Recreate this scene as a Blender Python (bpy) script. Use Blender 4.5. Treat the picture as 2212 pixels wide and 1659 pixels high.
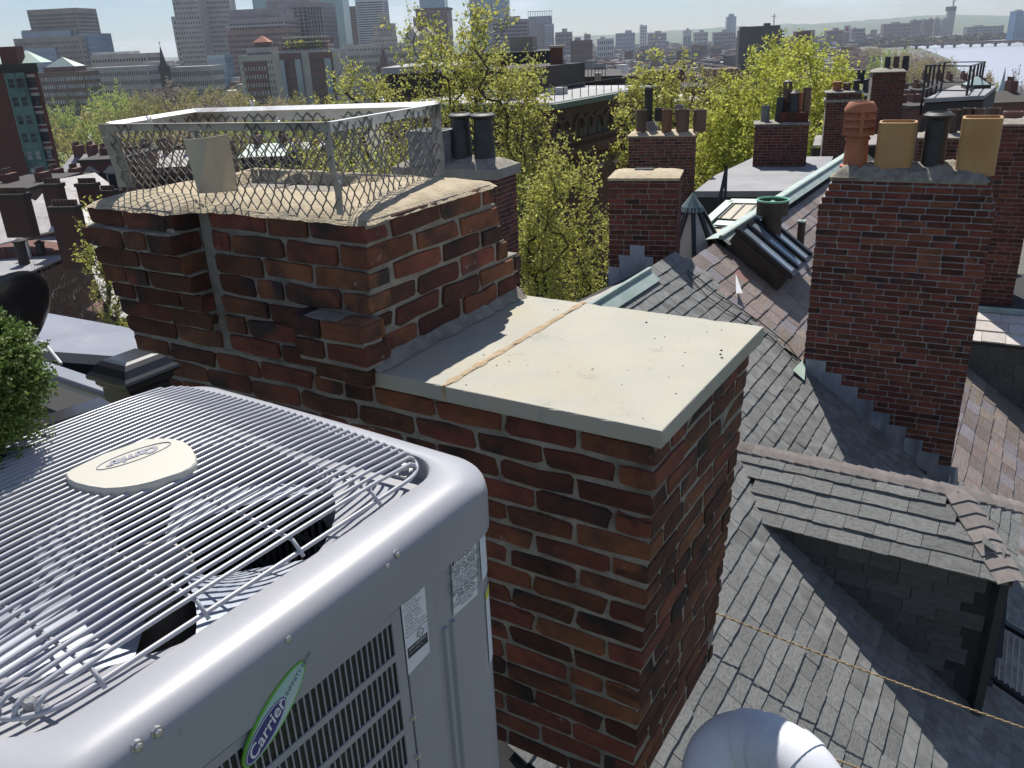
import bpy, bmesh, math, random
import numpy as np
from mathutils import Vector, Matrix, noise as mnoise

for _o in list(bpy.data.objects):
    bpy.data.objects.remove(_o)
SC = bpy.context.scene
COL = SC.collection
PI = math.pi
R = math.radians

# ------------------------------------------------------------------ camera
# world: camera at the origin, X right, Y forward, Z up (metres)
PITCH, ROLL, FOC = R(22.4), R(2.6), 1811.0
_f = Vector((0, math.cos(PITCH), -math.sin(PITCH)))
_r0 = Vector((1, 0, 0))
_u0 = _r0.cross(_f)
_r = (math.cos(ROLL) * _r0 - math.sin(ROLL) * _u0).normalized()
_u = _r.cross(_f).normalized()
cam_d = bpy.data.cameras.new('camera')
cam = bpy.data.objects.new('camera', cam_d)
COL.objects.link(cam)
m = Matrix((_r, _u, -_f)).transposed().to_4x4()
cam.matrix_world = m
cam_d.sensor_width = 36
cam_d.lens = FOC / 2212 * 36
cam_d.clip_start = 0.02
cam_d.clip_end = 40000
SC.camera = cam

# ------------------------------------------------------------------ sky, sun, exposure
SUN_AZ, SUN_EL = R(-2), R(54.5)
W = bpy.data.worlds.new('World')
SC.world = W
W.use_nodes = True
nt = W.node_tree
nt.nodes.clear()
wo = nt.nodes.new('ShaderNodeOutputWorld')
bg = nt.nodes.new('ShaderNodeBackground')
sky = nt.nodes.new('ShaderNodeTexSky')
sky.sky_type = 'NISHITA'
sky.sun_disc = False
sky.sun_elevation = SUN_EL
sky.sun_rotation = SUN_AZ
sky.air_density = 1.0
sky.dust_density = 0.0
sky.ozone_density = 4.0
bg.inputs['Strength'].default_value = 0.06
# thin broken clouds, from the view direction
tc = nt.nodes.new('ShaderNodeTexCoord')
mp = nt.nodes.new('ShaderNodeMapping')
mp.inputs['Scale'].default_value = (5.0, 5.0, 26.0)
nz = nt.nodes.new('ShaderNodeTexNoise')
nz.inputs['Scale'].default_value = 1.3
nz.inputs['Detail'].default_value = 6
nz.inputs['Roughness'].default_value = 0.55
rp = nt.nodes.new('ShaderNodeValToRGB')
rp.color_ramp.elements[0].position = 0.50
rp.color_ramp.elements[0].color = (0, 0, 0, 1)
rp.color_ramp.elements[1].position = 0.72
rp.color_ramp.elements[1].color = (0.75, 0.75, 0.75, 1)
mx = nt.nodes.new('ShaderNodeMixRGB')
mx.inputs['Color2'].default_value = (13.5, 13.3, 13.2, 1)
nt.links.new(tc.outputs['Generated'], mp.inputs['Vector'])
nt.links.new(mp.outputs['Vector'], nz.inputs['Vector'])
nt.links.new(nz.outputs['Fac'], rp.inputs['Fac'])
nt.links.new(rp.outputs['Color'], mx.inputs['Fac'])
nt.links.new(sky.outputs['Color'], mx.inputs['Color1'])
tint = nt.nodes.new('ShaderNodeMixRGB')
tint.blend_type = 'MULTIPLY'
tint.inputs[0].default_value = 1.0
tint.inputs['Color2'].default_value = (0.91, 0.975, 1.09, 1)
nt.links.new(mx.outputs['Color'], tint.inputs['Color1'])
nt.links.new(tint.outputs['Color'], bg.inputs['Color'])
nt.links.new(bg.outputs['Background'], wo.inputs['Surface'])

sun_d = bpy.data.lights.new('sun', 'SUN')
sun_d.energy = 5.0
sun_d.angle = R(0.53)
sun_d.color = (1.0, 0.95, 0.87)
sun = bpy.data.objects.new('sun', sun_d)
COL.objects.link(sun)
SUN_DIR = Vector((math.sin(SUN_AZ) * math.cos(SUN_EL), math.cos(SUN_AZ) * math.cos(SUN_EL), math.sin(SUN_EL)))
sun.rotation_euler = SUN_DIR.to_track_quat('Z', 'Y').to_euler()

SC.view_settings.view_transform = 'Standard'
SC.view_settings.look = 'None'
SC.view_settings.exposure = 0.36
SC.view_settings.gamma = 1.0
SC.view_settings.use_curve_mapping = False
SC.cycles.max_bounces = 6
SC.cycles.diffuse_bounces = 3
SC.cycles.glossy_bounces = 3
SC.cycles.transmission_bounces = 4
SC.cycles.transparent_max_bounces = 8
SC.cycles.volume_bounces = 0
SC.cycles.caustics_reflective = False
SC.cycles.caustics_refractive = False

# ------------------------------------------------------------------ picture -> place
def ray(x, y):
    """direction through a point of the photograph measured on a 2212 x 1659 copy"""
    return _f * FOC + _r * (x - 1106.0) - _u * (y - 829.5)
def at(x, y, Y):
    v = ray(x, y); return v * (Y / v.y)
def atr(x, y, d):
    return ray(x, y).normalized() * d
def onz(x, y, z):
    v = ray(x, y); return v * (z / v.z)
def onpl(x, y, P, N):
    v = ray(x, y); return v * (P.dot(N) / v.dot(N))
AZL = R(32.3)
UV = Vector((math.sin(AZL), math.cos(AZL), 0))       # along the row of houses
XV = Vector((math.cos(AZL), -math.sin(AZL), 0))      # down the roofs, to the right
def azdir(deg):
    a = R(deg); return Vector((math.sin(a), math.cos(a), 0))

# ------------------------------------------------------------------ mesh helpers
class MB:
    def __init__(s):
        s.v = []; s.f = []; s.m = []
    def add(s, vs, fs, m=0):
        o = len(s.v)
        s.v.extend([tuple(v) for v in vs])
        s.f.extend([tuple(i + o for i in f) for f in fs])
        s.m.extend([m] * len(fs))
        return s
    def box(s, x0, y0, z0, x1, y1, z1, m=0, M=None):
        vs = [Vector(c) for c in ((x0, y0, z0), (x1, y0, z0), (x1, y1, z0), (x0, y1, z0),
                                  (x0, y0, z1), (x1, y0, z1), (x1, y1, z1), (x0, y1, z1))]
        if M is not None:
            vs = [M @ v for v in vs]
        return s.add(vs, [(0, 3, 2, 1), (4, 5, 6, 7), (0, 1, 5, 4), (1, 2, 6, 5), (2, 3, 7, 6), (3, 0, 4, 7)], m)
    def bar(s, a, b, w, h, m=0, up=Vector((0, 0, 1))):
        """a box beam from a to b, w wide and h high"""
        a = Vector(a); b = Vector(b); d = (b - a)
        if d.length < 1e-6: return s
        d.normalize()
        sd = d.cross(up)
        if sd.length < 1e-4: sd = d.cross(Vector((1, 0, 0)))
        sd.normalize(); u = sd.cross(d)
        sd = sd * (w / 2); u = u * (h / 2)
        vs = [a - sd - u, a + sd - u, a + sd + u, a - sd + u, b - sd - u, b + sd - u, b + sd + u, b - sd + u]
        return s.add(vs, [(0, 1, 2, 3), (7, 6, 5, 4), (0, 4, 5, 1), (1, 5, 6, 2), (2, 6, 7, 3), (3, 7, 4, 0)], m)
    def tube(s, pts, r, n=8, m=0, closed=False, r2=None):
        pts = [Vector(p) for p in pts]
        k = len(pts); vs = []; fs = []
        ref = None
        for i, p in enumerate(pts):
            if closed:
                d = pts[(i + 1) % k] - pts[i - 1]
            else:
                d = pts[min(i + 1, k - 1)] - pts[max(i - 1, 0)]
            d.normalize()
            if ref is None:
                ref = Vector((0, 0, 1)) if abs(d.z) < 0.9 else Vector((1, 0, 0))
            sd = d.cross(ref); sd.normalize(); u = sd.cross(d); ref = u
            rr = r if r2 is None else r + (r2 - r) * i / max(1, k - 1)
            for j in range(n):
                a = 2 * PI * j / n
                vs.append(p + (sd * math.cos(a) + u * math.sin(a)) * rr)
        q = k if closed else k - 1
        for i in range(q):
            for j in range(n):
                a = i * n + j; b = i * n + (j + 1) % n
                c = ((i + 1) % k) * n + (j + 1) % n; d_ = ((i + 1) % k) * n + j
                fs.append((a, b, c, d_))
        if not closed:
            fs.append(tuple(range(n - 1, -1, -1)))
            fs.append(tuple((k - 1) * n + j for j in range(n)))
        return s.add(vs, fs, m)
    def lathe(s, prof, n=24, m=0, c=(0, 0, 0), M=None, a0=0.0):
        """prof: (radius, z) from bottom to top; open ends where radius > 0"""
        vs = []; fs = []
        for r, z in prof:
            for j in range(n):
                a = a0 + 2 * PI * j / n
                v = Vector((c[0] + r * math.cos(a), c[1] + r * math.sin(a), c[2] + z))
                vs.append(M @ v if M is not None else v)
        for i in range(len(prof) - 1):
            for j in range(n):
                fs.append((i * n + j, i * n + (j + 1) % n, (i + 1) * n + (j + 1) % n, (i + 1) * n + j))
        return s.add(vs, fs, m)
    def loft(s, loops, m=0, cap0=False, cap1=False, close=True):
        n = len(loops[0]); vs = [p for l in loops for p in l]; fs = []
        for i in range(len(loops) - 1):
            for j in range(n if close else n - 1):
                fs.append((i * n + j, i * n + (j + 1) % n, (i + 1) * n + (j + 1) % n, (i + 1) * n + j))
        if cap0: fs.append(tuple(range(n - 1, -1, -1)))
        if cap1: fs.append(tuple((len(loops) - 1) * n + j for j in range(n)))
        return s.add(vs, fs, m)
    def prism(s, poly, d, m=0):
        """poly: list of points in a plane (counter-clockwise seen from +d); d: thickness vector"""
        d = Vector(d); p = [Vector(q) for q in poly]; n = len(p)
        vs = p + [q + d for q in p]
        fs = [tuple(range(n - 1, -1, -1)), tuple(range(n, 2 * n))]
        fs += [(i, (i + 1) % n, n + (i + 1) % n, n + i) for i in range(n)]
        return s.add(vs, fs, m)
    def quad(s, a, b, c, d, m=0):
        return s.add([a, b, c, d], [(0, 1, 2, 3)], m)
    def cyl(s, a, b, r, n=12, m=0, r2=None):
        return s.tube([a, b], r, n, m, r2=r2)
    def mesh(s, name, mats, smooth=False):
        me = bpy.data.meshes.new(name)
        me.from_pydata(s.v, [], s.f)
        for mt in (mats if isinstance(mats, (list, tuple)) else [mats]):
            me.materials.append(mt)
        if any(s.m):
            me.polygons.foreach_set('material_index', s.m)
        if smooth:
            me.polygons.foreach_set('use_smooth', [True] * len(s.f))
            if smooth != 'all':
                try: me.set_sharp_from_angle(angle=R(35))
                except Exception: pass
        me.update()
        return me
    def build(s, name, mats, parent=None, smooth=False, label=None, kind=None, M=None):
        return link(name, s.mesh(name, mats, smooth), parent, label, kind, M)

def link(name, me, parent=None, label=None, kind=None, M=None):
    o = bpy.data.objects.new(name, me)
    COL.objects.link(o)
    if parent is not None: o.parent = parent
    if M is not None: o.matrix_local = M
    if label: o['label'] = label
    if kind: o['kind'] = kind
    return o

def tag(o, label, cat, group=None):
    o['label'] = label; o['category'] = cat
    if group: o['group'] = group
    return o
def thing(name, label, cat, loc=(0, 0, 0), rz=0.0, group=None):
    o = bpy.data.objects.new(name, None)
    o.empty_display_size = 0.1
    COL.objects.link(o)
    o.location = loc; o.rotation_euler = (0, 0, rz)
    return tag(o, label, cat, group)
def local(o):
    """world -> local matrix of a thing standing upright"""
    return (Matrix.Translation(o.location) @ o.rotation_euler.to_matrix().to_4x4()).inverted()
KIDS = {}
def copy_tree(o, parent=None, depth=0):
    c = o.copy(); COL.objects.link(c)
    c.parent = parent
    for ch in list(o.children):
        copy_tree(ch, c, depth + 1)
    return c

def text_mesh(body, size, shear=0.0, extrude=0.0, bold=0.0, align='LEFT', space=1.0):
    cu = bpy.data.curves.new('txt', 'FONT')
    cu.body = body; cu.size = size; cu.shear = shear; cu.extrude = extrude; cu.offset = bold
    cu.align_x = align; cu.resolution_u = 3; cu.space_line = space
    ob = bpy.data.objects.new('txt', cu); COL.objects.link(ob)
    dg = bpy.context.evaluated_depsgraph_get()
    me = bpy.data.meshes.new_from_object(ob.evaluated_get(dg))
    bpy.data.objects.remove(ob); bpy.data.curves.remove(cu)
    return me
def text(name, body, size, mat, parent, M, label=None, **kw):
    me = text_mesh(body, size, **kw)
    me.materials.clear(); me.materials.append(mat)
    return link(name, me, parent, label, None, M)

# ------------------------------------------------------------------ materials
def _n(t, kind, **kw):
    n = t.nodes.new(kind)
    for k, v in kw.items():
        n.inputs[k].default_value = v
    return n
def mat(name, c1, c2=None, rough=0.7, metal=0.0, scale=4.0, detail=5.0, bump=0.0, bscale=None, rnd=0.0, c3=None, s3=0.7, t3=(0.55, 0.7),
        coat=0.0, stretch=None, spec=0.5, hue=0.0, lo=0.35, hi=0.65, c4=None, s4=12.0, t4=(0.6, 0.68), transl=0.0, bdist=0.01):
    """principled material: c1..c2 by noise, patches of c3 and c4, per-piece value shift rnd, bump"""
    M_ = bpy.data.materials.new(name); M_.use_nodes = True
    t = M_.node_tree; t.nodes.clear()
    out = _n(t, 'ShaderNodeOutputMaterial')
    b = _n(t, 'ShaderNodeBsdfPrincipled')
    b.inputs['Roughness'].default_value = rough
    b.inputs['Metallic'].default_value = metal
    b.inputs['Specular IOR Level'].default_value = spec
    if coat:
        b.inputs['Coat Weight'].default_value = coat
        b.inputs['Coat Roughness'].default_value = 0.12
    L = t.links.new
    L(b.outputs[0], out.inputs[0])
    tcn = _n(t, 'ShaderNodeTexCoord')
    vec = tcn.outputs['Object']
    oi = _n(t, 'ShaderNodeObjectInfo'); ge = _n(t, 'ShaderNodeNewGeometry')
    sm = _n(t, 'ShaderNodeMath'); sm.operation = 'ADD'
    L(oi.outputs['Random'], sm.inputs[0]); L(ge.outputs['Random Per Island'], sm.inputs[1])
    fr = _n(t, 'ShaderNodeMath'); fr.operation = 'FRACT'
    L(sm.outputs[0], fr.inputs[0]); RV = fr.outputs[0]
    if rnd or hue:
        ad = _n(t, 'ShaderNodeVectorMath'); ad.operation = 'ADD'
        ml = _n(t, 'ShaderNodeMath'); ml.operation = 'MULTIPLY'; ml.inputs[1].default_value = 57.3
        L(RV, ml.inputs[0]); L(vec, ad.inputs[0]); L(ml.outputs[0], ad.inputs[1]); vec = ad.outputs[0]
    if stretch:
        mp_ = _n(t, 'ShaderNodeMapping'); mp_.inputs['Scale'].default_value = stretch
        L(vec, mp_.inputs[0]); vec = mp_.outputs[0]
    col = None
    def rgb(c): return (c[0], c[1], c[2], 1)
    def noise_fac(sc, a, bb, det=detail):
        nn = _n(t, 'ShaderNodeTexNoise', Scale=sc, Detail=det, Roughness=0.6); L(vec, nn.inputs['Vector'])
        mr = _n(t, 'ShaderNodeMapRange'); mr.inputs[1].default_value = a; mr.inputs[2].default_value = bb
        L(nn.outputs['Fac'], mr.inputs[0]); return mr.outputs[0]
    if c2 is not None:
        mxn = _n(t, 'ShaderNodeMixRGB'); mxn.inputs[1].default_value = rgb(c1); mxn.inputs[2].default_value = rgb(c2)
        L(noise_fac(scale, lo, hi), mxn.inputs[0]); col = mxn.outputs[0]
    for cc, ss, tt in ((c3, s3, t3), (c4, s4, t4)):
        if cc is None: continue
        mxn = _n(t, 'ShaderNodeMixRGB'); mxn.inputs[2].default_value = rgb(cc)
        if col is None: mxn.inputs[1].default_value = rgb(c1)
        else: L(col, mxn.inputs[1])
        L(noise_fac(ss, tt[0], tt[1]), mxn.inputs[0]); col = mxn.outputs[0]
    if rnd or hue:
        hs = _n(t, 'ShaderNodeHueSaturation')
        if col is None: hs.inputs['Color'].default_value = rgb(c1)
        else: L(col, hs.inputs['Color'])
        mr = _n(t, 'ShaderNodeMapRange'); mr.inputs[3].default_value = 1 - rnd; mr.inputs[4].default_value = 1 + rnd
        L(RV, mr.inputs[0]); L(mr.outputs[0], hs.inputs['Value'])
        if hue:
            m7 = _n(t, 'ShaderNodeMath'); m7.operation = 'MULTIPLY'; m7.inputs[1].default_value = 7.13
            f7 = _n(t, 'ShaderNodeMath'); f7.operation = 'FRACT'
            L(RV, m7.inputs[0]); L(m7.outputs[0], f7.inputs[0])
            m8 = _n(t, 'ShaderNodeMapRange'); m8.inputs[3].default_value = 0.5 - hue; m8.inputs[4].default_value = 0.5 + hue
            L(f7.outputs[0], m8.inputs[0]); L(m8.outputs[0], hs.inputs['Hue'])
        col = hs.outputs[0]
    if col is None: b.inputs['Base Color'].default_value = rgb(c1)
    else: L(col, b.inputs['Base Color'])
    if transl:
        tl = _n(t, 'ShaderNodeBsdfTranslucent'); ms = _n(t, 'ShaderNodeMixShader'); ms.inputs[0].default_value = transl
        if col is None: tl.inputs['Color'].default_value = rgb(c1)
        else: L(col, tl.inputs['Color'])
        L(b.outputs[0], ms.inputs[1]); L(tl.outputs[0], ms.inputs[2]); L(ms.outputs[0], out.inputs[0])
    if bump:
        nn = _n(t, 'ShaderNodeTexNoise', Scale=(bscale or scale * 6), Detail=4.0, Roughness=0.6); L(vec, nn.inputs['Vector'])
        bp = _n(t, 'ShaderNodeBump', Strength=bump, Distance=bdist); L(nn.outputs['Fac'], bp.inputs['Height'])
        L(bp.outputs[0], b.inputs['Normal'])
    return M_

M = {}
M['brick'] = mat('old_brick', (0.085, 0.029, 0.017), (0.165, 0.056, 0.028), rough=0.9, scale=9, bump=0.8, bscale=60, rnd=0.48, hue=0.012,
                 c3=(0.026, 0.018, 0.016), s3=4.0, t3=(0.50, 0.66), c4=(0.25, 0.22, 0.185), s4=26.0, t4=(0.67, 0.78), bdist=0.008)
M['brick_red'] = mat('red_brick', (0.095, 0.028, 0.018), (0.175, 0.054, 0.031), rough=0.85, scale=6, bump=0.4, bscale=60, rnd=0.5, hue=0.012,
                     c3=(0.045, 0.022, 0.022), s3=4.0, t3=(0.56, 0.66), bdist=0.006)
M['brick_dim'] = mat('weathered_brick', (0.085, 0.024, 0.018), (0.14, 0.038, 0.026), rough=0.9, scale=5, bump=0.3, bscale=60, rnd=0.4, hue=0.01,
                     c3=(0.04, 0.022, 0.02), s3=3.0, t3=(0.55, 0.68), bdist=0.006)
M['mortar'] = mat('grey_mortar', (0.21, 0.19, 0.16), (0.33, 0.305, 0.26), rough=0.95, scale=14, bump=1.0, bscale=110, c3=(0.13, 0.115, 0.10), s3=5, t3=(0.55, 0.72), bdist=0.006)
M['mortar2'] = mat('pale_mortar', (0.27, 0.265, 0.265), (0.36, 0.35, 0.35), rough=0.95, scale=6, bump=0.6, bscale=60, bdist=0.006)
M['mortar3'] = mat('dull_mortar', (0.20, 0.18, 0.16), (0.27, 0.25, 0.23), rough=0.95, scale=6)
M['wash'] = mat('sandy_mortar_wash', (0.40, 0.33, 0.225), (0.52, 0.44, 0.31), rough=0.95, scale=16, bump=1.0, bscale=90, c3=(0.27, 0.24, 0.19), s3=5, t3=(0.56, 0.72), bdist=0.008)
M['stone'] = mat('bluestone_coping', (0.41, 0.395, 0.325), (0.36, 0.355, 0.305), rough=0.8, scale=3, bump=0.35, bscale=160, c3=(0.40, 0.355, 0.26), s3=2.2, t3=(0.5, 0.72),
                 c4=(0.26, 0.245, 0.21), s4=6, t4=(0.60, 0.78), bdist=0.003)
M['joint'] = mat('tan_joint_mortar', (0.34, 0.25, 0.145), (0.47, 0.37, 0.25), rough=0.95, scale=20, bump=0.8, bscale=120, bdist=0.005)
# ------------------------------------------------------------------ bricks
RB = random.Random(7)
def ragged_brick(L, H, D, rng, jit=0.004):
    """one old brick: front at y=0 looking to -y, rounded ragged edge, centre of the front at the origin"""
    hx, hz = L / 2, H / 2
    c = min(0.010, hz * 0.25)
    pts = [(-hx + c, -hz), (0, -hz), (hx - c, -hz), (hx, -hz + c), (hx, hz - c), (hx - c, hz), (0, hz), (-hx + c, hz), (-hx, hz - c), (-hx, -hz + c)]
    pts = [(x + rng.uniform(-jit, jit), z + rng.uniform(-jit, jit) * 0.8) for x, z in pts]
    b = MB()
    f0 = rng.uniform(-0.002, 0.002)
    fr = [(x * (1 - 0.006 / L), f0 + rng.uniform(-.001, .001), z * (1 - 0.006 / H)) for x, z in pts]
    e = [(x, 0.004, z) for x, z in pts]
    bk = [(x, D, z) for x, z in pts]
    b.loft([fr, e, bk], cap0=True)
    # orient outwards
    b.f = [tuple(reversed(f)) for f in b.f]
    return b
BR_L = {}
def brick_variants(key, L, H, D, mats, n=6, jit=0.004):
    rng = random.Random(hash(key) % 1000 if not isinstance(key, str) else sum(map(ord, key)))
    BR_L[key] = [ragged_brick(L, H, D, rng, jit).mesh('brick', mats) for _ in range(n)]
def lay(bricks, parent, key, limit=300, stuff_name='further_bricks'):
    """bricks: (priority, front-centre, angle about z, length scale, roll); the first ones become parts, the rest one joined part"""
    bricks = sorted(bricks, key=lambda q: q[0])
    rest = MB()
    mt = None
    for i, (p, c, rz, sx, roll) in enumerate(bricks):
        me = BR_L[key][RB.randrange(len(BR_L[key]))]
        mt = me.materials[0]
        Mx = Matrix.Translation(c) @ Matrix.Rotation(rz, 4, 'Z') @ Matrix.Rotation(roll, 4, 'Y') @ Matrix.Diagonal((sx, 1, 1, 1))
        if i < limit:
            o = bpy.data.objects.new('brick', me); COL.objects.link(o); o.parent = parent; o.matrix_local = Mx
        else:
            rest.add([Mx @ v.co for v in me.vertices], [tuple(pp.vertices) for pp in me.polygons])
    if rest.v:
        rest.build(stuff_name, mt, parent, kind='stuff')
def course(xs, xe, Lb, joint, start, rng, var=0.08):
    """split a run into bricks: list of (centre, length)"""
    out = []; x = xs - start
    while x < xe - 0.02:
        l = Lb * rng.uniform(1 - var, 1 + var)
        if rng.random() < 0.10: l = Lb * 0.5
        a, b = max(x, xs), min(x + l, xe)
        if xe - (x + l) < Lb * 0.22: b = xe; 
        if b - a > 0.03: out.append(((a + b) / 2, b - a))
        if b == xe: break
        x += l + joint
    return out

def rough_core(name, boxes, mt, parent, step=0.03, amp=0.004):
    """mortar body: boxes as finely divided faces with a rough skin"""
    b = MB()
    for (x0, y0, z0, x1, y1, z1) in boxes:
        b.box(x0, y0, z0, x1, y1, z1)
    return b.build(name, mt, parent)

# ------------------------------------------------------------------ the near chimney with its bluestone coping
FC = onz(1430.5, 931.4, -1.05)
RZL = -AZL
ch = thing('brick_chimney', 'near wide old brick chimney with pale stone coping beside its taller crumbling stack', 'chimney', FC, RZL)
CH, CJ = 0.0848, 0.0165             # course height, joint
brick_variants('near', 0.2, 0.0685, 0.11, [M['brick']], n=16, jit=0.0068)
bl = []
rng = random.Random(11)
NC = 17
LBK = 0.255
CU = 0.0815
def xr(z): return -0.026 + 0.038 * min(0, z)          # the right edge leans in as it goes down
def yb(z): return 0.965 + 0.055 * min(0, z)           # back edge of the right face
for k in range(NC):
    z = -0.062 - CH * (k + 0.5)
    X1, Y1 = xr(z), yb(z)
    odd = k % 2
    xs = -2.44 if k < 4 else -1.62
    first = 0.25 if not odd else 0.118
    first *= rng.uniform(.95, 1.05)
    # corner brick seen on the front
    bl.append((k * .3, (X1 - first / 2, 0.03 - rng.uniform(0, .004), z), 0, first / 0.2, rng.uniform(-.01, .01)))
    for c, l in course(-(X1 - first - CJ), -xs, LBK, CJ, 0, rng):
        vis = k * .3 + (3 if c > 1.0 and k > 3 else 0) + max(0, c - .9) * (2 if k > 3 else .3)
        bl.append((vis, (-c, 0.03 - rng.uniform(0, .005), z + rng.uniform(-.003, .003)), 0, l / 0.2, rng.uniform(-.012, .012)))
    first = 0.25 if odd else 0.118
    ys = 0.03
    if odd:
        bl.append((k * .3, (X1 + rng.uniform(0, .004), ys + first / 2, z), PI / 2, first / 0.2, 0))
    ys += first + CJ
    if not odd: ys = 0.03 + 0.115 + CJ
    for c, l in course(ys, Y1, LBK, CJ, rng.choice((0, 0, .1)), rng):
        bl.append((k * .3, (X1 + rng.uniform(-.004, .003), c, z + rng.uniform(-.003, .003)), PI / 2, l / 0.2, rng.uniform(-.012, .012)))
# taller stack: recessed middle, pier on the left, toothed right edge
yend = [1.0, .99, 1.02, .91, .87, .84, .81]
pier_p = [0.0, 0.02, .045, .075, .10, .125, .10]
for k in range(7):
    z = -0.055 + CU * (k + 0.5)
    XR = -1.082 + 0.004 * k
    # right-hand face
    fl = 0.25 if k % 2 else 0.12
    y0 = 0.03
    if k % 2:
        bl.append((.5, (XR, y0 + fl / 2, z), PI / 2, fl / .2, 0))
    y = y0 + (fl if k % 2 else 0.115) + CJ * 1.2
    for c, l in course(y, yend[k], LBK, CJ * 1.3, 0, rng):
        bl.append((.6, (XR + rng.uniform(0.001, .009), c, z + rng.uniform(-.004, .004)), PI / 2, l / .2, rng.uniform(-.015, .015)))
    # front, between groove and corner
    fl = 0.25 if not k % 2 else 0.12
    bl.append((.5, (XR - fl / 2, 0.03 - rng.uniform(0, .004), z), 0, fl / .2, 0))
    for c, l in course(-(XR - fl - CJ), 1.82, LBK, CJ * 1.3, rng.choice((0, .05)), rng):
        bl.append((.7, (-c, 0.032 - rng.uniform(0, .008), z + rng.uniform(-.004, .004)), 0, l / .2, rng.uniform(-.02, .02)))
    # pier
    p = pier_p[k]
    xe = -1.875 - 0.004 * k
    for c, l in course(-xe, 2.47 - 0.010 * k + rng.uniform(-.015, .015), LBK, CJ, rng.choice((0, .1)), rng):
        bl.append((.7, (-c, 0.029 - p - rng.uniform(0, .005), z), 0, l / .2, rng.uniform(-.012, .012)))
    if p > 0.02:
        bl.append((.7, (xe + 0.003, 0.03 - p + 0.065, z), PI / 2, 0.13 / .2, 0))
# the two toothed courses left of the coping
for k, w_ in ((1, .0), (2, .004)):
    z = -0.055 + CU * (k + 0.5) + .003
    bl.append((.1, (-1.30 - w_, -0.058, z), 0.04, .125 / .2, .02))
    bl.append((.1, (-1.135 - w_, -0.050 - .014 * (k - 1), z), -0.03, .185 / .2, -.02))
    bl.append((.1, (-1.045 - w_, -0.050 - .014 * (k - 1) + .065, z), PI / 2 - .03, .13 / .2, 0))
bl.append((.1, (-1.19, -0.03, -0.055 + CU * .5), 0.0, .25 / .2, .01))
bl.append((.1, (-1.065, 0.02, -0.055 + CU * .5), PI / 2, .10 / .2, .01))
lay(bl, ch, 'near', 300)
b = MB()
for k in range(NC):                                   # mortar body, stepped with the lean
    z = -0.062 - CH * (k + 0.5)
    b.box(-2.45, 0.0345, z - CH / 2, xr(z) - 0.0045, yb(z) - .006, z + CH / 2 + (.008 if k == 0 else 0))
for k in range(7):
    z = -0.055 + CU * (k + 0.5)
    b.box(-1.885, 0.0385, z - CU / 2, -1.086 + .004 * k, yend[k] - .008, z + CU / 2)
    b.box(-2.45 + .010 * k, 0.034 - pier_p[k], z - CU / 2, -1.880 - .004 * k, yend[k] - .05, z + CU / 2)
b.box(-1.36, -0.045, 0.02, -1.052, 0.05, 0.186)
b.box(-1.30, -0.022, -.055, -1.072, 0.05, 0.02)
b.build('mortar', M['mortar'], ch)
# mortar fillet at the foot of the taller stack and smears in the groove
b = MB()
prof = [(-1.095, .02), (-1.062, .012), (-1.02, .004)]
n = 26; vs = []; fs = []
for i in range(n):
    y = -0.005 + (1.0) * i / (n - 1); j = rng.uniform(-.008, .008)
    vs += [(-1.10, y, .045 + j), (-1.068 + j, y, .03 + j), (-1.05 + j * 1.3, y, .008), (-1.036 + j * 1.6, y, .0015)]
for i in range(n - 1):
    for q in range(3):
        fs.append((i * 4 + q, i * 4 + q + 1, i * 4 + 5 + q, i * 4 + 4 + q))
b.add(vs, [tuple(reversed(f)) for f in fs])
b.build('mortar_fillet', M['mortar'], ch, smooth='all')
# coping stones
def stone(x0, x1, y0, y1, z0, z1, name):
    """a sawn slab with slightly worn, chipped arrises"""
    b = MB(); rg = random.Random(int(abs(x0) * 1000)); per = []
    nx, ny = int((x1 - x0) / .025), int((y1 - y0) / .025)
    per += [(x0 + (x1 - x0) * i / nx, y0, 0, 1) for i in range(nx)] + [(x1, y0 + (y1 - y0) * i / ny, -1, 0) for i in range(ny)]
    per += [(x1 - (x1 - x0) * i / nx, y1, 0, -1) for i in range(nx)] + [(x0, y1 - (y1 - y0) * i / ny, 1, 0) for i in range(ny)]
    chip = [abs(rg.gauss(0, .0012)) + (rg.uniform(.003, .007) if rg.random() < .05 else 0) for _ in per]
    loops = []
    for z, i_, kk in ((z0, .003, 0), (z0 + .003, 0, 0), (z1 - .005, 0, .35), (z1 - .0012, .0012, .9), (z1, .004, 1.0)):
        loops.append([(x + nx_ * (i_ + c_ * kk), y + ny_ * (i_ + c_ * kk), z - c_ * kk * .25) for (x, y, nx_, ny_), c_ in zip(per, chip)])
    b.loft(loops, cap0=True, cap1=True)
    return b.build(name, M['stone'], ch)
stone(-0.757, 0.0, 0.0, 1.02, -.057, 0, 'coping_stone')
stone(-1.20, -0.773, 0.004, 1.025, -.058, -.001, 'coping_stone')
b = MB()
b.box(-0.773, 0.002, -.056, -0.757, 1.022, -.0015)
n = 40; vs = []; fs = []
for i in range(n):
    y = 0.0 + 1.022 * i / (n - 1)
    w = .012 + rng.uniform(-.004, .009)
    vs += [(-.765 - w, y, .0012), (-.765 - w * .5, y, .003 + rng.uniform(0, .002)), (-.765 + w * .5, y, .003 + rng.uniform(0, .002)), (-.765 + w * .9, y, .0012)]
for i in range(n - 1):
    for q in range(3): fs.append((i * 4 + q, i * 4 + q + 1, i * 4 + 5 + q, i * 4 + 4 + q))
b.add(vs, fs)
b.build('joint_mortar', M['joint'], ch)
M['speck'] = mat('dark_speck', (0.03, 0.025, 0.02), rough=0.9)
b = MB()
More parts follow.
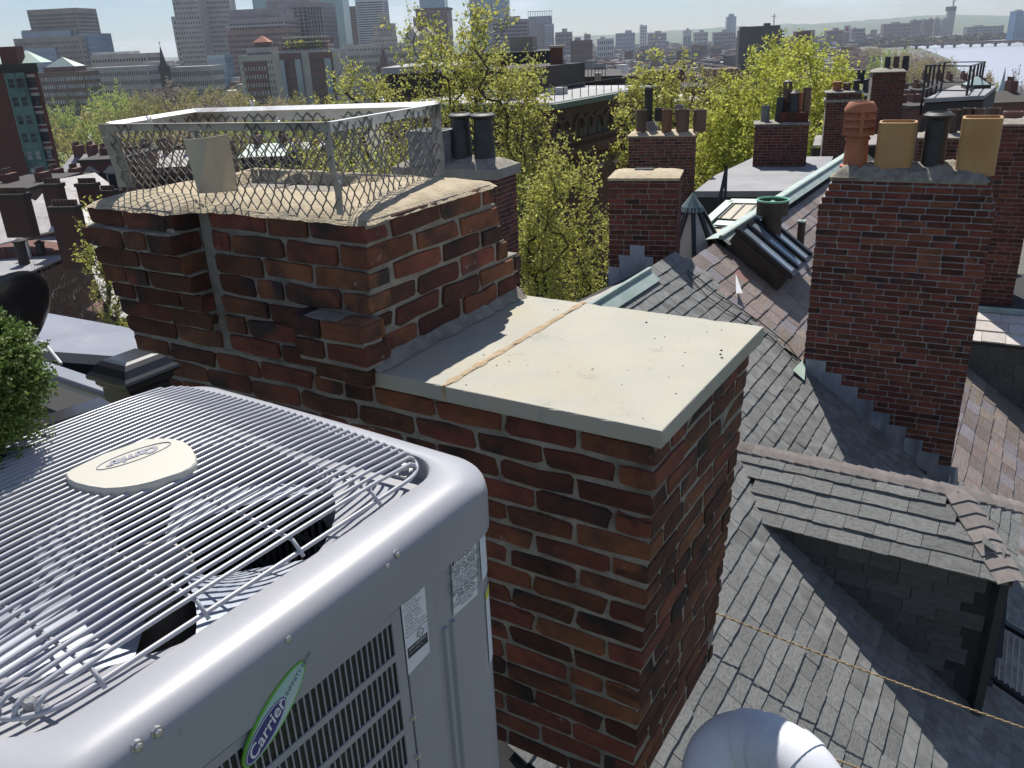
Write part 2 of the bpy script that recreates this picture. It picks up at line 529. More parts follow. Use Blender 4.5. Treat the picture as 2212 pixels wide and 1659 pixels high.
for i in range(46):
    x, y = -rng.uniform(.01, 1.0), rng.uniform(.02, 1.0); s_ = rng.choice((.0012, .0015, .002, .003))
    b.lathe([(s_, 0), (s_ * .6, s_ * .5), (0.0001, s_ * .6)], 6, c=(x, y, .0004))
for x, y in ((-.06, .70), (-.05, .66), (-.035, .63), (-.42, .88)):
    b.lathe([(.005, 0), (.003, .003), (0.0001, .004)], 6, c=(x, y, .0004))
b.build('grit', M['speck'], ch, kind='stuff')

# mortar wash and flue on top of the taller stack
bx0, bx1, by0, by1 = -2.405, -1.050, 0.025, .835
fx0, fx1, fy0, fy1 = -2.13, -1.42, .25, .60        # open flue
NX, NY = 56, 36
vs = []; fs = []
def sm_(t):
    t = max(0, min(1, t)); return t * t * (3 - 2 * t)
def wash_z(x, y):
    d = min(x - bx0, bx1 - x, y - (by0 if x > -1.86 else by0 - .10), by1 - y)
    z = .512 + .05 * (1 - math.exp(-max(0, d) / .10))
    z += .007 * mnoise.noise(Vector((x * 9, y * 9, 0))) + .004 * mnoise.noise(Vector((x * 30, y * 30, 3)))
    return z
for j in range(NY + 1):
    for i in range(NX + 1):
        x = bx0 + (bx1 - bx0) * i / NX
        px_ = sm_((-1.80 - x) / .12); ylo = by0 - .002 - .105 * px_
        y = ylo + (by1 - ylo) * j / NY
        z = wash_z(x, y)
        inx = fx0 + .02 * mnoise.noise(Vector((y * 9, 1, 1))) < x < fx1 + .02 * mnoise.noise(Vector((y * 9, 5, 1)))
        iny = fy0 < y < fy1
        if inx and iny:
            z = .40 + .05 * mnoise.noise(Vector((x * 14, y * 14, 8)))
        edge = i in (0, NX) or j in (0, NY)
        if edge: z = .502 + .006 * mnoise.noise(Vector((x * 20, y * 20, 2)))
        vs.append((x + (.006 * mnoise.noise(Vector((x * 25, y * 25, 9))) if edge else 0), y, z))
for j in range(NY):
    for i in range(NX):
        a = j * (NX + 1) + i
        fs.append((a, a + 1, a + NX + 2, a + NX + 1))
MB().add(vs, fs).build('mortar_wash', M['wash'], ch, smooth='all')
M['debris'] = mat('crumbled_brick', (0.26, 0.12, 0.07), (0.40, 0.33, 0.25), rough=.95, scale=9, rnd=.5)
b = MB()
for i in range(26):
    x, y = rng.uniform(fx0 + .05, fx1 - .05), rng.uniform(fy0 + .03, fy1 - .03); s_ = rng.uniform(.015, .05)
    Mx = Matrix.Translation((x, y, .43 + rng.uniform(0, .03))) @ Matrix.Rotation(rng.uniform(0, 3), 4, 'Z') @ Matrix.Rotation(rng.uniform(-.5, .5), 4, 'X')
    b.box(-s_, -s_ * .6, -s_ * .4, s_, s_ * .6, s_ * .4, M=Mx)
b.build('rubble', M['debris'], ch, kind='stuff')

# ------------------------------------------------------------------ wire cage bolted round the flue
M['galv'] = mat('galvanised_steel', (0.60, 0.60, 0.60), (0.72, 0.72, 0.71), rough=0.36, metal=0.45, scale=22, detail=2, c3=(0.42, 0.38, 0.33), s3=5, t3=(.6, .75))
M['galv_d'] = mat('dull_galvanised_steel', (0.30, 0.285, 0.26), (0.40, 0.38, 0.35), rough=0.5, metal=0.35, scale=12, c3=(0.30, 0.24, 0.18), s3=9, t3=(.62, .72))
M['wire'] = mat('backlit_wire', (0.13, 0.12, 0.11), (0.20, 0.185, 0.17), rough=0.5, metal=0.3, scale=12)  # dark colour holds the shade of wire seen against the light
cg = thing('wire_cage', 'galvanised wire mesh cage round the open flue on the taller stack', 'wire cage', FC, RZL)
c0 = dict(FL=Vector((-2.44, .06, .545)), FR=Vector((-1.12, -.005, .505)), BR=Vector((-1.30, .785, .555)), BL=Vector((-2.62, .72, .545)))
def cl(p, z): return local(cg) @ onz(p[0], p[1], z)
top = dict(FL=cl((228, 268), -.248), FR=cl((705, 264), -.222), BR=cl((942, 224), -.232), BL=cl((418, 238), -.248))
bot = dict(FL=cl((272, 404), -.50), FR=cl((735, 464), -.51), BR=cl((948, 377), -.50), BL=Vector((top['BL'].x + .02, top['BL'].y - .03, .54)))
bot['BL'].z = .555
def angle_rail(a, b, w=.03, t=.003, name='top_rail', down=.03, side=1, mt='galv', up=Vector((0, 0, 1))):
    a = Vector(a); b = Vector(b); d = (b - a).normalized(); sd = d.cross(Vector((0, 0, 1))).normalized() * side
    q = MB()
    q.bar(a + sd * w / 2, b + sd * w / 2, w, t, up=up)
    q.bar(a - Vector((0, 0, down / 2 + t / 2)), b - Vector((0, 0, down / 2 + t / 2)), t, down)
    return q.build(name, M[mt], cg)
angle_rail(top['FL'], top['BL'], side=1, w=.045, down=.045, up=Vector((.32, -.15, 1)))
angle_rail(top['BL'], top['BR'], side=1, w=.045, down=.05, up=Vector((.05, -.35, 1)))
angle_rail(top['BR'], top['FR'], side=-1, w=.02, down=.032)
angle_rail(top['FR'], top['FL'], side=-1, w=.014, down=.024, mt='galv_d')
def strap(pts, w, t, name, mt='galv_d', wdir=None):
    q = MB()
    for i in range(len(pts) - 1):
        q.bar(pts[i], pts[i + 1], w, t, up=wdir)
    return q.build(name, M[mt], cg)
for k, (wd, w) in dict(FL=(Vector((-.25, 1, 0)), .075), FR=(Vector((.45, 1, 0)), .052), BR=(Vector((.35, 1, 0)), .07), BL=(Vector((0, 1, 0)), .05)).items():
    a, e = top[k], bot[k]
    mid = (a + e) / 2 + Vector((rng.uniform(-.008, .008), rng.uniform(-.006, .006), 0))
    strap([e, e.lerp(a, .25) + Vector((.004, .003, 0)), mid, a.lerp(e, .2) + Vector((-.004, 0, 0)), a], w, .003, 'corner_post', wdir=wd)
def mesh_panel(a, b_, c, d, nu, nv, r=.0021, name='mesh_panel'):
    """expanded metal between bottom a-b_ and top d-c"""
    q = MB()
    def P(u, v): 
        p = a.lerp(b_, u).lerp(d.lerp(c, u), v)
        nrm_ = (b_ - a).cross(d - a).normalized()
        return p + nrm_ * (.010 * math.sin(u * 9) * math.sin(v * 3.1) + .004 * math.sin(u * 31 + v * 5))
    du = 1 / nu; dv = 1 / nv
    for i in range(nu):
        for j in range(nv):
            # two strands in each half diamond, knuckles at nodes
            u0 = i * du; v0 = j * dv
            off = 0.5 * du if j % 2 else 0
            A = (u0 + off, v0); B1 = (u0 + off + .5 * du, v0 + dv); B2 = (u0 + off - .5 * du, v0 + dv)
            for B in (B1, B2):
                if -.01 <= B[0] <= 1.01 and A[0] <= 1.01:
                    q.bar(P(A[0], A[1] + .1 * dv), P(B[0], B[1] - .1 * dv), r * 1.0, r * 2.1, up=(b_ - a))
            q.bar(P(A[0], max(0, A[1] - .12 * dv)), P(A[0], min(1, A[1] + .12 * dv)), r * 1.4, r * 3.0, up=(b_ - a))
    return q.build(name, M['wire'], cg, kind='stuff')
dn = Vector((0, 0, -.02))
mesh_panel(bot['FL'] + Vector((0, 0, -.02)), bot['FR'] + Vector((0, 0, -.02)), top['FR'], top['FL'], 24, 9)
mesh_panel(bot['FR'] + Vector((.0, 0, -.02)), bot['BR'], top['BR'], top['FR'], 15, 9)
mesh_panel(bot['BL'], bot['BR'], top['BR'] + dn, top['BL'] + dn, 24, 8)
mesh_panel(bot['FL'], bot['BL'], top['BL'] + dn, top['FL'] + dn, 13, 8)
for p, z in (((324, 266), -.246), ((546, 230), -.240), ((826, 218), -.228), ((600, 265), -.235)):
    c = cl(p, z)
    q = MB(); q.cyl(c + Vector((0, 0, -.02)), c + Vector((0, 0, .016)), .004, 8)
    q.lathe([(.009, 0), (.009, .006), (.004, .008)], 6, c=tuple(c))
    if p[0] < 600:
        q.bar(c + Vector((-.004, 0, .008)), c + Vector((-.018, .004, .026)), .005, .008)
        q.bar(c + Vector((.004, 0, .008)), c + Vector((.018, -.004, .026)), .005, .008)
    q.build('wing_bolt', M['galv'], cg)
# leaning offcut of sheet metal inside the cage
sh = thing('sheet_metal', 'grey sheet metal offcut leaning upright inside the wire cage', 'metal sheet', FC, RZL)
q = MB()
pa = [cl(p, z) for p, z in (((428, 418), -.44), ((515, 412), -.47), ((492, 290), -.26), ((396, 302), -.26))]
nn_ = (pa[1] - pa[0]).cross(pa[3] - pa[0]).normalized()
mids = [pa[0].lerp(pa[1], .5) + nn_ * .01, pa[3].lerp(pa[2], .45) + nn_ * .012]
q.prism([pa[0], mids[0], mids[1], pa[3]], nn_ * .002)
q.prism([mids[0], pa[1], pa[2], mids[1]], nn_ * .002)
q.build('sheet', mat('stained_sheet', (0.40, 0.38, 0.33), (0.55, 0.53, 0.48), rough=.45, metal=.3, scale=3, c3=(.20, .17, .13), s3=2.5, t3=(.55, .75), stretch=(1, 1, .25)), sh)
# bird-like white plastic cap on the front post
q = MB(); c = cl((722, 408), -.45)
q.lathe([(.004, -.03), (.012, -.025), (.015, 0), (.010, .02), (.001, .027)], 10, c=tuple(c + Vector((-.015, .035, 0))))
tag(q.build('plastic_cap', mat('bluish_white_plastic', (.62, .66, .75), rough=.4), None, smooth=True), 'small bluish white plastic cap behind the front post of the wire cage', 'cap')
bpy.data.objects['plastic_cap'].matrix_world = Matrix.Translation(FC) @ Matrix.Rotation(RZL, 4, 'Z')
# ------------------------------------------------------------------ the air conditioner
M['acp'] = mat('grey_baked_paint', (0.345, 0.35, 0.385), rough=0.40, spec=0.5, coat=0.12, bump=0.06, bscale=260, bdist=.001, c2=(0.305, 0.31, 0.345), scale=2.5, c3=(.36, .36, .375), s3=3.2, t3=(.52, .72), c4=(.27, .265, .27), s4=38, t4=(.66, .80))
M['acw'] = mat('grey_coated_wire', (0.40, 0.405, 0.44), rough=0.30, spec=0.6)
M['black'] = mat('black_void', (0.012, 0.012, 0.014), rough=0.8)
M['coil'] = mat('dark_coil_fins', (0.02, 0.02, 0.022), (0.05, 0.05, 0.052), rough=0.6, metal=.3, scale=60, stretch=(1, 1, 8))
M['blade'] = mat('galvanised_fan_blade', (0.30, 0.34, 0.41), (0.38, 0.42, 0.49), rough=0.5, metal=0.25, scale=10)
M['zinc'] = mat('zinc_screw', (0.52, 0.52, 0.53), rough=0.3, metal=.8)
M['label'] = mat('white_label_paper', (0.74, 0.75, 0.80), rough=0.5)
M['ink'] = mat('black_ink', (0.03, 0.03, 0.04), rough=0.6)
M['ink2'] = mat('pale_grey_print', (0.30, 0.30, 0.34), rough=0.6)
M['cream'] = mat('cream_plastic', (0.52, 0.50, 0.43), rough=0.45)
M['greyprint'] = mat('grey_moulded_letters', (0.30, 0.30, 0.34), rough=.4)
M['blue'] = mat('deep_blue_print', (0.035, 0.035, 0.20), rough=.4)
M['green'] = mat('green_print', (0.16, 0.44, 0.05), rough=.4)
M['teal'] = mat('pale_teal_print', (0.36, 0.55, 0.52), (0.62, 0.68, 0.72), rough=.4, scale=9, detail=0)
M['white'] = mat('white_print', (0.75, 0.75, 0.78), rough=.4)
AC_RZ = RZL - R(2.6)
acc = Matrix.Translation(FC) @ Matrix.Rotation(RZL, 4, 'Z') @ Vector((-.405, -1.345, 0))
ac = thing('air_conditioner', 'grey outdoor air conditioner with wire fan grille and louvred side', 'air conditioner', (acc.x, acc.y, -1.86), AC_RZ)
ACL = local(ac)
HT = 1.86 - .715                      # local height of the flat rim
def rsq(a, r, z, n=10, bulge=0.0):
    """rounded square loop with sides slightly bowed out"""
    out = []
    for q in range(4):
        cx = (a - r) * (1, -1, -1, 1)[q]; cy = (a - r) * (1, 1, -1, -1)[q]
        for i in range(n + 1):
            t = PI / 2 * (q + i / n)
            out.append([cx + r * math.cos(t), cy + r * math.sin(t), z])
        nx = (a - r) * (-1, -1, 1, 1)[q]; ny = (a - r) * (1, -1, -1, 1)[q]
        x0, y0 = out[-1][:2]
        t2 = PI / 2 * (q + 1)
        x1 = nx + r * math.cos(t2); y1 = ny + r * math.sin(t2)
        for i in range(1, n):
            s_ = i / n; out.append([x0 + (x1 - x0) * s_, y0 + (y1 - y0) * s_, z])
    if bulge:
        for p in out:
            k = 1 + bulge * (1 - min(abs(p[0]), abs(p[1])) ** 2 / a ** 2)
            p[0] *= k; p[1] *= k
    return [tuple(p) for p in out]
# cap
b = MB()
S = [(.4400, .085, -.100), (.4460, .088, -.098), (.4470, .09, -.030), (.4465, .095, -.016)]
for i in range(7):
    t = PI / 2 * (i + 1) / 7
    S.append((.4465 - .046 * (1 - math.cos(t)), .095 - .010 * i / 7, -.020 + .034 * math.sin(t) ** .9))
S += [(.394, .085, .0142), (.389, .08, .012), (.386, .078, .006), (.384, .076, -.006), (.384, .076, -.030)]
b.loft([[(x - (.028 if a < .395 else 0), y, zz) for x, y, zz in rsq(a, r, HT + z, bulge=.012 if a > .398 else 0)] for a, r, z in S])
b.build('top_cap', M['acp'], ac, smooth=True)
# fan shroud ring below the opening
b = MB()
ring_o = rsq(.384, .076, HT - .030)
def circ(r, z, n): return [(r * math.cos(2 * PI * i / n), r * math.sin(2 * PI * i / n), z) for i in range(n)]
n = len(ring_o)
ring_o = sorted(ring_o, key=lambda p: math.atan2(p[1], p[0]))
ci = [(.345 * math.cos(math.atan2(p[1], p[0])), .345 * math.sin(math.atan2(p[1], p[0])), HT - .045) for p in ring_o]
ci2 = [(p[0], p[1], HT - .16) for p in ci]
b.loft([ring_o, ci, ci2])
b.build('fan_shroud', M['acp'], ac, smooth=True)
# inner chamber, dark, with pale coil guard strips
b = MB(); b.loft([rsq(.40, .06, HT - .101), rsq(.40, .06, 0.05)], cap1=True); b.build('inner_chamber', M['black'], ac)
b = MB()
for i in range(30):
    v = -.36 + .72 * i / 29
    b.box(v - .005, .392, .1, v + .005, .396, HT - .11); b.box(.392, v - .005, .1, .396, v + .005, HT - .11); b.box(-.396, v - .005, .1, -.392, v + .005, HT - .11)
for k in range(6):
    z = HT - .16 - .12 * k
    b.box(-.39, .3885, z - .008, .39, .3915, z + .008); b.box(.3885, -.39, z - .008, .3915, .388, z + .008)
b.build('coil_guard', M['acp'], ac, kind='stuff')
# fan
fan = MB().lathe([(.001, HT - .22), (.075, HT - .22), (.075, HT - .10), (.06, HT - .085), (.001, HT - .08)], 24).build('fan_motor', M['galv_d'], ac, smooth=True)
for k in range(4):
    a0 = R(24) + 2 * PI * k / 4
    q = MB(); N1, N2 = 7, 10; vs = []
    for i in range(N1):
        rr = .07 + (.330 - .07) * i / (N1 - 1)
        w = R(50) + R(20) * i / (N1 - 1)
        for j in range(N2):
            s_ = j / (N2 - 1) - .5
            a = a0 + w * s_ - .25 * i / N1
            vs.append((rr * math.cos(a), rr * math.sin(a), HT - .105 - .085 * s_ * (1 - .25 * i / N1) + .02 * s_ * s_))
    fs = [(i * N2 + j, i * N2 + j + 1, (i + 1) * N2 + j + 1, (i + 1) * N2 + j) for i in range(N1 - 1) for j in range(N2 - 1)]
    q.add(vs, fs); q.build('fan_blade', M['blade'], ac, smooth='all')
# grille: frame ring, cross wires and every bar
GA = .372
def dome(x, y):
    return HT + .030 + .018 * (1 - (x / GA) ** 2) + .012 * (1 - (y / GA) ** 4)
def ringpts(a, z): return [(x, y, z) for x, y, _ in rsq(a, .075, 0)]
MB().tube(ringpts(GA, HT + .019), .0038, 8, closed=True).build('grille_ring', M['acw'], ac, smooth='all')
def lim(x, r=.075):
    d = abs(x) - (GA - r)
    return GA if d <= 0 else (GA - r) + math.sqrt(max(0, r * r - d * d))
NB = 41
for i in range(NB):
    x = -GA + .014 + (2 * GA - .028) * i / (NB - 1)
    Y = lim(x) - .002
    pts = [(x, -Y, HT + .016), (x, -Y + .004, HT + .030)]
    for k in range(9):
        y = -Y + .014 + (2 * Y - .028) * k / 8
        pts.append((x, y, dome(x, y)))
    pts += [(x, Y - .004, HT + .030), (x, Y, HT + .016)]
    MB().tube(pts, .0035, 8).build('grille_bar', M['acw'], ac, smooth='all')
for y in (-.27, -.12, .05, .22):
    X = lim(y) + (.01)
    pts = [(-X, y, HT + .014)] + [(-X + .02 + (2 * X - .04) * k / 8, y, dome(-X + .02 + (2 * X - .04) * k / 8, y) - .0058) for k in range(9)] + [(X, y, HT + .014)]
    MB().tube(pts, .0032, 8).build('cross_wire', M['acw'], ac, smooth='all')
for sx, sy in ((1, 1), (1, -1), (-1, 1), (-1, -1)):
    q = MB(); c = (sx * .335, sy * .335, HT + .016)
    q.box(c[0] - .016, c[1] - .016, HT + .006, c[0] + .016, c[1] + .016, HT + .010)
    q.lathe([(.013, -.006), (.013, -.003), (.0085, -.003), (.0085, .007), (.006, .009), (.0001, .009)], 6, c=(c[0], c[1], HT + .016))
    q.build('grille_bolt', M['zinc'], ac)
for o in [q for q in ac.children if q.name.split('.')[0] in ('grille_ring', 'grille_bar', 'cross_wire', 'grille_bolt', 'fan_shroud')]: o.location.x = -.028
# badge plate on the grille
BZ = -.643
def badge(p, dz=0): return ACL @ onz(p[0], p[1], BZ + dz)
raw = [(146, 1036), (141, 1026), (150, 1016), (222, 982), (300, 954), (318, 949), (345, 947), (372, 948), (398, 954), (414, 966), (424, 984), (425, 998), (415, 1010), (392, 1022), (330, 1042), (296, 1050), (262, 1055), (225, 1057), (190, 1052), (160, 1044)]
pl = [badge(p) for p in raw]
cen = sum(pl, Vector()) / len(pl)
b = MB()
lp = [[tuple(cen + (p - cen) * s_ + Vector((0, 0, dz))) for p in pl] for s_, dz in ((.90, -.018), (.985, -.016), (1.0, -.010), (1.0, -.004), (.990, -.0005), (.975, .0012), (.6, .0022))]
b.loft(lp, cap0=True, cap1=True)
if (pl[1] - pl[0]).cross(pl[6] - pl[0]).z < 0: b.f = [tuple(reversed(f)) for f in b.f]
plate = b.build('badge_plate', M['cream'], ac, smooth=True)
A_, B_ = badge((228, 1010)), badge((352, 965))
bx = (A_ - B_).normalized(); by = Vector((0, 0, 1)).cross(bx)
Mt = Matrix((bx, by, Vector((0, 0, 1)))).transposed().to_4x4()
Lb = (A_ - B_).length
mid = (A_ + B_) / 2 + Vector((0, 0, .0028))
text('badge_lettering', 'Carrier', Lb * .29, M['greyprint'], plate, Matrix.Translation(mid - by * Lb * .08) @ Mt, shear=.35, extrude=.0006, bold=.0018, align='CENTER')
q = MB(); q.tube([tuple(mid + bx * Lb * .64 * math.cos(2 * PI * i / 40) + by * Lb * .21 * math.sin(2 * PI * i / 40)) for i in range(40)], .0009, 6, closed=True)
q.build('badge_oval', M['greyprint'], plate)
# walls below the cap: corner posts with ribs, louvred panels
b = MB()
b.loft([rsq(.438, .082, HT - .099), rsq(.438, .082, .03)])
b.build('corner_jacket', M['acp'], ac, smooth=True)
XF = .441                                             # plane of the right-hand side
def side(p): return ACL @ onpl(p[0], p[1], ac.matrix_basis @ Vector((XF, 0, 0)), (ac.matrix_basis.to_3x3() @ Vector((1, 0, 0))))
ac.matrix_basis = Matrix.Translation((acc.x, acc.y, -1.86)) @ Matrix.Rotation(AC_RZ, 4, 'Z')
Sx = lambda p: side(p)
pTR, pBR = Sx((833, 1268)), Sx((872, 1640))
ZT = HT - .118; YR = pTR.y
RH, NR = .0765, 11                                    # slot rows
YL = -.40
# recessed black coil behind the lattice, then the lattice itself
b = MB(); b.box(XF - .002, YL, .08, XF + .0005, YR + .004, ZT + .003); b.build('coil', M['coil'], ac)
b = MB()
SW, BW = .0092, .0024
x0, x1 = XF + .001, XF + .0035
ny = int((YR - YL) / (SW + BW)); 
y = YR
for j in range(ny + 1):                                # upright bars between the slots
    yy = YR - j * (SW + BW)
    b.box(x0, yy - SW - BW, .08, x1, yy - SW, ZT)
for r_ in range(NR + 1):
    zz = ZT - r_ * RH
    b.box(x0 + .0006, YL, zz - RH - .0055 if False else zz - RH, x1 + .0012, YR, zz - RH + .0125)
b.box(x0 + .0006, YL, ZT - .002, x1 + .001, YR + .02, ZT + .014)
b.box(x0 + .0006, YR - .001, .06, x1 + .0012, YR + .020, ZT + .014)
b.build('louvre_lattice', M['acp'], ac, kind='stuff')
# corner post panel right of the lattice with two pressed ribs
b = MB()
b.box(XF - .003, YR + .0235, .03, XF + .006, YR + .10, HT - .101)
b.build('corner_panel', M['acp'], ac)
for yy in (YR + .128, YR + .150):
    q = MB(); 
    q.loft([[(XF - .004, yy - .007, z), (XF + .0035, yy - .003, z), (XF + .0035, yy + .003, z), (XF - .004, yy + .007, z)] for z in (.03, HT - .22)], cap0=True, cap1=True, close=True)
    q.build('pressed_rib', M['acp'], ac)
for p in ((850, 1195), (828, 1220), (613, 1376), (333, 1578), (290, 1608), (887, 1545), (897, 1629), (1000, 1110)):
    c = Sx(p); q = MB()
    Mx = Matrix.Translation((XF + .0055 if p[0] < 990 else XF - .002, c.y, c.z)) @ Matrix.Rotation(PI / 2, 4, 'Y')
    q.lathe([(.0078, -.004), (.0078, .0012), (.0052, .0016), (.0052, .005), (.0036, .006), (.0001, .006)], 8, M=Mx)
    q.build('screw', M['zinc'], ac, smooth=True)
# labels
def plane_M(c, z_up=Vector((0, 0, 1)), nrm_=Vector((1, 0, 0))):
    xa = z_up.cross(nrm_).normalized(); ya = nrm_.cross(xa)
    return Matrix.Translation(c) @ Matrix((xa, ya, nrm_)).transposed().to_4x4()
def plate_label(name, corners, x, thick=.0006, mt='label'):
    ps = [Vector((x, c.y, c.z)) for c in corners]
    q = MB(); q.prism(ps, Vector((thick, 0, 0)))
    o = q.build(name, M[mt], ac)
    return o, ps
lab, ps = plate_label('rating_label', [Sx(p) for p in ((876, 1455), (922, 1405), (903, 1180), (850, 1218))], XF + .0062)
zt = max(p.z for p in ps); y0 = min(p.y for p in ps); hh = zt - min(p.z for p in ps); ww = max(p.y for p in ps) - y0
X_ = XF + .0071
def lt(body, fy, fz, size, mt='ink', par=lab, **kw):
    text('print', body, size, M[mt], par, plane_M(Vector((X_, y0 + ww * fy, zt - hh * fz))), **kw)
lt('SERIAL NUMBER', .10, .045, .0042, 'ink2'); lt('1719E19435', .08, .085, .0085)
lt('PRODUCT NUMBER', .10, .115, .0042, 'ink2'); lt('25VNA848A0030000', .08, .15, .0052)
for i, s_ in enumerate(('METERING   TXV      R-410A', 'FACTORY CHARGED 13.50 LBS', 'INDOOR TXV SUB COOLING', 'POWER SUPPLY 208/230 60 1', 'PERMISSIBLE VOLTAGE 253 197', 'SUITABLE FOR OUTDOOR USE', 'COMPRESSOR 208/230', '1  27.9 RLA  42.5', 'FAN MOTOR  208/230', '1   1/3 HP   2.80 FLA', 'DESIGN PRESSURE', 'HI 450 PSI   3103 KPA', 'LO 250 PSI   1724 KPA', '700   4826   35.6', 'MINIMUM CIRCUIT AMPS', 'MAX FUSE 50   MAX BKR 50')):
    lt(s_, .08, .185 + .030 * i, .0043, 'ink')
q = MB()
for fz in (.03, .165, .66): q.box(X_ - .0002, y0 + ww * .05, zt - hh * fz - .0004, X_ + .0001, y0 + ww * .95, zt - hh * fz + .0004)
q.tube([(X_, y0 + ww * (.62) + .0075 * math.cos(t * PI / 10), zt - hh * .715 + .0075 * math.sin(t * PI / 10)) for t in range(20)], .0006, 5, closed=True)
q.build('ruled_lines', M['ink'], lab)
lt('UL', .54, .728, .007); lt('US LISTED', .74, .725, .0042, 'ink2'); lt('C', .44, .735, .0045)
q = MB(); q.box(X_ - .0002, y0 + ww * .06, zt - hh * .86, X_, y0 + ww * .90, zt - hh * .765); q.build('black_panel', M['ink'], lab)
X_ += .0004
lt('AHRI CERTIFIED', .10, .795, .0062, 'white'); lt('www.ahridirectory.org', .12, .825, .0035, 'white')
X_ -= .0004
lab2, ps = plate_label('warning_label', [Sx(p) for p in ((980, 1330), (1031, 1283), (1027, 1166), (975, 1208))], XF - .0012, .0022)
zt = max(p.z for p in ps); y0 = min(p.y for p in ps); hh = zt - min(p.z for p in ps); ww = max(p.y for p in ps) - y0
X_ = XF + .0014
def lc(s_, fz, size): text('print', s_, size, M['ink'], lab2, plane_M(Vector((X_, y0 + ww * .5, zt - hh * fz))), align='CENTER')
lc('WARNING', .13, .0135)
q = MB(); q.prism([(X_, y0 + ww * .06, zt - hh * .125), (X_, y0 + ww * .16, zt - hh * .125), (X_, y0 + ww * .11, zt - hh * .045)], (.0002, 0, 0))
q.box(X_ - .0002, y0 + ww * .02, zt - hh * .165, X_ + .0001, y0 + ww * .98, zt - hh * .158); q.build('warning_sign', M['ink'], lab2)
for i, (s_, z_) in enumerate((('ELECTRICAL HAZARD', .0088), ('HIGH VOLTAGE', .0088), ('WAIT 2 MINUTES', .0085), ('ELECTRICAL COMPONENTS MAY', .0062), ('HOLD CHARGE. DO NOT REMOVE', .0062), ('THIS COVER OR SERVICE THIS', .0062), ('AREA FOR 2 MINUTES AFTER THE', .0062), ('POWER HAS BEEN REMOVED.', .0062), ('BEFORE TOUCHING', .0085), ('ELECTRICAL', .0085), ('COMPONENTS:', .0085), ('VERIFY ZERO (0) VOLTAGE AT THE', .0055), ('INVERTER CONNECTIONS AS', .0055), ('SHOWN HERE', .0055))):
    lc(s_, .235 + .053 * i, z_)
# wrap-around labels on the rounded corner
def corner_strip(name, z0, z1, a0, a1, mt, rr=.0835):
    q = MB(); n_ = 8
    c = .438 - .082
    lo = [(c + rr * math.cos(a0 + (a1 - a0) * i / n_), c + rr * math.sin(a0 + (a1 - a0) * i / n_), z0) for i in range(n_ + 1)]
    hi = [(p[0], p[1], z1) for p in lo]
    q.loft([lo, hi], close=False)
    return q.build(name, mt, ac)
corner_strip('diagram_label', zt - hh * .86, zt - .004, R(8), R(60), M['label'])
corner_strip('caution_label', zt - hh * 2.6, zt - hh * 1.12, R(14), R(60), M['label'])
corner_strip('caution_label_band', zt - hh * 1.3, zt - hh * 1.14, R(14), R(60), mat('yellow_print', (.62, .62, .05), rough=.5), .0839)
# leaf-shaped logo plate
T_, B2 = Sx((643, 1421)), Sx((516, 1651))
ax = (T_ - B2); Lo = ax.length; ax.normalize(); Cn = (T_ + B2) / 2; Cn.x = XF + .0085
sd = Vector((1, 0, 0)).cross(ax).normalized()
def leaf(sc, w, sh=0.0): return [Cn + ax * (Lo / 2 * sc * math.cos(t) + sh) + sd * (w * math.sin(t) * (1 - .10 * math.cos(t) ** 2)) for t in [2 * PI * i / 44 for i in range(44)]]
lg = MB(); lg.prism(leaf(1, .0255), (.004, 0, 0)); lg = lg.build('logo_plate', M['green'], ac)
q = MB(); q.prism([p + Vector((.004, 0, 0)) for p in leaf(.96, .0222)], (.0006, 0, 0)); q.build('logo_field', M['teal'], lg)
C0 = Cn - ax * Lo * .16
def oval(a, w): return [C0 + ax * a * math.cos(t) + sd * w * math.sin(t) for t in [2 * PI * i / 40 for i in range(40)]]
q = MB(); q.prism([p + Vector((.0046, 0, 0)) for p in oval(Lo * .315, .0178)], (.0006, 0, 0)); q.build('logo_oval', M['blue'], lg)
q = MB(); q.tube([p + Vector((.0054, 0, 0)) for p in oval(Lo * .300, .0162)], .0006, 5, closed=True); q.build('logo_rim', M['white'], lg)
Mlog = Matrix((ax, Vector((1, 0, 0)).cross(ax), Vector((1, 0, 0)))).transposed().to_4x4()
up_ = Vector((1, 0, 0)).cross(ax)
text('logo_lettering', 'Carrier', .0265, M['white'], lg, Matrix.Translation(C0 + Vector((.0056, 0, 0)) - up_ * .0075) @ Mlog, shear=.35, align='CENTER', bold=.0004)
text('logo_small_lettering', 'INFINITY Series', .0095, M['blue'], lg, Matrix.Translation(Cn + ax * Lo * .17 + Vector((.005, 0, 0)) - up_ * .004) @ Mlog)
# base pan and legs
b = MB(); b.loft([rsq(.445, .085, .0), rsq(.445, .085, .035)], cap0=True, cap1=True); b.build('base_pan', M['acp'], ac)
for sx in (-.3, .3):
    q = MB(); q.box(sx - .05, -.5, -1.32, sx + .05, .5, -.002); q.build('support_beam', M['black'], ac)
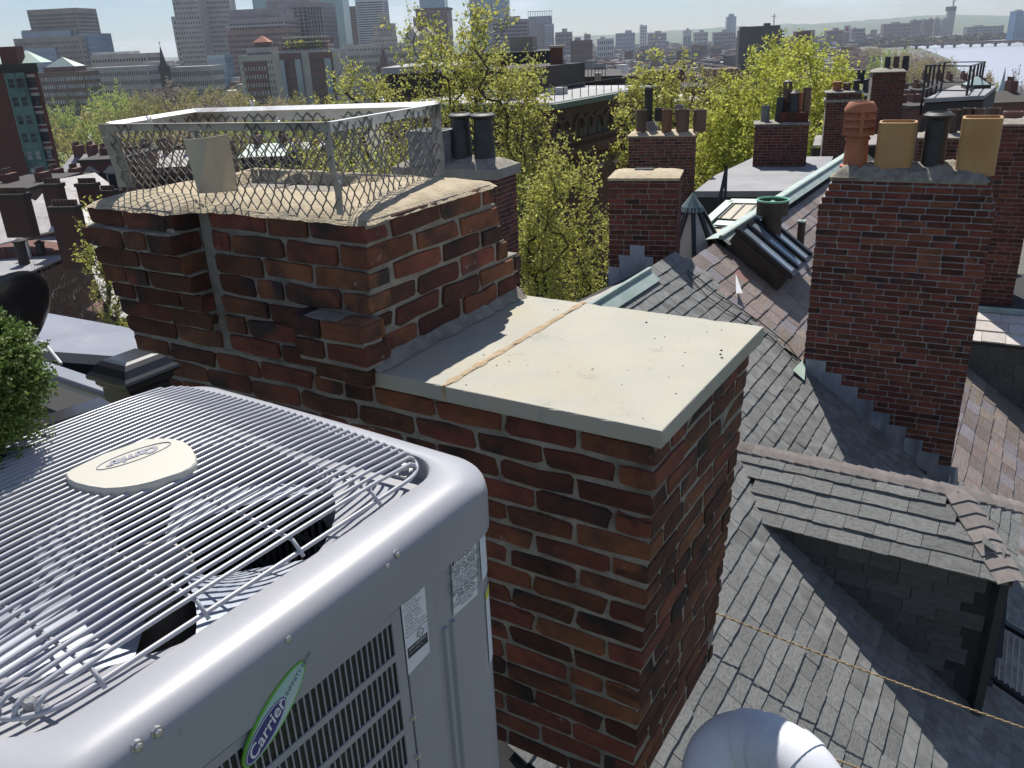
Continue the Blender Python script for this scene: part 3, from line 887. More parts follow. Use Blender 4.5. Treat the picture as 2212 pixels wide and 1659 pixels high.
# ------------------------------------------------------------------ roofs of the neighbouring houses
M['shingle'] = mat('grey_asphalt_shingle', (0.145, 0.147, 0.145), (0.215, 0.218, 0.212), rough=0.95, scale=9, bump=0.6, bscale=160, rnd=0.16, c3=(0.115, 0.115, 0.112), s3=5, t3=(.5, .7), bdist=.004)
M['capsh'] = mat('brownish_cap_shingle', (0.19, 0.165, 0.155), (0.25, 0.225, 0.21), rough=0.95, scale=14, bump=0.6, bscale=160, rnd=0.14, bdist=.004)
M['slate'] = mat('weathered_roof_slate', (0.175, 0.135, 0.115), (0.25, 0.205, 0.175), rough=0.6, scale=3, detail=6, bump=0.3, bscale=30, rnd=0.22, hue=0.02, stretch=(.5, 3, 1), c3=(.20, .19, .21), s3=1.2, t3=(.5, .7), bdist=.004)
M['slate_red'] = mat('reddish_roof_slate', (0.23, 0.125, 0.11), (0.27, 0.16, 0.14), rough=0.6, scale=4, rnd=.15)
M['slate_blue'] = mat('mauve_roof_slate', (0.19, 0.17, 0.185), (0.24, 0.22, 0.235), rough=0.55, scale=4, rnd=.15)
M['slate_pale'] = mat('pale_roof_slate', (0.42, 0.38, 0.35), (0.52, 0.48, 0.44), rough=0.42, scale=4, rnd=.12, c3=(.30, .25, .20), s3=2, t3=(.6, .75))
M['slate_shade'] = mat('shaded_cheek_slate', (0.04, 0.042, 0.045), (0.07, 0.072, 0.072), rough=0.55, scale=4, rnd=.25)  # shade on the dormer cheeks is put into this dark colour
M['deck'] = mat('dark_roof_felt', (0.03, 0.03, 0.032), rough=.9)
M['verd'] = mat('verdigris_copper', (0.27, 0.345, 0.315), (0.37, 0.44, 0.405), rough=0.55, metal=.15, scale=5, c3=(.16, .17, .15), s3=3, t3=(.58, .72))
M['verdbright'] = mat('bright_verdigris', (0.16, 0.42, 0.30), (0.25, 0.50, 0.38), rough=.6, scale=9)
M['bronze'] = mat('dark_oxidised_copper', (0.035, 0.028, 0.024), (0.06, 0.048, 0.04), rough=0.5, metal=.25, scale=8)
M['lead'] = mat('lead_flashing', (0.25, 0.27, 0.32), (0.36, 0.38, 0.43), rough=0.6, metal=.2, scale=5, stretch=(1, 1, .3), c3=(.12, .13, .16), s3=4, t3=(.5, .7), rnd=.2)
M['glass'] = mat('sky_reflecting_glass', (0.30, 0.36, 0.42), rough=0.10, spec=0.8, metal=.35, bump=.08, bscale=40, bdist=.004)
M['frost'] = mat('frosted_glass', (0.42, 0.40, 0.38), rough=0.22, spec=0.8, bump=.12, bscale=60, bdist=.004)
M['creamglass'] = mat('cream_glazing', (0.52, 0.46, 0.34), rough=0.25, spec=.7)
M['membrane'] = mat('grey_roof_membrane', (0.22, 0.22, 0.23), (0.28, 0.28, 0.29), rough=.75, scale=1.2, c3=(.34, .34, .35), s3=.8, t3=(.55, .8))
M['blackmetal'] = mat('black_painted_metal', (0.012, 0.012, 0.014), rough=0.38, spec=.5)
M['darkwall'] = mat('dark_timber', (0.02, 0.02, 0.022), (0.035, 0.035, 0.035), rough=.8, scale=3)

GP = R(36)
P1 = atr(1740, 800, 10.0)
GN = XV * math.sin(GP) + Vector((0, 0, math.cos(GP)))
GD = XV * math.cos(GP) - Vector((0, 0, math.sin(GP)))       # down the slope
def Gp(u, s, h=0.0): return P1 + UV * u + GD * s + GN * h
def gus(x, y, h=0.0):
    p = onpl(x, y, P1 + GN * h, GN) - P1
    return p.dot(UV), p.dot(GD)
CAMV = Vector((0, 0, 0))
def to_px(p):
    d = p.dot(_f)
    if d < .05: return None
    return 1106 + FOC * p.dot(_r) / d, 829.5 - FOC * p.dot(_u) / d
def in_poly(p, poly):
    x, y = p; c = False; j = len(poly) - 1
    for i in range(len(poly)):
        xi, yi = poly[i]; xj, yj = poly[j]
        if (yi > y) != (yj > y) and x < (xj - xi) * (y - yi) / (yj - yi) + xi: c = not c
        j = i
    return c
SH = {}
def shingle_variants(key, mats, n=5, t=.010, jit=.02, seed=3):
    """a tapered tile: x across, -y up the slope; butt edge at y=+.5 lifted by t"""
    rg = random.Random(seed); out = []
    for _ in range(n):
        b = MB(); j = lambda: rg.uniform(-jit, jit)
        yb_ = [0.5 + j() * .8 for _ in range(4)]
        xs = [-.492, -.17, .17, .492]
        top = [(x, y + 0, 1.0) for x, y in zip(xs, yb_)]
        up_ = [(x, -.62, .12) for x in xs]
        bot = [(x, y, 0.0) for x, y in zip(xs, yb_)]
        b.loft([up_, top, bot], close=False)
        b.add([up_[0], top[0], bot[0], up_[3], top[3], bot[3]], [(0, 2, 1), (3, 4, 5)])
        b.f = [tuple(f) for f in b.f]
        out.append(b)
    SH[key] = [b.mesh('shingle', M[mats]) for b in out] if isinstance(mats, str) else [[b.mesh('shingle', M[m_]) for b in out] for m_ in mats]
shingle_variants('grey', 'shingle', 7, jit=.035)
shingle_variants('slate', ['slate', 'slate_red', 'slate_blue'], 5, jit=.03, seed=5)
shingle_variants('pale', 'slate_pale', 4, seed=6)
shingle_variants('sdark', 'slate_shade', 4, seed=8)
def tile(parent, O, ud, dd, nn, poly, ex, wr, th, key, rng, limit=300, name='shingle', margin=60, jitter=.05, pick=None):
    """courses of tiles on the plane O + ud*u + dd*s inside poly [(u, s)...]"""
    loc_ = local(parent)
    s0 = min(p[1] for p in poly); s1 = max(p[1] for p in poly)
    u0 = min(p[0] for p in poly); u1 = max(p[0] for p in poly)
    items = []
    row = 0; s_ = s0 + ex * .5
    while s_ < s1 + ex * .5:
        u = u0 - rng.uniform(0, wr[1])
        while u < u1:
            w = rng.uniform(*wr)
            c = (u + w / 2, s_)
            if in_poly(c, poly):
                p = O + ud * c[0] + dd * c[1]
                q = to_px(p)
                if q and -margin < q[0] < 2212 + margin and -margin < q[1] < 1659 + margin:
                    items.append((p.length, p, w, row))
            u += w
        s_ += ex; row += 1
    items.sort(key=lambda t: t[0])
    Rb = Matrix((ud, dd, nn)).transposed()
    rest = MB(); mt = None
    for i, (d, p, w, row) in enumerate(items):
        vs_ = SH[key]
        if isinstance(vs_[0], list): vs_ = vs_[pick(rng)]
        me = vs_[rng.randrange(len(vs_))]
        mt = me.materials[0] if mt is None else mt
        S_ = Rb @ Matrix.Diagonal((w, ex * (1 + rng.uniform(-jitter, jitter)), th * rng.uniform(.75, 1.3)))
        Mx = loc_ @ (Matrix.Translation(p + nn * rng.uniform(0, th * .15)) @ S_.to_4x4())
        if i < limit:
            o = bpy.data.objects.new(name, me); COL.objects.link(o); o.parent = parent; o.matrix_local = Mx
        else:
            rest.add([Mx @ v.co for v in me.vertices], [tuple(pp.vertices) for pp in me.polygons])
    if rest.v: rest.build('further_' + name + 's', mt, parent, kind='stuff')
    return len(items)
def loc_poly(parent, pts): L_ = local(parent); return [L_ @ p for p in pts]

rng = random.Random(21)
# ---- grey shingled house: main slope, copper ridge, dormer
hA = thing('shingled_house', 'house with grey asphalt shingle roof and a hipped dormer below the near chimney', 'house', P1 + Vector((0, 0, -8)))
UB = .12                                             # party line with the slate roof
RS = -1.98                                           # slope coordinate of the ridge
b = MB(); b.prism(loc_poly(hA, [Gp(-6.5, RS, -.03), Gp(-6.5, 4.2, -.03), Gp(UB, 4.2, -.03), Gp(UB, RS, -.03)]), GN * -.06)
L_ = local(hA)
rid = Gp(0, RS); far_ = rid - XV * 4.0 - Vector((0, 0, 2.6))
q0, q1 = Gp(-6.5, RS), Gp(UB - .02, RS)
back = -XV * 3.6 - Vector((0, 0, 2.0))
b.prism(loc_poly(hA, [q0, q1, q1 + back, q0 + back]), Vector((0, 0, -.05)))
b.build('roof_deck', M['deck'], hA)
tile(hA, P1, UV, GD, GN, [(-6.2, RS + .16), (-.85, RS + .16), (-.85, RS - .02), (UB, RS - .02), (UB, 4.0), (-6.2, 4.0)], .128, (.17, .31), .016, 'grey', rng, 300)
# pale slates on the other side of the ridge, seen edge on over the coping
bd = back.normalized(); bn = UV.cross(bd).normalized(); bn = bn if bn.z > 0 else -bn
tile(hA, q1, UV, bd, bn, [(-3.2, .12), (-.75, .12), (-.75, 1.1), (-3.2, 1.1)], .16, (.16, .26), .010, 'pale', rng, 80, name='slate')
b = MB()
for sgn, w in ((1, .17), (-1, .17)):
    a0, a1 = Gp(-6.4, RS, .035), Gp(-.78, RS, .035)
    dd_ = GD if sgn > 0 else bd
    b.prism(loc_poly(hA, [a0, a1, a1 + dd_ * w, a0 + dd_ * w] if sgn > 0 else [a0 + dd_ * w, a1 + dd_ * w, a1, a0]), Vector((0, 0, .006)))
b.tube(loc_poly(hA, [Gp(-6.4, RS, .045), Gp(-.78, RS, .045)]), .028, 8)
b.build('copper_ridge', M['verd'], hA)
# the dormer (hipped, ridge runs down-house from the slope)
dr0 = onpl(1585, 957, P1 + GN * .0, GN)              # where its ridge leaves the slope
zr = dr0.z
dr1 = onz(2066, 1076, zr); dr1 = dr0 + XV * (dr1 - dr0).dot(XV)
de0 = onpl(1650, 1112, P1, GN); ze = de0.z
ea = onz(2188, 1268, ze)
exv = (ea - de0).dot(XV); eu = (ea - dr0).dot(UV) * .5 + (de0 - dr0).dot(UV) * .5
de0 = dr0 + UV * eu + XV * ((de0 - dr0).dot(XV)) + Vector((0, 0, ze - zr))
de1 = dr0 + UV * eu + XV * ((ea - dr0).dot(XV)) + Vector((0, 0, ze - zr))
fe1 = dr0 - UV * eu * .9 + XV * ((ea - dr0).dot(XV)) + Vector((0, 0, ze - zr))
fe0 = dr0 - UV * eu * .9 + XV * (-.1) + Vector((0, 0, ze - zr))
sl = (de0 - dr0); sl = (sl - XV * sl.dot(XV)).normalized()
sn = XV.cross(sl); sn = sn if sn.z > 0 else -sn
SLEN = ((de0 - dr0) - XV * (de0 - dr0).dot(XV)).length
hl = (de1 - dr1); hip_d = (de1 - dr1)
b = MB()
for poly in ([dr0, dr1, de1, de0], [dr1, fe1, de1], [dr0, fe0, fe1, dr1]):
    nn_ = (poly[1] - poly[0]).cross(poly[2] - poly[0]).normalized(); nn_ = nn_ if nn_.z > 0 else -nn_
    b.prism(loc_poly(hA, [p - nn_ * .012 for p in poly]), loc_poly(hA, [nn_ * -.05 + hA.location])[0])
b.build('dormer_roof', M['deck'], hA)
ls = (dr1 - dr0).dot(XV); le = (de1 - dr0).dot(XV); l0 = (de0 - dr0).dot(XV)
tile(hA, dr0, XV, sl, sn, [(0.0, 0.05), (ls, .05), (le, SLEN), (l0, SLEN)], SLEN / 5.0, (.17, .36), .018, 'grey', rng, 120)
hd = (fe1 - de1).normalized(); hs = ((de1 + fe1) / 2 - dr1); hs = (hs - hd * hs.dot(hd)).normalized(); hn = hd.cross(hs); hn = hn if hn.z > 0 else -hn
hx0 = (de1 - dr1).dot(hd); hx1 = (fe1 - dr1).dot(hd); hsl = (de1 - dr1).dot(hs)
tile(hA, dr1, hd if (hd.cross(hs)).dot(hn) > 0 else -hd, hs, hn, [(0, 0), (hx1, hsl), (hx0, hsl)] if (hd.cross(hs)).dot(hn) > 0 else [(0, 0), (-hx1, hsl), (-hx0, hsl)], hsl / 6, (.16, .3), .016, 'grey', rng, 60)
def caps(a, b_, n, w, nm, pa, pb, lift=.016):
    """bent cap shingles from a up to (or along) b_, lying on the two roof planes pa and pb (directions down each side)"""
    d = (b_ - a).normalized(); L_ = local(hA); st = (b_ - a).length / n
    up_ = -(pa + pb); up_.normalize()
    for i in range(n):
        q = MB(); loops = []
        for k, dz in ((i * st - .012, .016), ((i + 1) * st + .01, .002)):
            c = a + d * k + up_ * (lift + dz)
            top_ = [c + pa * w, c + pa * w * .45 + up_ * .004, c + up_ * .0, c + pb * w * .45 + up_ * .004, c + pb * w]
            loops.append([L_ @ p for p in top_ + [p - up_ * .012 for p in reversed(top_)]])
        q.loft(loops, cap0=True, cap1=True)
        q.build(nm, M['capsh'], hA)
fs_ = (fe0 - dr0); fs_ = (fs_ - XV * fs_.dot(XV)).normalized()
def perp_in(nrm_, d, toward):
    p = nrm_.cross(d).normalized(); return p if p.dot(toward) > 0 else -p
fn_ = XV.cross(fs_); fn_ = fn_ if fn_.z > 0 else -fn_
caps(dr0 - XV * .05, dr1, 15, .105, 'ridge_cap', sl, fs_)
d1 = (dr1 - de1).normalized(); caps(de1, dr1, 7, .13, 'hip_cap', perp_in(sn, d1, dr0 - dr1), perp_in(hn, d1, fe1 - de1))
d2 = (dr1 - fe1).normalized(); caps(fe1, dr1, 7, .12, 'hip_cap', perp_in(fn_, d2, dr0 - dr1), perp_in(hn, d2, de1 - fe1))
b = MB()                                             # cheek below the eave, shade put into its shingles, and the end wall
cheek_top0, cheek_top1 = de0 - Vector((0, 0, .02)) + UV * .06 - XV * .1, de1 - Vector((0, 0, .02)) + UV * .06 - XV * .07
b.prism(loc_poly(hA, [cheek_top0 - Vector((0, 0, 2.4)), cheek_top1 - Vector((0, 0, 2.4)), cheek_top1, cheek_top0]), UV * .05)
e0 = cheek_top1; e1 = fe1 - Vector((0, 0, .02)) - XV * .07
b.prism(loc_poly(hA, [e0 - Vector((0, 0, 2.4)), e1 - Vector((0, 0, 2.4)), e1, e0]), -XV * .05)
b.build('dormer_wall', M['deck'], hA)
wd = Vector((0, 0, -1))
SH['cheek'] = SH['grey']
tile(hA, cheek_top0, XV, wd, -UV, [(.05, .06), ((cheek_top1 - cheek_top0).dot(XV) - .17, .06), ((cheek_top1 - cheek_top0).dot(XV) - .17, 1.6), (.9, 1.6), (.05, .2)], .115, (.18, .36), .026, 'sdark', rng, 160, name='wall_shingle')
b = MB(); b.bar(L_ @ (cheek_top1 + UV * -.02), L_ @ (cheek_top1 + UV * -.02 - Vector((0, 0, 2.2))), .09, .07); b.build('corner_board', M['darkwall'], hA)
b = MB(); b.bar(L_ @ (de0 - XV * .12 - Vector((0, 0, .035))), L_ @ (de1 - Vector((0, 0, .035))), .012, .03); b.build('drip_edge', mat('rusty_drip_edge', (.06, .045, .04), rough=.6), hA)

# ---- slate house: the same slope continued beyond the party line
hB = thing('slate_house', 'house with weathered brown and mauve slate roof carrying dark skylights', 'house', P1 + Vector((0, 0, -8)))
lift = -.05
b = MB(); b.prism(loc_poly(hB, [Gp(UB, RS + .12, lift - .02), Gp(UB, 6.0, lift - .02), Gp(11, 6.0, lift - .02), Gp(11, RS + .12, lift - .02)]), GN * -.06)
b.build('roof_deck', M['deck'], hB)
def pk(r): 
    v = r.random(); return 1 if v < .03 else (2 if v < .18 else 0)
O_ = P1 + GN * lift
tile(hB, O_, UV, GD, GN, [(UB, RS + .15), (1.25, RS + .15), (1.25, RS + .30), (10, RS + .30), (10, 5.0), (UB, 5.0)], .21, (.20, .36), .018, 'slate', rng, 300, name='slate', pick=pk)
b = MB(); a0, a1 = Gp(1.25, RS + .14, .05), Gp(10.5, RS + .14, .05)
b.prism(loc_poly(hB, [a0, a0 + GD * .15, a1 + GD * .15, a1]), GN * .008)
b.prism(loc_poly(hB, [a0 - XV * .2 - Vector((0, 0, .04)), a0, a1, a1 - XV * .2 - Vector((0, 0, .04))]), GN * .008)
b.tube(loc_poly(hB, [a0 + GN * .012, a1 + GN * .012]), .03, 8)
b.build('copper_ridge', M['verd'], hB)
b = MB(); k0 = onpl(1604, 603, P1, GN); L_ = local(hB)
for (x0, y0), (x1, y1), (x2, y2) in (((1589, 592), (1604, 634), (1590, 634)),):
    b.prism([L_ @ onpl(x0, y0, P1 + GN * .06, GN), L_ @ onpl(x2, y2, P1 + GN * .02, GN), L_ @ onpl(x1, y1, P1 + GN * .05, GN)], GN * .004)
b.build('white_flashing', mat('white_painted_flashing', (.62, .62, .66), rough=.5), hB)

# ---- helper for chimneys placed by their front top corners
brick_variants('mid', 0.2, 0.052, 0.03, [M['brick_red']], n=7, jit=0.0025)
brick_variants('midd', 0.2, 0.052, 0.03, [M['brick_dim']], n=6, jit=0.0025)
def chimney(name, label, Ptl, az, width, height, depth, ch_, Lb, key='mid', mortar='mortar2', limit=300, step=None, rise=0.0, left=False, group=None, joint=.010):
    """Ptl: front top-left corner; az: bearing of the front face from left to right; local x right, y back, z down from 0"""
    rz = R(90 - az)
    t = thing(name, label, 'chimney', Ptl - Vector((0, 0, height)), rz, group)
    H0 = height
    nrow = int(height / ch_)
    bl = []; core = MB(); rg = random.Random(int(abs(Ptl.x * 100) + abs(Ptl.y * 10)))
    for k in range(nrow):
        z = H0 - ch_ * (k + .5)
        ins = step(k) if step else 0.0
        x0, x1 = ins, width - ins * .75
        core.box(x0 + .005, ins * .5 + .0055, z - ch_ / 2 - .0005, x1 - .0055, depth - ins * .3, z + ch_ / 2 + .0005)
        sc = ch_ / .0625
        st = rg.choice((0, .1)) if k % 2 else 0
        for c, l in course(x0, x1, Lb, joint, (Lb / 2 if k % 2 else 0) + rg.uniform(-.015, .015), rg, .07):
            bl.append((k * .1, (c, ins * .5 - rg.uniform(0, .003), z + rg.uniform(-.0015, .0015)), 0, l / .2, rg.uniform(-.008, .008)))
        for c, l in course(ins * .5, depth - ins * .3, Lb, joint, Lb / 2 if (k + 1) % 2 else 0, rg, .07):
            bl.append((k * .1 + .05, (x1 + rg.uniform(0, .003), c, z), PI / 2, l / .2, 0))
        if left:
            for c, l in course(ins * .5, depth - ins * .3, Lb, joint, Lb / 2 if (k + 1) % 2 else 0, rg, .07):
                bl.append((k * .1 + 9, (x0 - rg.uniform(0, .003), c, z), -PI / 2, l / .2, 0))
    core.build('mortar', M[mortar], t)
    # course height differs: scale the meshes through a prepared variant
    kk = (key, round(ch_, 4))
    if kk not in BR_L:
        brick_variants(kk, .2, ch_ - joint, .03, [BR_L[key][0].materials[0]], n=7, jit=.0022 * (1 if ch_ > .055 else .7))
    lay(bl, t, kk, limit)
    t['_top'] = height
    return t
def wash_cap(t, x0, x1, y0, y1, z, h, mt='wash', over=.0, n=14, rag=.01, name='mortar_cap', sh=.12):
    """humped mortar cap"""
    vs = []; fs = []; NX_, NY_ = n, max(6, n // 2)
    for j in range(NY_ + 1):
        for i in range(NX_ + 1):
            u, v = i / NX_, j / NY_
            x = x0 - over + (x1 - x0 + 2 * over) * u; y = y0 - over + (y1 - y0 + 2 * over) * v
            d = min(u * (x1 - x0), (1 - u) * (x1 - x0), v * (y1 - y0), (1 - v) * (y1 - y0))
            e = i in (0, NX_) or j in (0, NY_)
            zz = z + (0 if e else h * (1 - math.exp(-d / sh)) + rag * (mnoise.noise(Vector((x * 7 + z, y * 7, 1)))+ .6 * mnoise.noise(Vector((x * 19, y * 19, z)))))
            vs.append((x, y, zz))
    for j in range(NY_):
        for i in range(NX_):
            a = j * (NX_ + 1) + i; fs.append((a, a + 1, a + NX_ + 2, a + NX_ + 1))
    b = MB().add(vs, fs)
    ring_ = [i for i in range(NX_ + 1)]
    b.box(x0 - over + .003, y0 - over + .003, z - .03, x1 + over - .003, y1 + over - .003, z - .0005)
    return b.build(name, M[mt], t, smooth=True)
M['terra'] = mat('terracotta', (0.36, 0.125, 0.065), (0.44, 0.17, 0.09), rough=.75, scale=5, c3=(.30, .11, .065), s3=2, t3=(.5, .7), bump=.15, bscale=50)
M['tanclay'] = mat('tan_fired_clay', (0.40, 0.225, 0.085), (0.50, 0.30, 0.13), rough=.6, scale=3, stretch=(1, 1, .6), c3=(.40, .23, .13), s3=2, t3=(.5, .7))
M['blackpot'] = mat('black_clay', (0.025, 0.025, 0.027), (0.045, 0.045, 0.048), rough=.6, scale=7)
M['brownpot'] = mat('brown_glazed_clay', (0.085, 0.045, 0.032), (0.13, 0.07, 0.05), rough=.45, scale=5, stretch=(1, 1, .2), rnd=.3)
M['rustpot'] = mat('rusty_clay', (0.15, 0.062, 0.03), (0.20, 0.085, 0.04), rough=.5, scale=5, stretch=(1, 1, .2))
M['greypot'] = mat('grey_clay', (0.12, 0.12, 0.125), (0.2, 0.2, 0.2), rough=.7, scale=6)
M['redpot'] = mat('dull_red_clay', (0.17, 0.075, 0.06), (0.22, 0.10, 0.08), rough=.7, scale=6)
def pot(t, x, y, z, r, h, kind='plain', mt='brownpot', r2=None, name='chimney_pot', tilt=0.0):
    Mx = Matrix.Translation((x, y, z)) @ Matrix.Rotation(tilt, 4, 'Y')
    r2 = r if r2 is None else r2
    b = MB()
    if kind == 'plain':
        b.lathe([(r, 0), (r2, h * .93), (r2 * 1.06, h * .94), (r2 * 1.06, h), (r2 * .86, h), (r2 * .84, h * .5), (.001, h * .5)], 20, M=Mx)
    elif kind == 'flare':
        b.lathe([(r, 0), (r2, h * .80), (r2, h * .87), (r2 * 1.36, h * .92), (r2 * 1.40, h * .955), (r2 * 1.05, h), (r2 * .88, h), (r2 * .8, h * .6), (.001, h * .6)], 22, M=Mx)
    elif kind == 'louvre':
        pr = [(r * 1.32, 0), (r * 1.30, h * .03), (r * 1.05, h * .05), (r * .95, h * .42), (r * 1.10, h * .43), (r * 1.10, h * .455), (r * 1.0, h * .47)]
        for k in range(3):
            zz = h * (.50 + .115 * k)
            pr += [(r * .98, zz), (r * 1.34, zz + h * .012), (r * 1.36, zz + h * .035), (r * 1.12, zz + h * .075)]
        pr += [(r * 1.02, h * .85), (r * 1.38, h * .86), (r * 1.38, h * .90), (r * 1.10, h * .985), (r * 1.02, h), (r * .84, h), (r * .8, h * .6), (.001, h * .6)]
        b.lathe(pr, 22, M=Mx)
        for k in range(4):
            a = PI / 4 + k * PI / 2 - .5
            c = Vector((math.cos(a) * r * 1.18, math.sin(a) * r * 1.18, 0))
            b.bar(Mx @ (c + Vector((0, 0, h * .49))), Mx @ (c + Vector((0, 0, h * .87))), r * .28, r * .34)
    elif kind == 'square':
        def rr(a, bb, rad, zz): 
            out = []
            for q in range(4):
                cx = (a - rad) * (1, -1, -1, 1)[q]; cy = (bb - rad) * (1, 1, -1, -1)[q]
                for i in range(5):
                    tt = PI / 2 * (q + i / 4); out.append(Mx @ Vector((cx + rad * math.cos(tt), cy + rad * math.sin(tt), zz)))
            return out
        a, bb = r, r2
        b.loft([rr(a, bb, .075, 0), rr(a, bb, .075, h - .006), rr(a - .006, bb - .006, .07, h), rr(a - .024, bb - .024, .055, h), rr(a - .026, bb - .026, .053, h * .3)], cap1=True)
    elif kind == 'crown':
        b.lathe([(r * 1.1, 0), (r, h * .1), (r, h * .45), (r * 1.25, h * .5), (r * 1.25, h * .56), (r, h * .6), (r, h * .8), (r * .9, h), (r * .7, h), (r * .7, h * .5), (.001, h * .5)], 16, M=Mx)
        for k in range(4):
            a = k * PI / 2 + .4; c = Vector((math.cos(a), math.sin(a), 0)) * r * .95
            b.bar(Mx @ (c + Vector((0, 0, h * .9))), Mx @ (c + Vector((0, 0, h * 1.25))), r * .5, r * .4)
        b.lathe([(r * 1.2, h * 1.24), (r * 1.1, h * 1.32), (.001, h * 1.38)], 12, M=Mx)
    elif kind == 'cone':
        b.lathe([(r, 0), (r2, h * .8), (r2 * 1.3, h * .82), (r2 * 1.3, h * .86), (.001, h)], 18, M=Mx)
    return b.build(name, M[mt], t, smooth=True)
def face_from(tl, tr, Rd, az):
    """front-face corner and width from two picture points on a level-ish top edge"""
    A = atr(tl[0], tl[1], Rd)
    d = azdir(az); n_ = Vector((-d.y, d.x, 0))
    B = onpl(tr[0], tr[1], A, n_)
    return A, (B - A).dot(d)

# ---- the big chimney on the party line
P2 = onpl(2050, 1055, P1, GN)
azb = 90 - math.degrees(math.atan2((P2 - P1).y, (P2 - P1).x))
db = azdir(azb); nb = Vector((-db.y, db.x, 0))
tlb = onpl(1752, 622, P1, nb)                        # a point up the left edge
zt = onpl(1765, 425, P1, nb).z; ztop = onpl(1790, 384, P1, nb).z
xl = (onpl(1765, 470, P1, nb) - P1).dot(db); xr_ = (onpl(2118, 640, P1, nb) - P1).dot(db)
x_bl = 0.0
WB = xr_ - xl
HB = ztop - P2.z + .05
bc = P1 + db * xl; bc.z = ztop
CHB = .0695 * .955
bigc = chimney('brick_chimney', 'big square red brick chimney with four mismatched pots standing in the slate roof', bc, azb, WB, HB, .62, CHB, .213, 'mid', 'mortar2', 300,
               step=lambda k: max(0, .026 * (4 - k)) if k < 4 else 0.0)
HBt = HB
wash_cap(bigc, .10, WB - .10, .04, .58, HBt - .002, .14, 'mortar', n=34, rag=.045, sh=.09)
b = MB()
for x in (.1, .17, .25): 
    b.box(x, .05, HBt - .005, x + .10, .16, HBt + .03 + .05 * rng.random(), M=Matrix.Rotation(.02, 4, 'X'))
wash_cap(bigc, .08, .36, .04, .2, HBt, .06, 'wash', n=10, rag=.04, sh=.05, name='loose_mortar')
def bx_(p): q = onpl(p[0], p[1], P1 + nb * .30, nb); return (q - P1).dot(db) - xl
def hz_(p0, p1):
    a = onpl(p0[0], p0[1], P1 + nb * .30, nb); c = onpl(p1[0], p1[1], P1 + nb * .30, nb); return c.z - a.z
pz = HBt + .09
s1 = (bx_((1888, 285)) - bx_((1818, 285)))
pot(bigc, bx_((1846, 358)), .30, pz - .02, s1 / 2 / 1.36, hz_((1846, 355), (1853, 214)), 'louvre', 'terra')
s2 = bx_((1975, 300)) - bx_((1893, 300)); pot(bigc, bx_((1930, 350)), .28, pz - .04, s2 / 2, hz_((1930, 362), (1936, 256)), 'square', 'tanclay', r2=.15)
pot(bigc, bx_((2014, 350)), .30, pz - .04, (bx_((2042, 350)) - bx_((1988, 350))) / 2, hz_((2014, 358), (2022, 230)), 'flare', 'blackpot', r2=(bx_((2050, 280)) - bx_((2000, 280))) / 2)
s2 = bx_((2155, 320)) - bx_((2068, 320)); pot(bigc, bx_((2104, 372)), .28, pz - .05, s2 / 2, hz_((2104, 378), (2112, 256)), 'square', 'tanclay', r2=.16)
b = MB()                                             # stepped lead flashing down the front
Lb_ = local(bigc)
nst = 9
for i in range(nst):
    f0, f1 = i / nst, (i + 1) / nst
    lo0 = P1.lerp(P2, f0); lo1 = P1.lerp(P2, f1 + .02)
    a0 = Lb_ @ lo0; a1 = Lb_ @ lo1
    q = MB()
    zt_ = a0.z + .02 + .12
    q.prism([(a0.x - .005, -.006 - .002 * (i % 2), a0.z - .06), (a1.x, -.006 - .002 * (i % 2), a1.z - .06), (a1.x, -.006 - .002 * (i % 2), zt_), (a0.x - .005, -.006 - .002 * (i % 2), zt_)], (0, -.004, 0))
    q.build('lead_flashing', M['lead'], bigc)
q = MB()
a0 = Lb_ @ P2
q.prism([(a0.x - .02, -.02, a0.z - .05), (a0.x + .10, .10, a0.z - .12), (a0.x + .05, .04, a0.z + .26), (a0.x - .02, -.012, a0.z + .16)], (0, -.006, 0)); q.build('lead_apron', M['lead'], bigc)
q = MB(); L_ = Lb_
q.prism([L_ @ onpl(1712, 800, P1 + GN * .03, GN), L_ @ onpl(1737, 822, P1 + GN * .03, GN), L_ @ onpl(1741, 770, P1 + GN * .05, GN)], Lb_.to_3x3() @ (GN * .006)); q.build('copper_apron', mat('pale_verdigris', (.42, .54, .46), (.5, .6, .52), rough=.6), bigc)

# ---- the short capped chimney on the copper ridge
azc = 106
A, wd_ = face_from((1315, 385), (1465, 397), 10.3, azc)
CH1 = 1.0
zb1 = onpl(1455, 598, A, Vector((-azdir(azc).y, azdir(azc).x, 0))).z
hc = A.z - zb1 + .12
rc = chimney('brick_chimney', 'short red brick chimney with sandy cap and lead skirt on the copper ridge', A, azc, wd_, hc, .62, .0615, .178, 'midd', 'mortar3', 300)
wash_cap(rc, 0, wd_, 0, .62, hc, .05, 'wash', over=.015, n=18, rag=.012, sh=.10)
q = MB(); q.box(wd_ * .33, .30, hc + .04, wd_ * .60, .44, hc + .0575); q.build('flue_shade_plate', M['black'], rc)  # black plate stands in for the darkness inside the flue
for k, (x0, x1, zz) in enumerate(((0.0, .17, .36), (.15, .33, .60), (.30, .50, .80), (.46, .62, .58), (.58, .78, .42), (.70, .925, .30))):
    q = MB(); q.prism([(wd_ * x0 / .925, -.008 - .003 * (k % 2), -.15), (wd_ * x1 / .925, -.008 - .003 * (k % 2), -.15), (wd_ * x1 / .925, -.008 - .003 * (k % 2), zz * .62), (wd_ * x0 / .925, -.008 - .003 * (k % 2), zz * .62 + .01)], (0, -.004, 0))
    q.build('lead_flashing', M['lead'], rc)
q = MB(); q.prism([(wd_ + .012, -.01, -.25), (wd_ + .012, .62, -.25), (wd_ + .012, .62, .16), (wd_ + .012, -.01, .16)], (.005, 0, 0)); q.build('lead_flashing', M['lead'], rc)
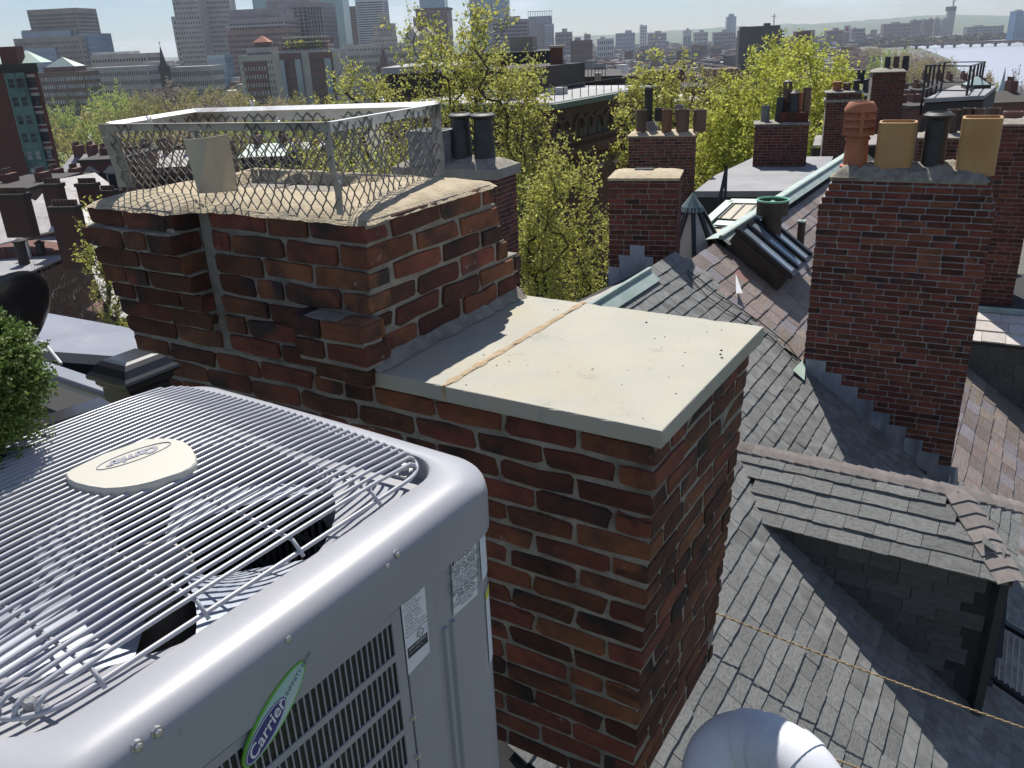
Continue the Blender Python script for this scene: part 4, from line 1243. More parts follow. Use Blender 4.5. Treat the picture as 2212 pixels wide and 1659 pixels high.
q = MB(); q.prism([(-.014, .62, -.25), (-.014, -.01, -.25), (-.014, -.01, .14), (-.014, .62, .14)], (-.005, 0, 0)); q.build('lead_flashing', M['lead'], rc)

# ---- conical glass lantern
ap = atr(1500, 415, 11.6)
def same_d(p, q_): return at(p[0], p[1], q_.y)
base = same_d((1540, 575), ap); 
rad = (same_d((1590, 560), ap) - same_d((1494, 560), ap)).length * .97
hcone = ap.z - at(1500, 575, ap.y).z
cx_ = ap.copy()
lt_ = thing('conical_skylight', 'conical glass roof lantern with copper cap on a dark drum', 'skylight', (cx_.x - .02, cx_.y, cx_.z - hcone - 1.0))
H_ = hcone; NP = 10
for k in range(NP):
    a0, a1 = 2 * PI * k / NP + .2, 2 * PI * (k + 1) / NP + .2
    P_ = lambda a, f: Vector((rad * f * math.cos(a), rad * f * math.sin(a), 1.0 + H_ * (1 - f) * .985))
    q = MB(); q.prism([P_(a0, 1), P_(a1, 1), P_(a1, .24), P_(a0, .24)], Vector((0, 0, -.01))); q.build('glass_pane', M['frost'], lt_)
    q = MB(); q.bar(P_(a0, 1.03) + Vector((0, 0, .01)), P_(a0, .20) + Vector((0, 0, .015)), .055, .05); q.build('glazing_bar', M['blackmetal'], lt_)
q = MB(); q.lathe([(rad * .30, 1 + H_ * .76), (rad * .27, 1 + H_ * .79), (.001, 1 + H_)], NP, a0=.2); q.build('copper_cap', mat('grey_green_copper', (.13, .18, .18), (.2, .26, .25), rough=.5, metal=.3, scale=6), lt_)
q = MB(); q.lathe([(rad * .98, -.3), (rad * .98, .80), (rad * 1.04, .80), (rad * 1.04, .97), (rad * 1.0, 1.0), (.01, 1.0)], 28); q.build('drum', M['bronze'], lt_, smooth=True)
q = MB(); q.tube([(rad * 1.0 * math.cos(2 * PI * i / 30), rad * math.sin(2 * PI * i / 30), 1.0) for i in range(30)], .022, 6, closed=True); q.build('copper_rim', M['verd'], lt_)

# ---- sloping skylight on the slates with the round vent stack
sk = thing('skylight', 'sloping dark framed skylight with glass strips set in the slate roof', 'skylight', Gp(2, 0, 0))
L_ = local(sk); hh = .22
cs = [gus(1592, 500, hh), gus(1712, 592, hh), gus(1757, 551, hh), gus(1640, 462, hh)]
p0 = Gp(*cs[0], hh); p1 = Gp(*cs[1], hh); ud = UV; 
ulen = ((Gp(*cs[2], hh) - p1).dot(UV)); slen = (p1 - p0).dot(GD)
p1 = p0 + GD * slen
q = MB(); C = [p0, p1, p1 + UV * ulen, p0 + UV * ulen]
q.prism([L_ @ (p - GN * .30) for p in C], GN * .27); q.build('kerb', M['bronze'], sk)
nb_ = 4
for k in range(nb_ - 1):
    f0, f1 = k / (nb_ - 1), (k + 1) / (nb_ - 1)
    a = p0 + UV * ulen * (f0 + .045); c = p0 + UV * ulen * (f1 - .045)
    q = MB(); q.prism([L_ @ a, L_ @ (a + GD * slen * .97), L_ @ (c + GD * slen * .97), L_ @ c], GN * .012); q.build('glass_pane', M['glass'], sk)
for k in range(nb_):
    a = p0 + UV * ulen * k / (nb_ - 1)
    q = MB(); q.bar(L_ @ (a + GN * .02), L_ @ (a + GD * slen + GN * .02), .07, .06, up=GN); q.build('glazing_bar', M['blackmetal'], sk)
for d_ in (0, slen):
    q = MB(); q.bar(L_ @ (p0 + GD * d_), L_ @ (p0 + GD * d_ + UV * ulen), .06, .05, up=GN); q.build('frame_rail', M['blackmetal'], sk)
vp = Gp(*gus(1664, 512, .15), .15)
wv = (at(1685, 480, vp.y) - at(1643, 480, vp.y)).length / 2
hv = at(1664, 432, vp.y).z - vp.z
vt = thing('vent_stack', 'round dark metal vent stack with a wide green copper rim bowl', 'vent', vp - Vector((0, 0, .3)))
q = MB(); q.lathe([(wv, 0), (wv, .3 + hv * .62)], 24); q.build('pipe', M['bronze'], vt, smooth=True)
q = MB(); q.lathe([(wv, .3 + hv * .60), (wv * 1.58, .3 + hv * .62), (wv * 1.58, .3 + hv), (wv * 1.50, .3 + hv), (wv * 1.46, .3 + hv * .8)], 28); q.build('hood', M['bronze'], vt, smooth=True)
q = MB(); q.tube([(wv * 1.55 * math.cos(2 * PI * i / 32), wv * 1.55 * math.sin(2 * PI * i / 32), .3 + hv) for i in range(32)], .014, 6, closed=True)
q.lathe([(wv * 1.5, .3 + hv * .80), (wv * 1.2, .3 + hv * .82), (.001, .3 + hv * 1.0)], 8); q.build('copper_bowl', M['verdbright'], vt)
pp_ = Gp(*gus(1727, 540, 0), 0)
pv = thing('vent_pipe', 'thin dark vent pipe with pale rim standing on the slates beside the big chimney', 'vent', pp_)
hp = at(1733, 478, pp_.y).z - pp_.z; rp_ = (at(1743, 500, pp_.y) - at(1727, 500, pp_.y)).length / 2
q = MB(); q.lathe([(rp_, -.1), (rp_, hp), (rp_ * .8, hp)], 16); q.build('pipe', M['bronze'], pv, smooth=True)
q = MB(); q.lathe([(rp_ * 1.06, hp - .01), (rp_ * 1.06, hp + .012), (rp_ * .45, hp + .012), (rp_ * .45, hp - .1)], 16); q.build('rim', M['verd'], pv)

# ---- flat glazed roof light with cream panes beyond the ridge
gl = thing('glazed_roof', 'low glazed roof light with cream panes behind the sloping skylight', 'skylight', atr(1600, 470, 14))
Og = atr(1590, 470, 14.0); gn = (Vector((0, 0, 1)) * math.cos(R(26)) - UV * math.sin(R(12)) - XV * .10).normalized()
L_ = local(gl)
def gq(p, h=0): return L_ @ onpl(p[0], p[1], Og + gn * h, gn)
q = MB(); q.prism([gq(p, -.02) for p in ((1470, 535), (1640, 535), (1680, 436), (1576, 435))], gn * -.1); q.build('kerb', M['verd'], gl)
top_ = [(1586, 441), (1608, 442), (1632, 444), (1655, 446), (1676, 447)]; bo = [(1552, 473), (1576, 475), (1600, 477), (1627, 479), (1654, 481)]
for i in range(4):
    q = MB(); q.prism([gq(bo[i]), gq(bo[i + 1]), gq(top_[i + 1]), gq(top_[i])], gn * .012); q.build('cream_pane', M['creamglass'], gl)
bo2 = [(1542, 492), (1563, 493), (1583, 494), (1602, 494)]; b3 = [(1520, 520), (1540, 522), (1562, 524), (1585, 526)]
for i in range(3):
    q = MB(); q.prism([gq(b3[i]), gq(b3[i + 1]), gq(bo2[i + 1]), gq(bo2[i])], gn * .012); q.build('cream_pane', M['creamglass'], gl)
for (a, c) in list(zip(bo, top_)) + list(zip(b3, bo2)) + [(bo[0], bo[-1]), (bo2[0], bo2[-1]), (top_[0], bo[0])]:
    q = MB(); q.bar(gq(a, .015), gq(c, .015), .03, .03); q.build('glazing_bar', M['blackmetal'], gl)
for (a, c) in (((1576, 435), (1680, 437)), ((1470, 530), (1578, 434)), ((1548, 482), (1640, 488))):
    q = MB(); q.bar(gq(a, .02), gq(c, .02), .16, .03, up=gn); q.build('copper_edge', M['verd'], gl)

# ---- farther chimneys on the row
A, w2 = face_from((1358, 294), (1500, 297), 19.5, 105)
c2 = chimney('brick_chimney', 'wide red brick chimney with white joints and a crowd of brown pots', A, 105, w2, 4.2, 1.0, .0655, .19, 'mid', 'mortar2', 300)
wash_cap(c2, 0, w2, 0, 1.0, 4.2, .06, 'wash', over=.03, n=18, rag=.03)
def px_x(t, p, y): 
    L_ = local(t); d = Vector((math.cos(t.rotation_euler.z), math.sin(t.rotation_euler.z), 0)); n_ = Vector((-d.y, d.x, 0))
    return (L_ @ onpl(p[0], p[1], t.location + n_ * y, n_))
def pots(t, H, specs):
    """(picture x centre, y base, y top, half width px, depth, kind, material)"""
    for (x, yb_, yt, hw, dep, kind, mt, *r2) in specs:
        a = px_x(t, (x, yb_), dep); c = px_x(t, (x + (yb_ - yt) * .05, yt), dep)
        e = px_x(t, (x + hw, yb_), dep)
        rr = abs(e.x - a.x)
        pot(t, a.x, dep, max(H - .05, a.z) if a.z < H + .4 else H, rr, max(.15, c.z - max(H - .05, min(a.z, H + .4))), kind, mt, r2=(rr * r2[0] if r2 else None))
pots(c2, 4.2, [(1385, 284, 237, 11, .25, 'plain', 'brownpot'), (1400, 278, 189, 9, .75, 'plain', 'blackpot'), (1424, 262, 233, 10, .8, 'plain', 'blackpot'), (1440, 284, 236, 11, .3, 'plain', 'rustpot'),
               (1466, 262, 226, 9, .85, 'plain', 'greypot'), (1474, 284, 236, 14, .3, 'plain', 'brownpot'), (1511, 284, 237, 14, .3, 'plain', 'brownpot')])
wash_cap(c2, w2 * .17, w2 * .45, .35, .85, 4.22, .28, 'mortar', n=12, rag=.06, sh=.10, name='mortar_mound')
A, w3 = face_from((1631, 268), (1748, 270), 20.5, 106)
c3 = chimney('brick_chimney', 'plain dark brick chimney with stepped top and metal hooded pots on the grey membrane roof', A, 106, w3, 3.6, .75, .064, .19, 'midd', 'mortar3', 120)
wash_cap(c3, 0, w3, 0, .75, 3.6, .03, 'mortar', over=.03, n=12, rag=.02)
q = MB(); q.box(w3 * .45, .12, 3.6, w3 * .98, .62, 3.6 + .22); q.build('upper_step', M['brick_dim'], c3)
pots(c3, 3.6, [(1652, 265, 228, 10, .35, 'plain', 'greypot', .85), (1683, 262, 210, 10, .3, 'plain', 'blackpot', .8), (1697, 246, 193, 9, .5, 'crown', 'brownpot'), (1713, 248, 193, 11, .3, 'cone', 'blackpot', .8), (1722, 246, 200, 9, .6, 'plain', 'terra'), (1740, 248, 189, 9, .35, 'plain', 'brownpot')])
A, w4 = face_from((1787, 200), (1862, 200), 25, 108)
c4 = chimney('brick_chimney', 'tall narrow brick chimney with crown pots behind the terracotta louvred pot', A, 108, w4, 5.4, .8, .065, .2, 'midd', 'mortar3', 60)
wash_cap(c4, 0, w4, 0, .8, 5.4, .05, 'mortar', over=.05, n=10, rag=.02)
q = MB(); q.box(-.05, -.05, 5.15, w4 + .05, .85, 5.22); q.build('string_course', M['mortar'], c4)
pots(c4, 5.4, [(1807, 200, 182, 9, .25, 'crown', 'terra'), (1828, 200, 184, 8, .3, 'crown', 'redpot'), (1848, 203, 172, 8, .2, 'flare', 'blackpot', .8), (1858, 180, 158, 8, .5, 'crown', 'blackpot'), (1869, 200, 170, 7, .3, 'flare', 'blackpot', .8)])
A, w5 = face_from((1886, 156), (1958, 156), 33, 108)
c5 = chimney('brick_chimney', 'dark massive brick chimney with three black pots against the river trees', A, 108, w5, 7.5, 1.2, .066, .2, 'midd', 'mortar3', 60)
wash_cap(c5, 0, w5, 0, 1.2, 7.5, .10, 'mortar', over=.04, n=10, rag=.04)
pots(c5, 7.5, [(1915, 153, 123, 7, .5, 'plain', 'blackpot', .85), (1934, 152, 122, 7, .5, 'plain', 'brownpot', .85), (1954, 153, 121, 8, .5, 'plain', 'blackpot', .85)])
# right edge: chimneys beyond the tan pots
A, w6 = face_from((2130, 268), (2260, 266), 14.5, 116)
c6 = chimney('brick_chimney', 'rough brick chimney cut by the right picture edge behind the big one', A, 116, w6, 4.4, .8, .066, .2, 'midd', 'mortar3', 200, left=True)
wash_cap(c6, 0, w6, 0, .8, 4.4, .06, 'mortar', over=.02, n=10, rag=.03)
pots(c6, 4.4, [(2180, 292, 240, 22, .4, 'square', 'redpot', .7), (2145, 258, 233, 13, .6, 'plain', 'brownpot')])
A, w7 = face_from((1985, 297), (2130, 300), 17.5, 116)
c7 = chimney('brick_chimney', 'low brick chimney with brown pots half hidden behind the black flared pot', A, 116, w7, 3.2, .8, .066, .2, 'midd', 'mortar3', 120)
wash_cap(c7, 0, w7, 0, .8, 3.2, .05, 'mortar', over=.03, n=10, rag=.03)
pots(c7, 3.2, [(2052, 296, 236, 14, .4, 'plain', 'brownpot'), (2085, 290, 233, 13, .5, 'plain', 'brownpot'), (2108, 290, 234, 12, .4, 'plain', 'brownpot')])

# ---- second dormer at the far right of the slate roof: reflected sky in the pale slates, shade in the dark cheek
hC = thing('slate_dormer', 'dormer of shaded slates with sky-bright slate roof and copper ridge at the right picture edge', 'dormer', Gp(3, 2.5, 0))
L_ = local(hC)
qd = onpl(2100, 806, P1 + GN * -.05, GN); nd_ = Vector((-azdir(119).y, azdir(119).x, 0)); d0 = onpl(2100, 735, qd, nd_); z0 = d0.z

xd = azdir(119)
rt_ = atr(2108, 668, d0.length * 1.065)

sd_ = d0 - rt_; sd_ = sd_ - xd * sd_.dot(xd); ln = sd_.length; sd_.normalize(); sn_ = xd.cross(sd_); sn_ = sn_ if sn_.z > 0 else -sn_
rt0 = d0 - sd_ * ln
q = MB(); q.prism([L_ @ p for p in (rt0 - xd * .6, d0 - xd * .6, d0 + xd * 2, rt0 + xd * 2)], sn_ * -.05); q.build('roof_deck', M['deck'], hC)
tile(hC, rt0, xd, sd_, sn_, [(-.5, 0.03), (2, .03), (2, ln + .02), (-.5, ln + .02)], ln / 3.0, (.30, .46), .018, 'pale', rng, 60, name='slate', margin=200)  # pale slate colour stands in for sky reflected off this slope
q = MB(); q.prism([L_ @ p for p in (rt0 - xd * .7 + sn_ * .02, rt0 - xd * .7 + sd_ * .10 + sn_ * .02, rt0 + xd * 2 + sd_ * .10 + sn_ * .02, rt0 + xd * 2 + sn_ * .02)], sn_ * .01)
q.bar(L_ @ (rt0 - xd * .7 + sn_ * .03), L_ @ (rt0 + xd * 2 + sn_ * .03), .06, .05); q.build('copper_ridge', M['verd'], hC)
q = MB(); nn_ = Vector((-xd.y, xd.x, 0)); nn_ = nn_ if nn_.y > 0 else -nn_
w0 = d0 + nn_ * .05
q.prism([L_ @ p for p in (w0 - xd * .6 - Vector((0, 0, 2)), w0 + xd * 2 - Vector((0, 0, 2)), w0 + xd * 2 - Vector((0, 0, .02)), w0 - xd * .6 - Vector((0, 0, .02)))], nn_ * .06); q.build('cheek_wall', M['deck'], hC)
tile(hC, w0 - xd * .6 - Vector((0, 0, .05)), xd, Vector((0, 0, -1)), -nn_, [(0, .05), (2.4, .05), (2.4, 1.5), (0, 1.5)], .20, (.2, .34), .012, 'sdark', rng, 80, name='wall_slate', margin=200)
q = MB(); b0 = rt0 - nn_ * 0
q.prism([L_ @ p for p in (rt0 - xd * .9 + nn_ * .2 - Vector((0, 0, .04)), rt0 + xd * 2.2 + nn_ * .2 - Vector((0, 0, .04)), rt0 + xd * 2.2 + nn_ * 2.4 - Vector((0, 0, .0)), rt0 - xd * .9 + nn_ * 2.4 - Vector((0, 0, 0)))], Vector((0, 0, -.06))); q.build('flat_roof', M['deck'], hC)

# ---- loose black cables lying down the shingles
M['cable'] = mat('black_cable', (.015, .015, .016), rough=.6)
def cable(label, px, h=.03):
    q = MB(); pts = []
    for x, y in px: pts.append(onpl(x, y, P1 + GN * h, GN))
    fine = []
    for i in range(len(pts) - 1):
        for k in range(6): fine.append(pts[i].lerp(pts[i + 1], k / 6))
    fine.append(pts[-1]); q.tube(fine, .006, 5); tag(q.build('cable', M['cable'], None), label, 'cable')
cable('thin black cable running down the shingles from the lead skirt of the short chimney', [(1486, 585), (1516, 606), (1548, 634), (1590, 660), (1640, 694), (1700, 742), (1738, 792)])
cable('second black cable sagging below the first one on the shingles', [(1484, 590), (1506, 618), (1530, 642), (1566, 668), (1604, 690), (1660, 724), (1722, 780)])
# ---- rope strung above the shingles
M['rope'] = mat('golden_twisted_rope', (0.34, 0.22, 0.11), (0.48, 0.35, 0.20), rough=.7, scale=40)
def rope_thing(name, label, a, c, sag, r, mt='rope', twist=True, cat='rope'):
    pts = []; n = 150
    for i in range(n + 1):
        f = i / n; p = a.lerp(c, f) - Vector((0, 0, sag * 4 * f * (1 - f))); pts.append(p)
    q = MB()
    if twist:
        for s_ in range(2):
            d = (c - a).normalized(); sx = d.cross(Vector((0, 0, 1))).normalized(); sz = sx.cross(d)
            q.tube([p + (sx * math.cos(k * .95 + s_ * PI) + sz * math.sin(k * .95 + s_ * PI)) * r * .5 for k, p in enumerate(pts)], r * .62, 5)
    else: q.tube(pts, r, 6)
    o = q.build(name, M[mt], None, smooth='all'); tag(o, label, cat)
    return o
ra = ray(1480, 1297).normalized() * 6.1; rb_ = ray(2300, 1602).normalized() * 7.6
rope_thing('rope', 'golden twisted rope strung above the grey shingles behind the near chimney', ra, rb_, .03, .0075)
rope_thing('rope', 'second golden rope emerging beside the white pipe at the bottom', ray(1700, 1600).normalized() * 6.0, ray(1960, 1700).normalized() * 6.6, .0, .0075)
# ---- iron balcony rail at the right edge
ir = thing('iron_railing', 'black iron balcony railing and door frame beyond the dormer at the right edge', 'railing', atr(2180, 1400, 8.3) - Vector((0, 0, .5)))
L_ = local(ir)
def ip(x, y, d=8.3): return L_ @ atr(x, y, d)
for k, (a, c, w) in enumerate((((2168, 1190), (2128, 1480), .10), ((2176, 1200), (2156, 1420), .05))):
    q = MB(); q.bar(ip(*a), ip(*c), w, .05); q.build('post', M['blackmetal'], ir)
q = MB(); q.bar(ip(2135, 1328), ip(2260, 1400), .05, .04); q.build('top_rail', M['blackmetal'], ir)
q = MB(); q.bar(ip(2128, 1455), ip(2260, 1545), .05, .04); q.build('bottom_rail', M['blackmetal'], ir)
for k in range(9):
    f = (k + .6) / 9
    q = MB(); q.bar(ip(2145 + 115 * f, 1335 + 64 * f), ip(2136 + 115 * f, 1460 + 80 * f), .014, .014); q.build('baluster', M['galv_d'], ir)
q = MB(); q.bar(ip(2141, 1340), ip(2131, 1440), .04, .03); q.build('white_stay', M['label'], ir)
# ---- white plastic flue pipe at the bottom
M['pvc'] = mat('white_pvc', (0.66, 0.68, 0.73), rough=.45, spec=.4, c2=(.60, .62, .67), scale=6)
pf = thing('flue_pipe', 'white plastic flue pipe bending over beside the foot of the near chimney', 'pipe', atr(1540, 1760, 2.6))
L_ = local(pf); PD = 2.45
cp = [(1537, 1840, 3.12), (1535, 1720, 3.12), (1538, 1668, 3.12), (1550, 1632, 3.11), (1578, 1608, 3.10), (1615, 1602, 3.08), (1660, 1613, 3.05), (1705, 1636, 3.02), (1742, 1672, 3.0), (1772, 1720, 3.0), (1795, 1790, 3.02)]
pts = [L_ @ atr(x, y, d) for x, y, d in cp]
sp = []
for i in range(len(pts) - 1):
    for k in range(4): sp.append(pts[i].lerp(pts[i + 1], k / 4))
for _ in range(3): sp = [sp[0]] + [(sp[i - 1] + sp[i] * 2 + sp[i + 1]) / 4 for i in range(1, len(sp) - 1)] + [sp[-1]]
q = MB(); q.tube(sp, .101, 28); q.build('elbow', M['pvc'], pf, smooth=True)
for i0, i1, r_ in ((5, 7, .107), (19, 22, .106), (23, 25, .106), (28, 31, .1055)):
    q = MB(); q.tube(sp[i0:i1 + 1], r_, 28); q.build('socket_collar', M['pvc'], pf, smooth=True)
# ------------------------------------------------------------------ ground, river, hills
ZG, ZW = -58.0, -57.4
M['ground'] = mat('city_ground', (0.10, 0.10, 0.085), (0.16, 0.15, 0.12), rough=.95, scale=.01, detail=8, c3=(.09, .12, .05), s3=.004, t3=(.5, .6))
M['lawn'] = mat('park_lawn', (0.10, 0.15, 0.035), (0.16, 0.20, 0.06), rough=.95, scale=.05)
M['water'] = mat('river_water', (0.40, 0.42, 0.47), rough=.35, spec=.6, bump=.55, bscale=.08, bdist=.8)  # pale base colour stands in for the bright sky it reflects
M['hill'] = mat('wooded_hills', (0.050, 0.075, 0.035), (0.12, 0.15, 0.06), rough=.95, scale=.006, detail=10)
def sm(a, b_, x):
    t = max(0, min(1, (x - a) / (b_ - a))); return t * t * (3 - 2 * t)
def gz(x, y):
    d = math.hypot(x, y)
    return -19 + (ZG + 19) * sm(90, 420, d)
ys_ = [-60, 20, 60, 100, 140, 180, 230, 280, 340, 430, 600, 1000, 2000, 4000, 8000, 8900]
xs_ = [-9000, -4000, -2000, -1000, -500, -300, -200, -140, -90, -50, -20, 20, 50, 90, 140, 200, 300, 500, 1000, 2000, 4000, 9000]
vs = [(x, y, gz(x, y)) for y in ys_ for x in xs_]
fs = [(j * len(xs_) + i, j * len(xs_) + i + 1, (j + 1) * len(xs_) + i + 1, (j + 1) * len(xs_) + i) for j in range(len(ys_) - 1) for i in range(len(xs_) - 1)]
MB().add(vs, fs).build('ground', M['ground'], None, smooth='all', kind='structure')
rv = [onz(x, y, ZW) for x, y in ((1955, 99), (1990, 105), (2022, 116), (2050, 128), (2062, 146), (2100, 168), (2160, 186), (2260, 215), (2500, 300), (2700, 60), (2420, 66), (2212, 79), (2080, 88), (1966, 97))]
MB().add([tuple(p) for p in rv], [tuple(range(len(rv)))]).build('river', M['water'], None, kind='structure')
lg_ = [onz(x, y, ZW) for x, y in ((1872, 158), (1900, 150), (1910, 128), (1902, 121), (1884, 124), (1868, 140))]
MB().add([tuple(p) for p in lg_], [tuple(range(len(lg_)))]).build('lagoon', M['water'], None, kind='structure')
pk_ = [onz(x, y, ZG + .5) for x, y in ((60, 420), (700, 400), (760, 230), (560, 190), (300, 205), (80, 250))]
MB().add([tuple(p) for p in pk_], [tuple(range(len(pk_)))]).build('park_lawn', M['lawn'], None, kind='structure')
prof = [(-700, 150), (0, 134), (371, 124), (640, 110), (900, 96), (1199, 80), (1330, 74), (1444, 66), (1520, 62), (1590, 56), (1640, 57), (1694, 51), (1750, 52), (1798, 49), (1860, 44), (1930, 39), (1982, 34), (2020, 33), (2051, 31), (2120, 33), (2190, 34), (2300, 36), (2600, 30), (2900, 40)]
vs = []; fs = []
cols = []
for i in range(len(prof) - 1):
    for k in range(8):
        f = k / 8; cols.append((prof[i][0] + (prof[i + 1][0] - prof[i][0]) * f, prof[i][1] + (prof[i + 1][1] - prof[i][1]) * f))
for i, (x, y) in enumerate(cols):
    top_ = at(x, y + mnoise.noise(Vector((i * .45, 0, 0))) * 1.6, 7600)
    for k, (yy, hf) in enumerate(((3800, 0), (4600, .10), (5400, .30), (6200, .55), (7000, .86), (7600, 1.0), (8600, .7))):
        p = at(x, y, yy)
        z = ZG + (top_.z - ZG) * hf * (1 + .12 * mnoise.noise(Vector((i * .3, k * 1.7, 2))) * (1 if k < 5 else 0))
        vs.append((top_.x * yy / 7600, yy, z))
for i in range(len(cols) - 1):
    for k in range(6): fs.append((i * 7 + k, i * 7 + 7 + k, i * 7 + 8 + k, i * 7 + k + 1))
MB().add(vs, fs).build('hills', M['hill'], None, smooth='all', kind='structure')

# ------------------------------------------------------------------ trees
def leaf_arrays(name, pts, size, rng_, mt, flat=.35, aspect=.6):
    """one small four-cornered leaf blade at each point"""
    n = len(pts)
    a = rng_.normal(size=(n, 3)); a[:, 2] *= .8; a /= np.linalg.norm(a, axis=1)[:, None]
    c = rng_.normal(size=(n, 3)); c -= (c * a).sum(1)[:, None] * a; c /= np.linalg.norm(c, axis=1)[:, None]
    s_ = size * rng_.uniform(.55, 1.35, n)[:, None]
    P_ = np.asarray(pts)
    v = np.empty((n, 4, 3))
    v[:, 0] = P_ - a * s_ * .5
    v[:, 1] = P_ + c * s_ * aspect * .5 + a * s_ * .05
    v[:, 2] = P_ + a * s_ * .5
    v[:, 3] = P_ - c * s_ * aspect * .5 + a * s_ * .05
    me = bpy.data.meshes.new(name)
    me.vertices.add(n * 4); me.vertices.foreach_set('co', v.reshape(-1))
    me.loops.add(n * 4); me.loops.foreach_set('vertex_index', np.arange(n * 4, dtype=np.int32))
    me.polygons.add(n); me.polygons.foreach_set('loop_start', np.arange(0, n * 4, 4, dtype=np.int32))
    me.materials.append(mt); me.update(); me.validate()
    return me
def tree_meshes(seed, H, Rad, ncl, tw, lpt, leaf, mt, bark, base=.22, twl=.9, clump=.06, minr=.008, aspect=.6, gap=.42, top=1.0, upb=.55, nside=4, rsc=.010, flat=1.0):
    """trunk and crown of a tree H high, crown radius Rad: boughs grown towards points spread through the crown, leaves along upward twigs"""
    rg = np.random.default_rng(seed)
    cz0 = H * base; hz_ = (H * top - cz0)
    pts = []
    off = rg.uniform(0, 50)
    while len(pts) < ncl:
        v = rg.normal(size=3); v /= np.linalg.norm(v); r_ = rg.uniform(0.12, 1) ** .42
        lob = 1 + .22 * mnoise.noise(Vector(v * 1.7) + Vector((off, 0, 0))) + .16 * mnoise.noise(Vector(v * 4.5) + Vector((0, off, 0)))
        p = v * r_ * lob
        zz = p[2] * .5 + .5
        wid = 1.0 if zz > .35 else .62 + .38 * max(0, zz) / .35
        q = np.array([p[0] * Rad * wid, p[1] * Rad * wid * flat, cz0 + hz_ * zz])
        if mnoise.noise(Vector(q / Rad * 2.1) + Vector((0, 0, off))) < -gap * .5 : continue
        pts.append(q)
    pts = np.array(pts)
    o = np.argsort(np.linalg.norm(pts - np.array([0, 0, cz0 * .8]), axis=1)); pts = pts[o]
    nodes = [np.array([0, 0, 0.0]), np.array([rg.normal(0, .01) * H, rg.normal(0, .01) * H, cz0 * .55]), np.array([rg.normal(0, .02) * H, rg.normal(0, .02) * H, cz0])]
    par = [-1, 0, 1]; dist = [0, cz0 * .55, cz0]; ends = []
    NA = np.zeros((ncl * 3 + 10, 3)); NA[:3] = nodes; DA = np.zeros(ncl * 3 + 10); DA[:3] = dist; nn = 3
    for q in pts:
        d = np.linalg.norm(NA[:nn] - q, axis=1) + DA[:nn] * .22 + np.maximum(0, NA[:nn, 2] - q[2]) * 1.2
        d[0] += 99; d[1] += 99
        i = int(np.argmin(d)); a_ = NA[i]; L_ = np.linalg.norm(q - a_)
        m_ = a_ + (q - a_) * .5 + rg.normal(size=3) * L_ * .07 + np.array([0, 0, -.06 * L_])
        NA[nn] = m_; par.append(i); DA[nn] = DA[i] + L_ * .5; nn += 1
        NA[nn] = q; par.append(nn - 1); DA[nn] = DA[nn - 1] + L_ * .5; ends.append(nn); nn += 1
    load = np.zeros(nn); load[ends] = 1
    for i in range(nn - 1, 0, -1): load[par[i]] += load[i]
    rad_ = np.maximum(minr, rsc * H * np.sqrt(load / ncl) * 1.9)
    b = MB()
    for i in range(1, nn):
        b.cyl(NA[par[i]], NA[i], min(rad_[par[i]], rad_[i] * 1.7), 6 if load[i] > ncl * .12 else 3, r2=rad_[i])
    P_ = []
    for i in ends:
        q = NA[i]; out = q - np.array([0, 0, cz0]); out /= (np.linalg.norm(out) + 1e-6)
        w_ = rg.uniform(.25, 1.0)
        for _ in range(max(1, int(tw * w_ * 1.5))):
            d = out * .5 + np.array([0, 0, upb]) + rg.normal(size=3) * .55; d /= np.linalg.norm(d)
            L_ = twl * rg.uniform(.5, 1.2); s0 = q + rg.normal(size=3) * twl * .18
            if minr < .02: b.cyl(s0, s0 + d * L_, minr * .6, 3, r2=minr * .35)
            if lpt:
                f = rg.uniform(.1, 1.05, lpt)[:, None]
                P_.append(s0 + d * L_ * f + rg.normal(size=(lpt, 3)) * clump)
    wood = b.mesh('trunk', bark)
    crown = leaf_arrays('crown', np.concatenate(P_), leaf, rg, mt, aspect=aspect) if P_ else None
    return wood, crown
def leafm(name, c1, c2, rnd=.3, tr=.5, hue=.02): return mat(name, c1, c2, rough=.6, scale=.8, rnd=rnd, hue=hue, transl=tr)
M['leaf_y'] = leafm('spring_leaf', (0.43, 0.44, 0.09), (0.57, 0.56, 0.16))
M['leaf_b'] = leafm('bright_spring_leaf', (0.46, 0.49, 0.07), (0.60, 0.62, 0.14))
M['leaf_o'] = leafm('olive_bud', (0.27, 0.25, 0.075), (0.38, 0.35, 0.12))
M['leaf_g'] = leafm('pale_green_leaf', (0.30, 0.37, 0.09), (0.42, 0.48, 0.14))
M['leaf_t'] = leafm('tan_bud', (0.34, 0.27, 0.14), (0.44, 0.36, 0.2))
M['leaf_p'] = leafm('purplish_bud', (0.22, 0.17, 0.15), (0.31, 0.245, 0.21))
M['blossom'] = leafm('pale_blossom', (0.55, 0.52, 0.42), (0.65, 0.62, 0.52))
M['bark'] = mat('dark_bark', (0.035, 0.028, 0.022), (0.06, 0.05, 0.04), rough=.9, scale=3)
M['barkp'] = mat('greyish_bark', (0.07, 0.058, 0.05), (0.11, 0.09, 0.08), rough=.9, scale=3)
def near_tree(name, label, x, ytop, Y, halfw, seed, mt, base_z=None, cat='tree', bark='bark', px=0, **k):
    tp = at(x, ytop, Y); r = abs(at(x + halfw, ytop, Y).x - tp.x)
    g = gz(tp.x, tp.y) if base_z is None else base_z
    w, c = tree_meshes(seed, H=tp.z - g, Rad=r, mt=M[mt] if mt else None, bark=M[bark], **k)
    t = thing(name, label, cat, (tp.x, tp.y, g))
    link('trunk', w, t)
    if c is not None: link('crown', c, t)
    return t
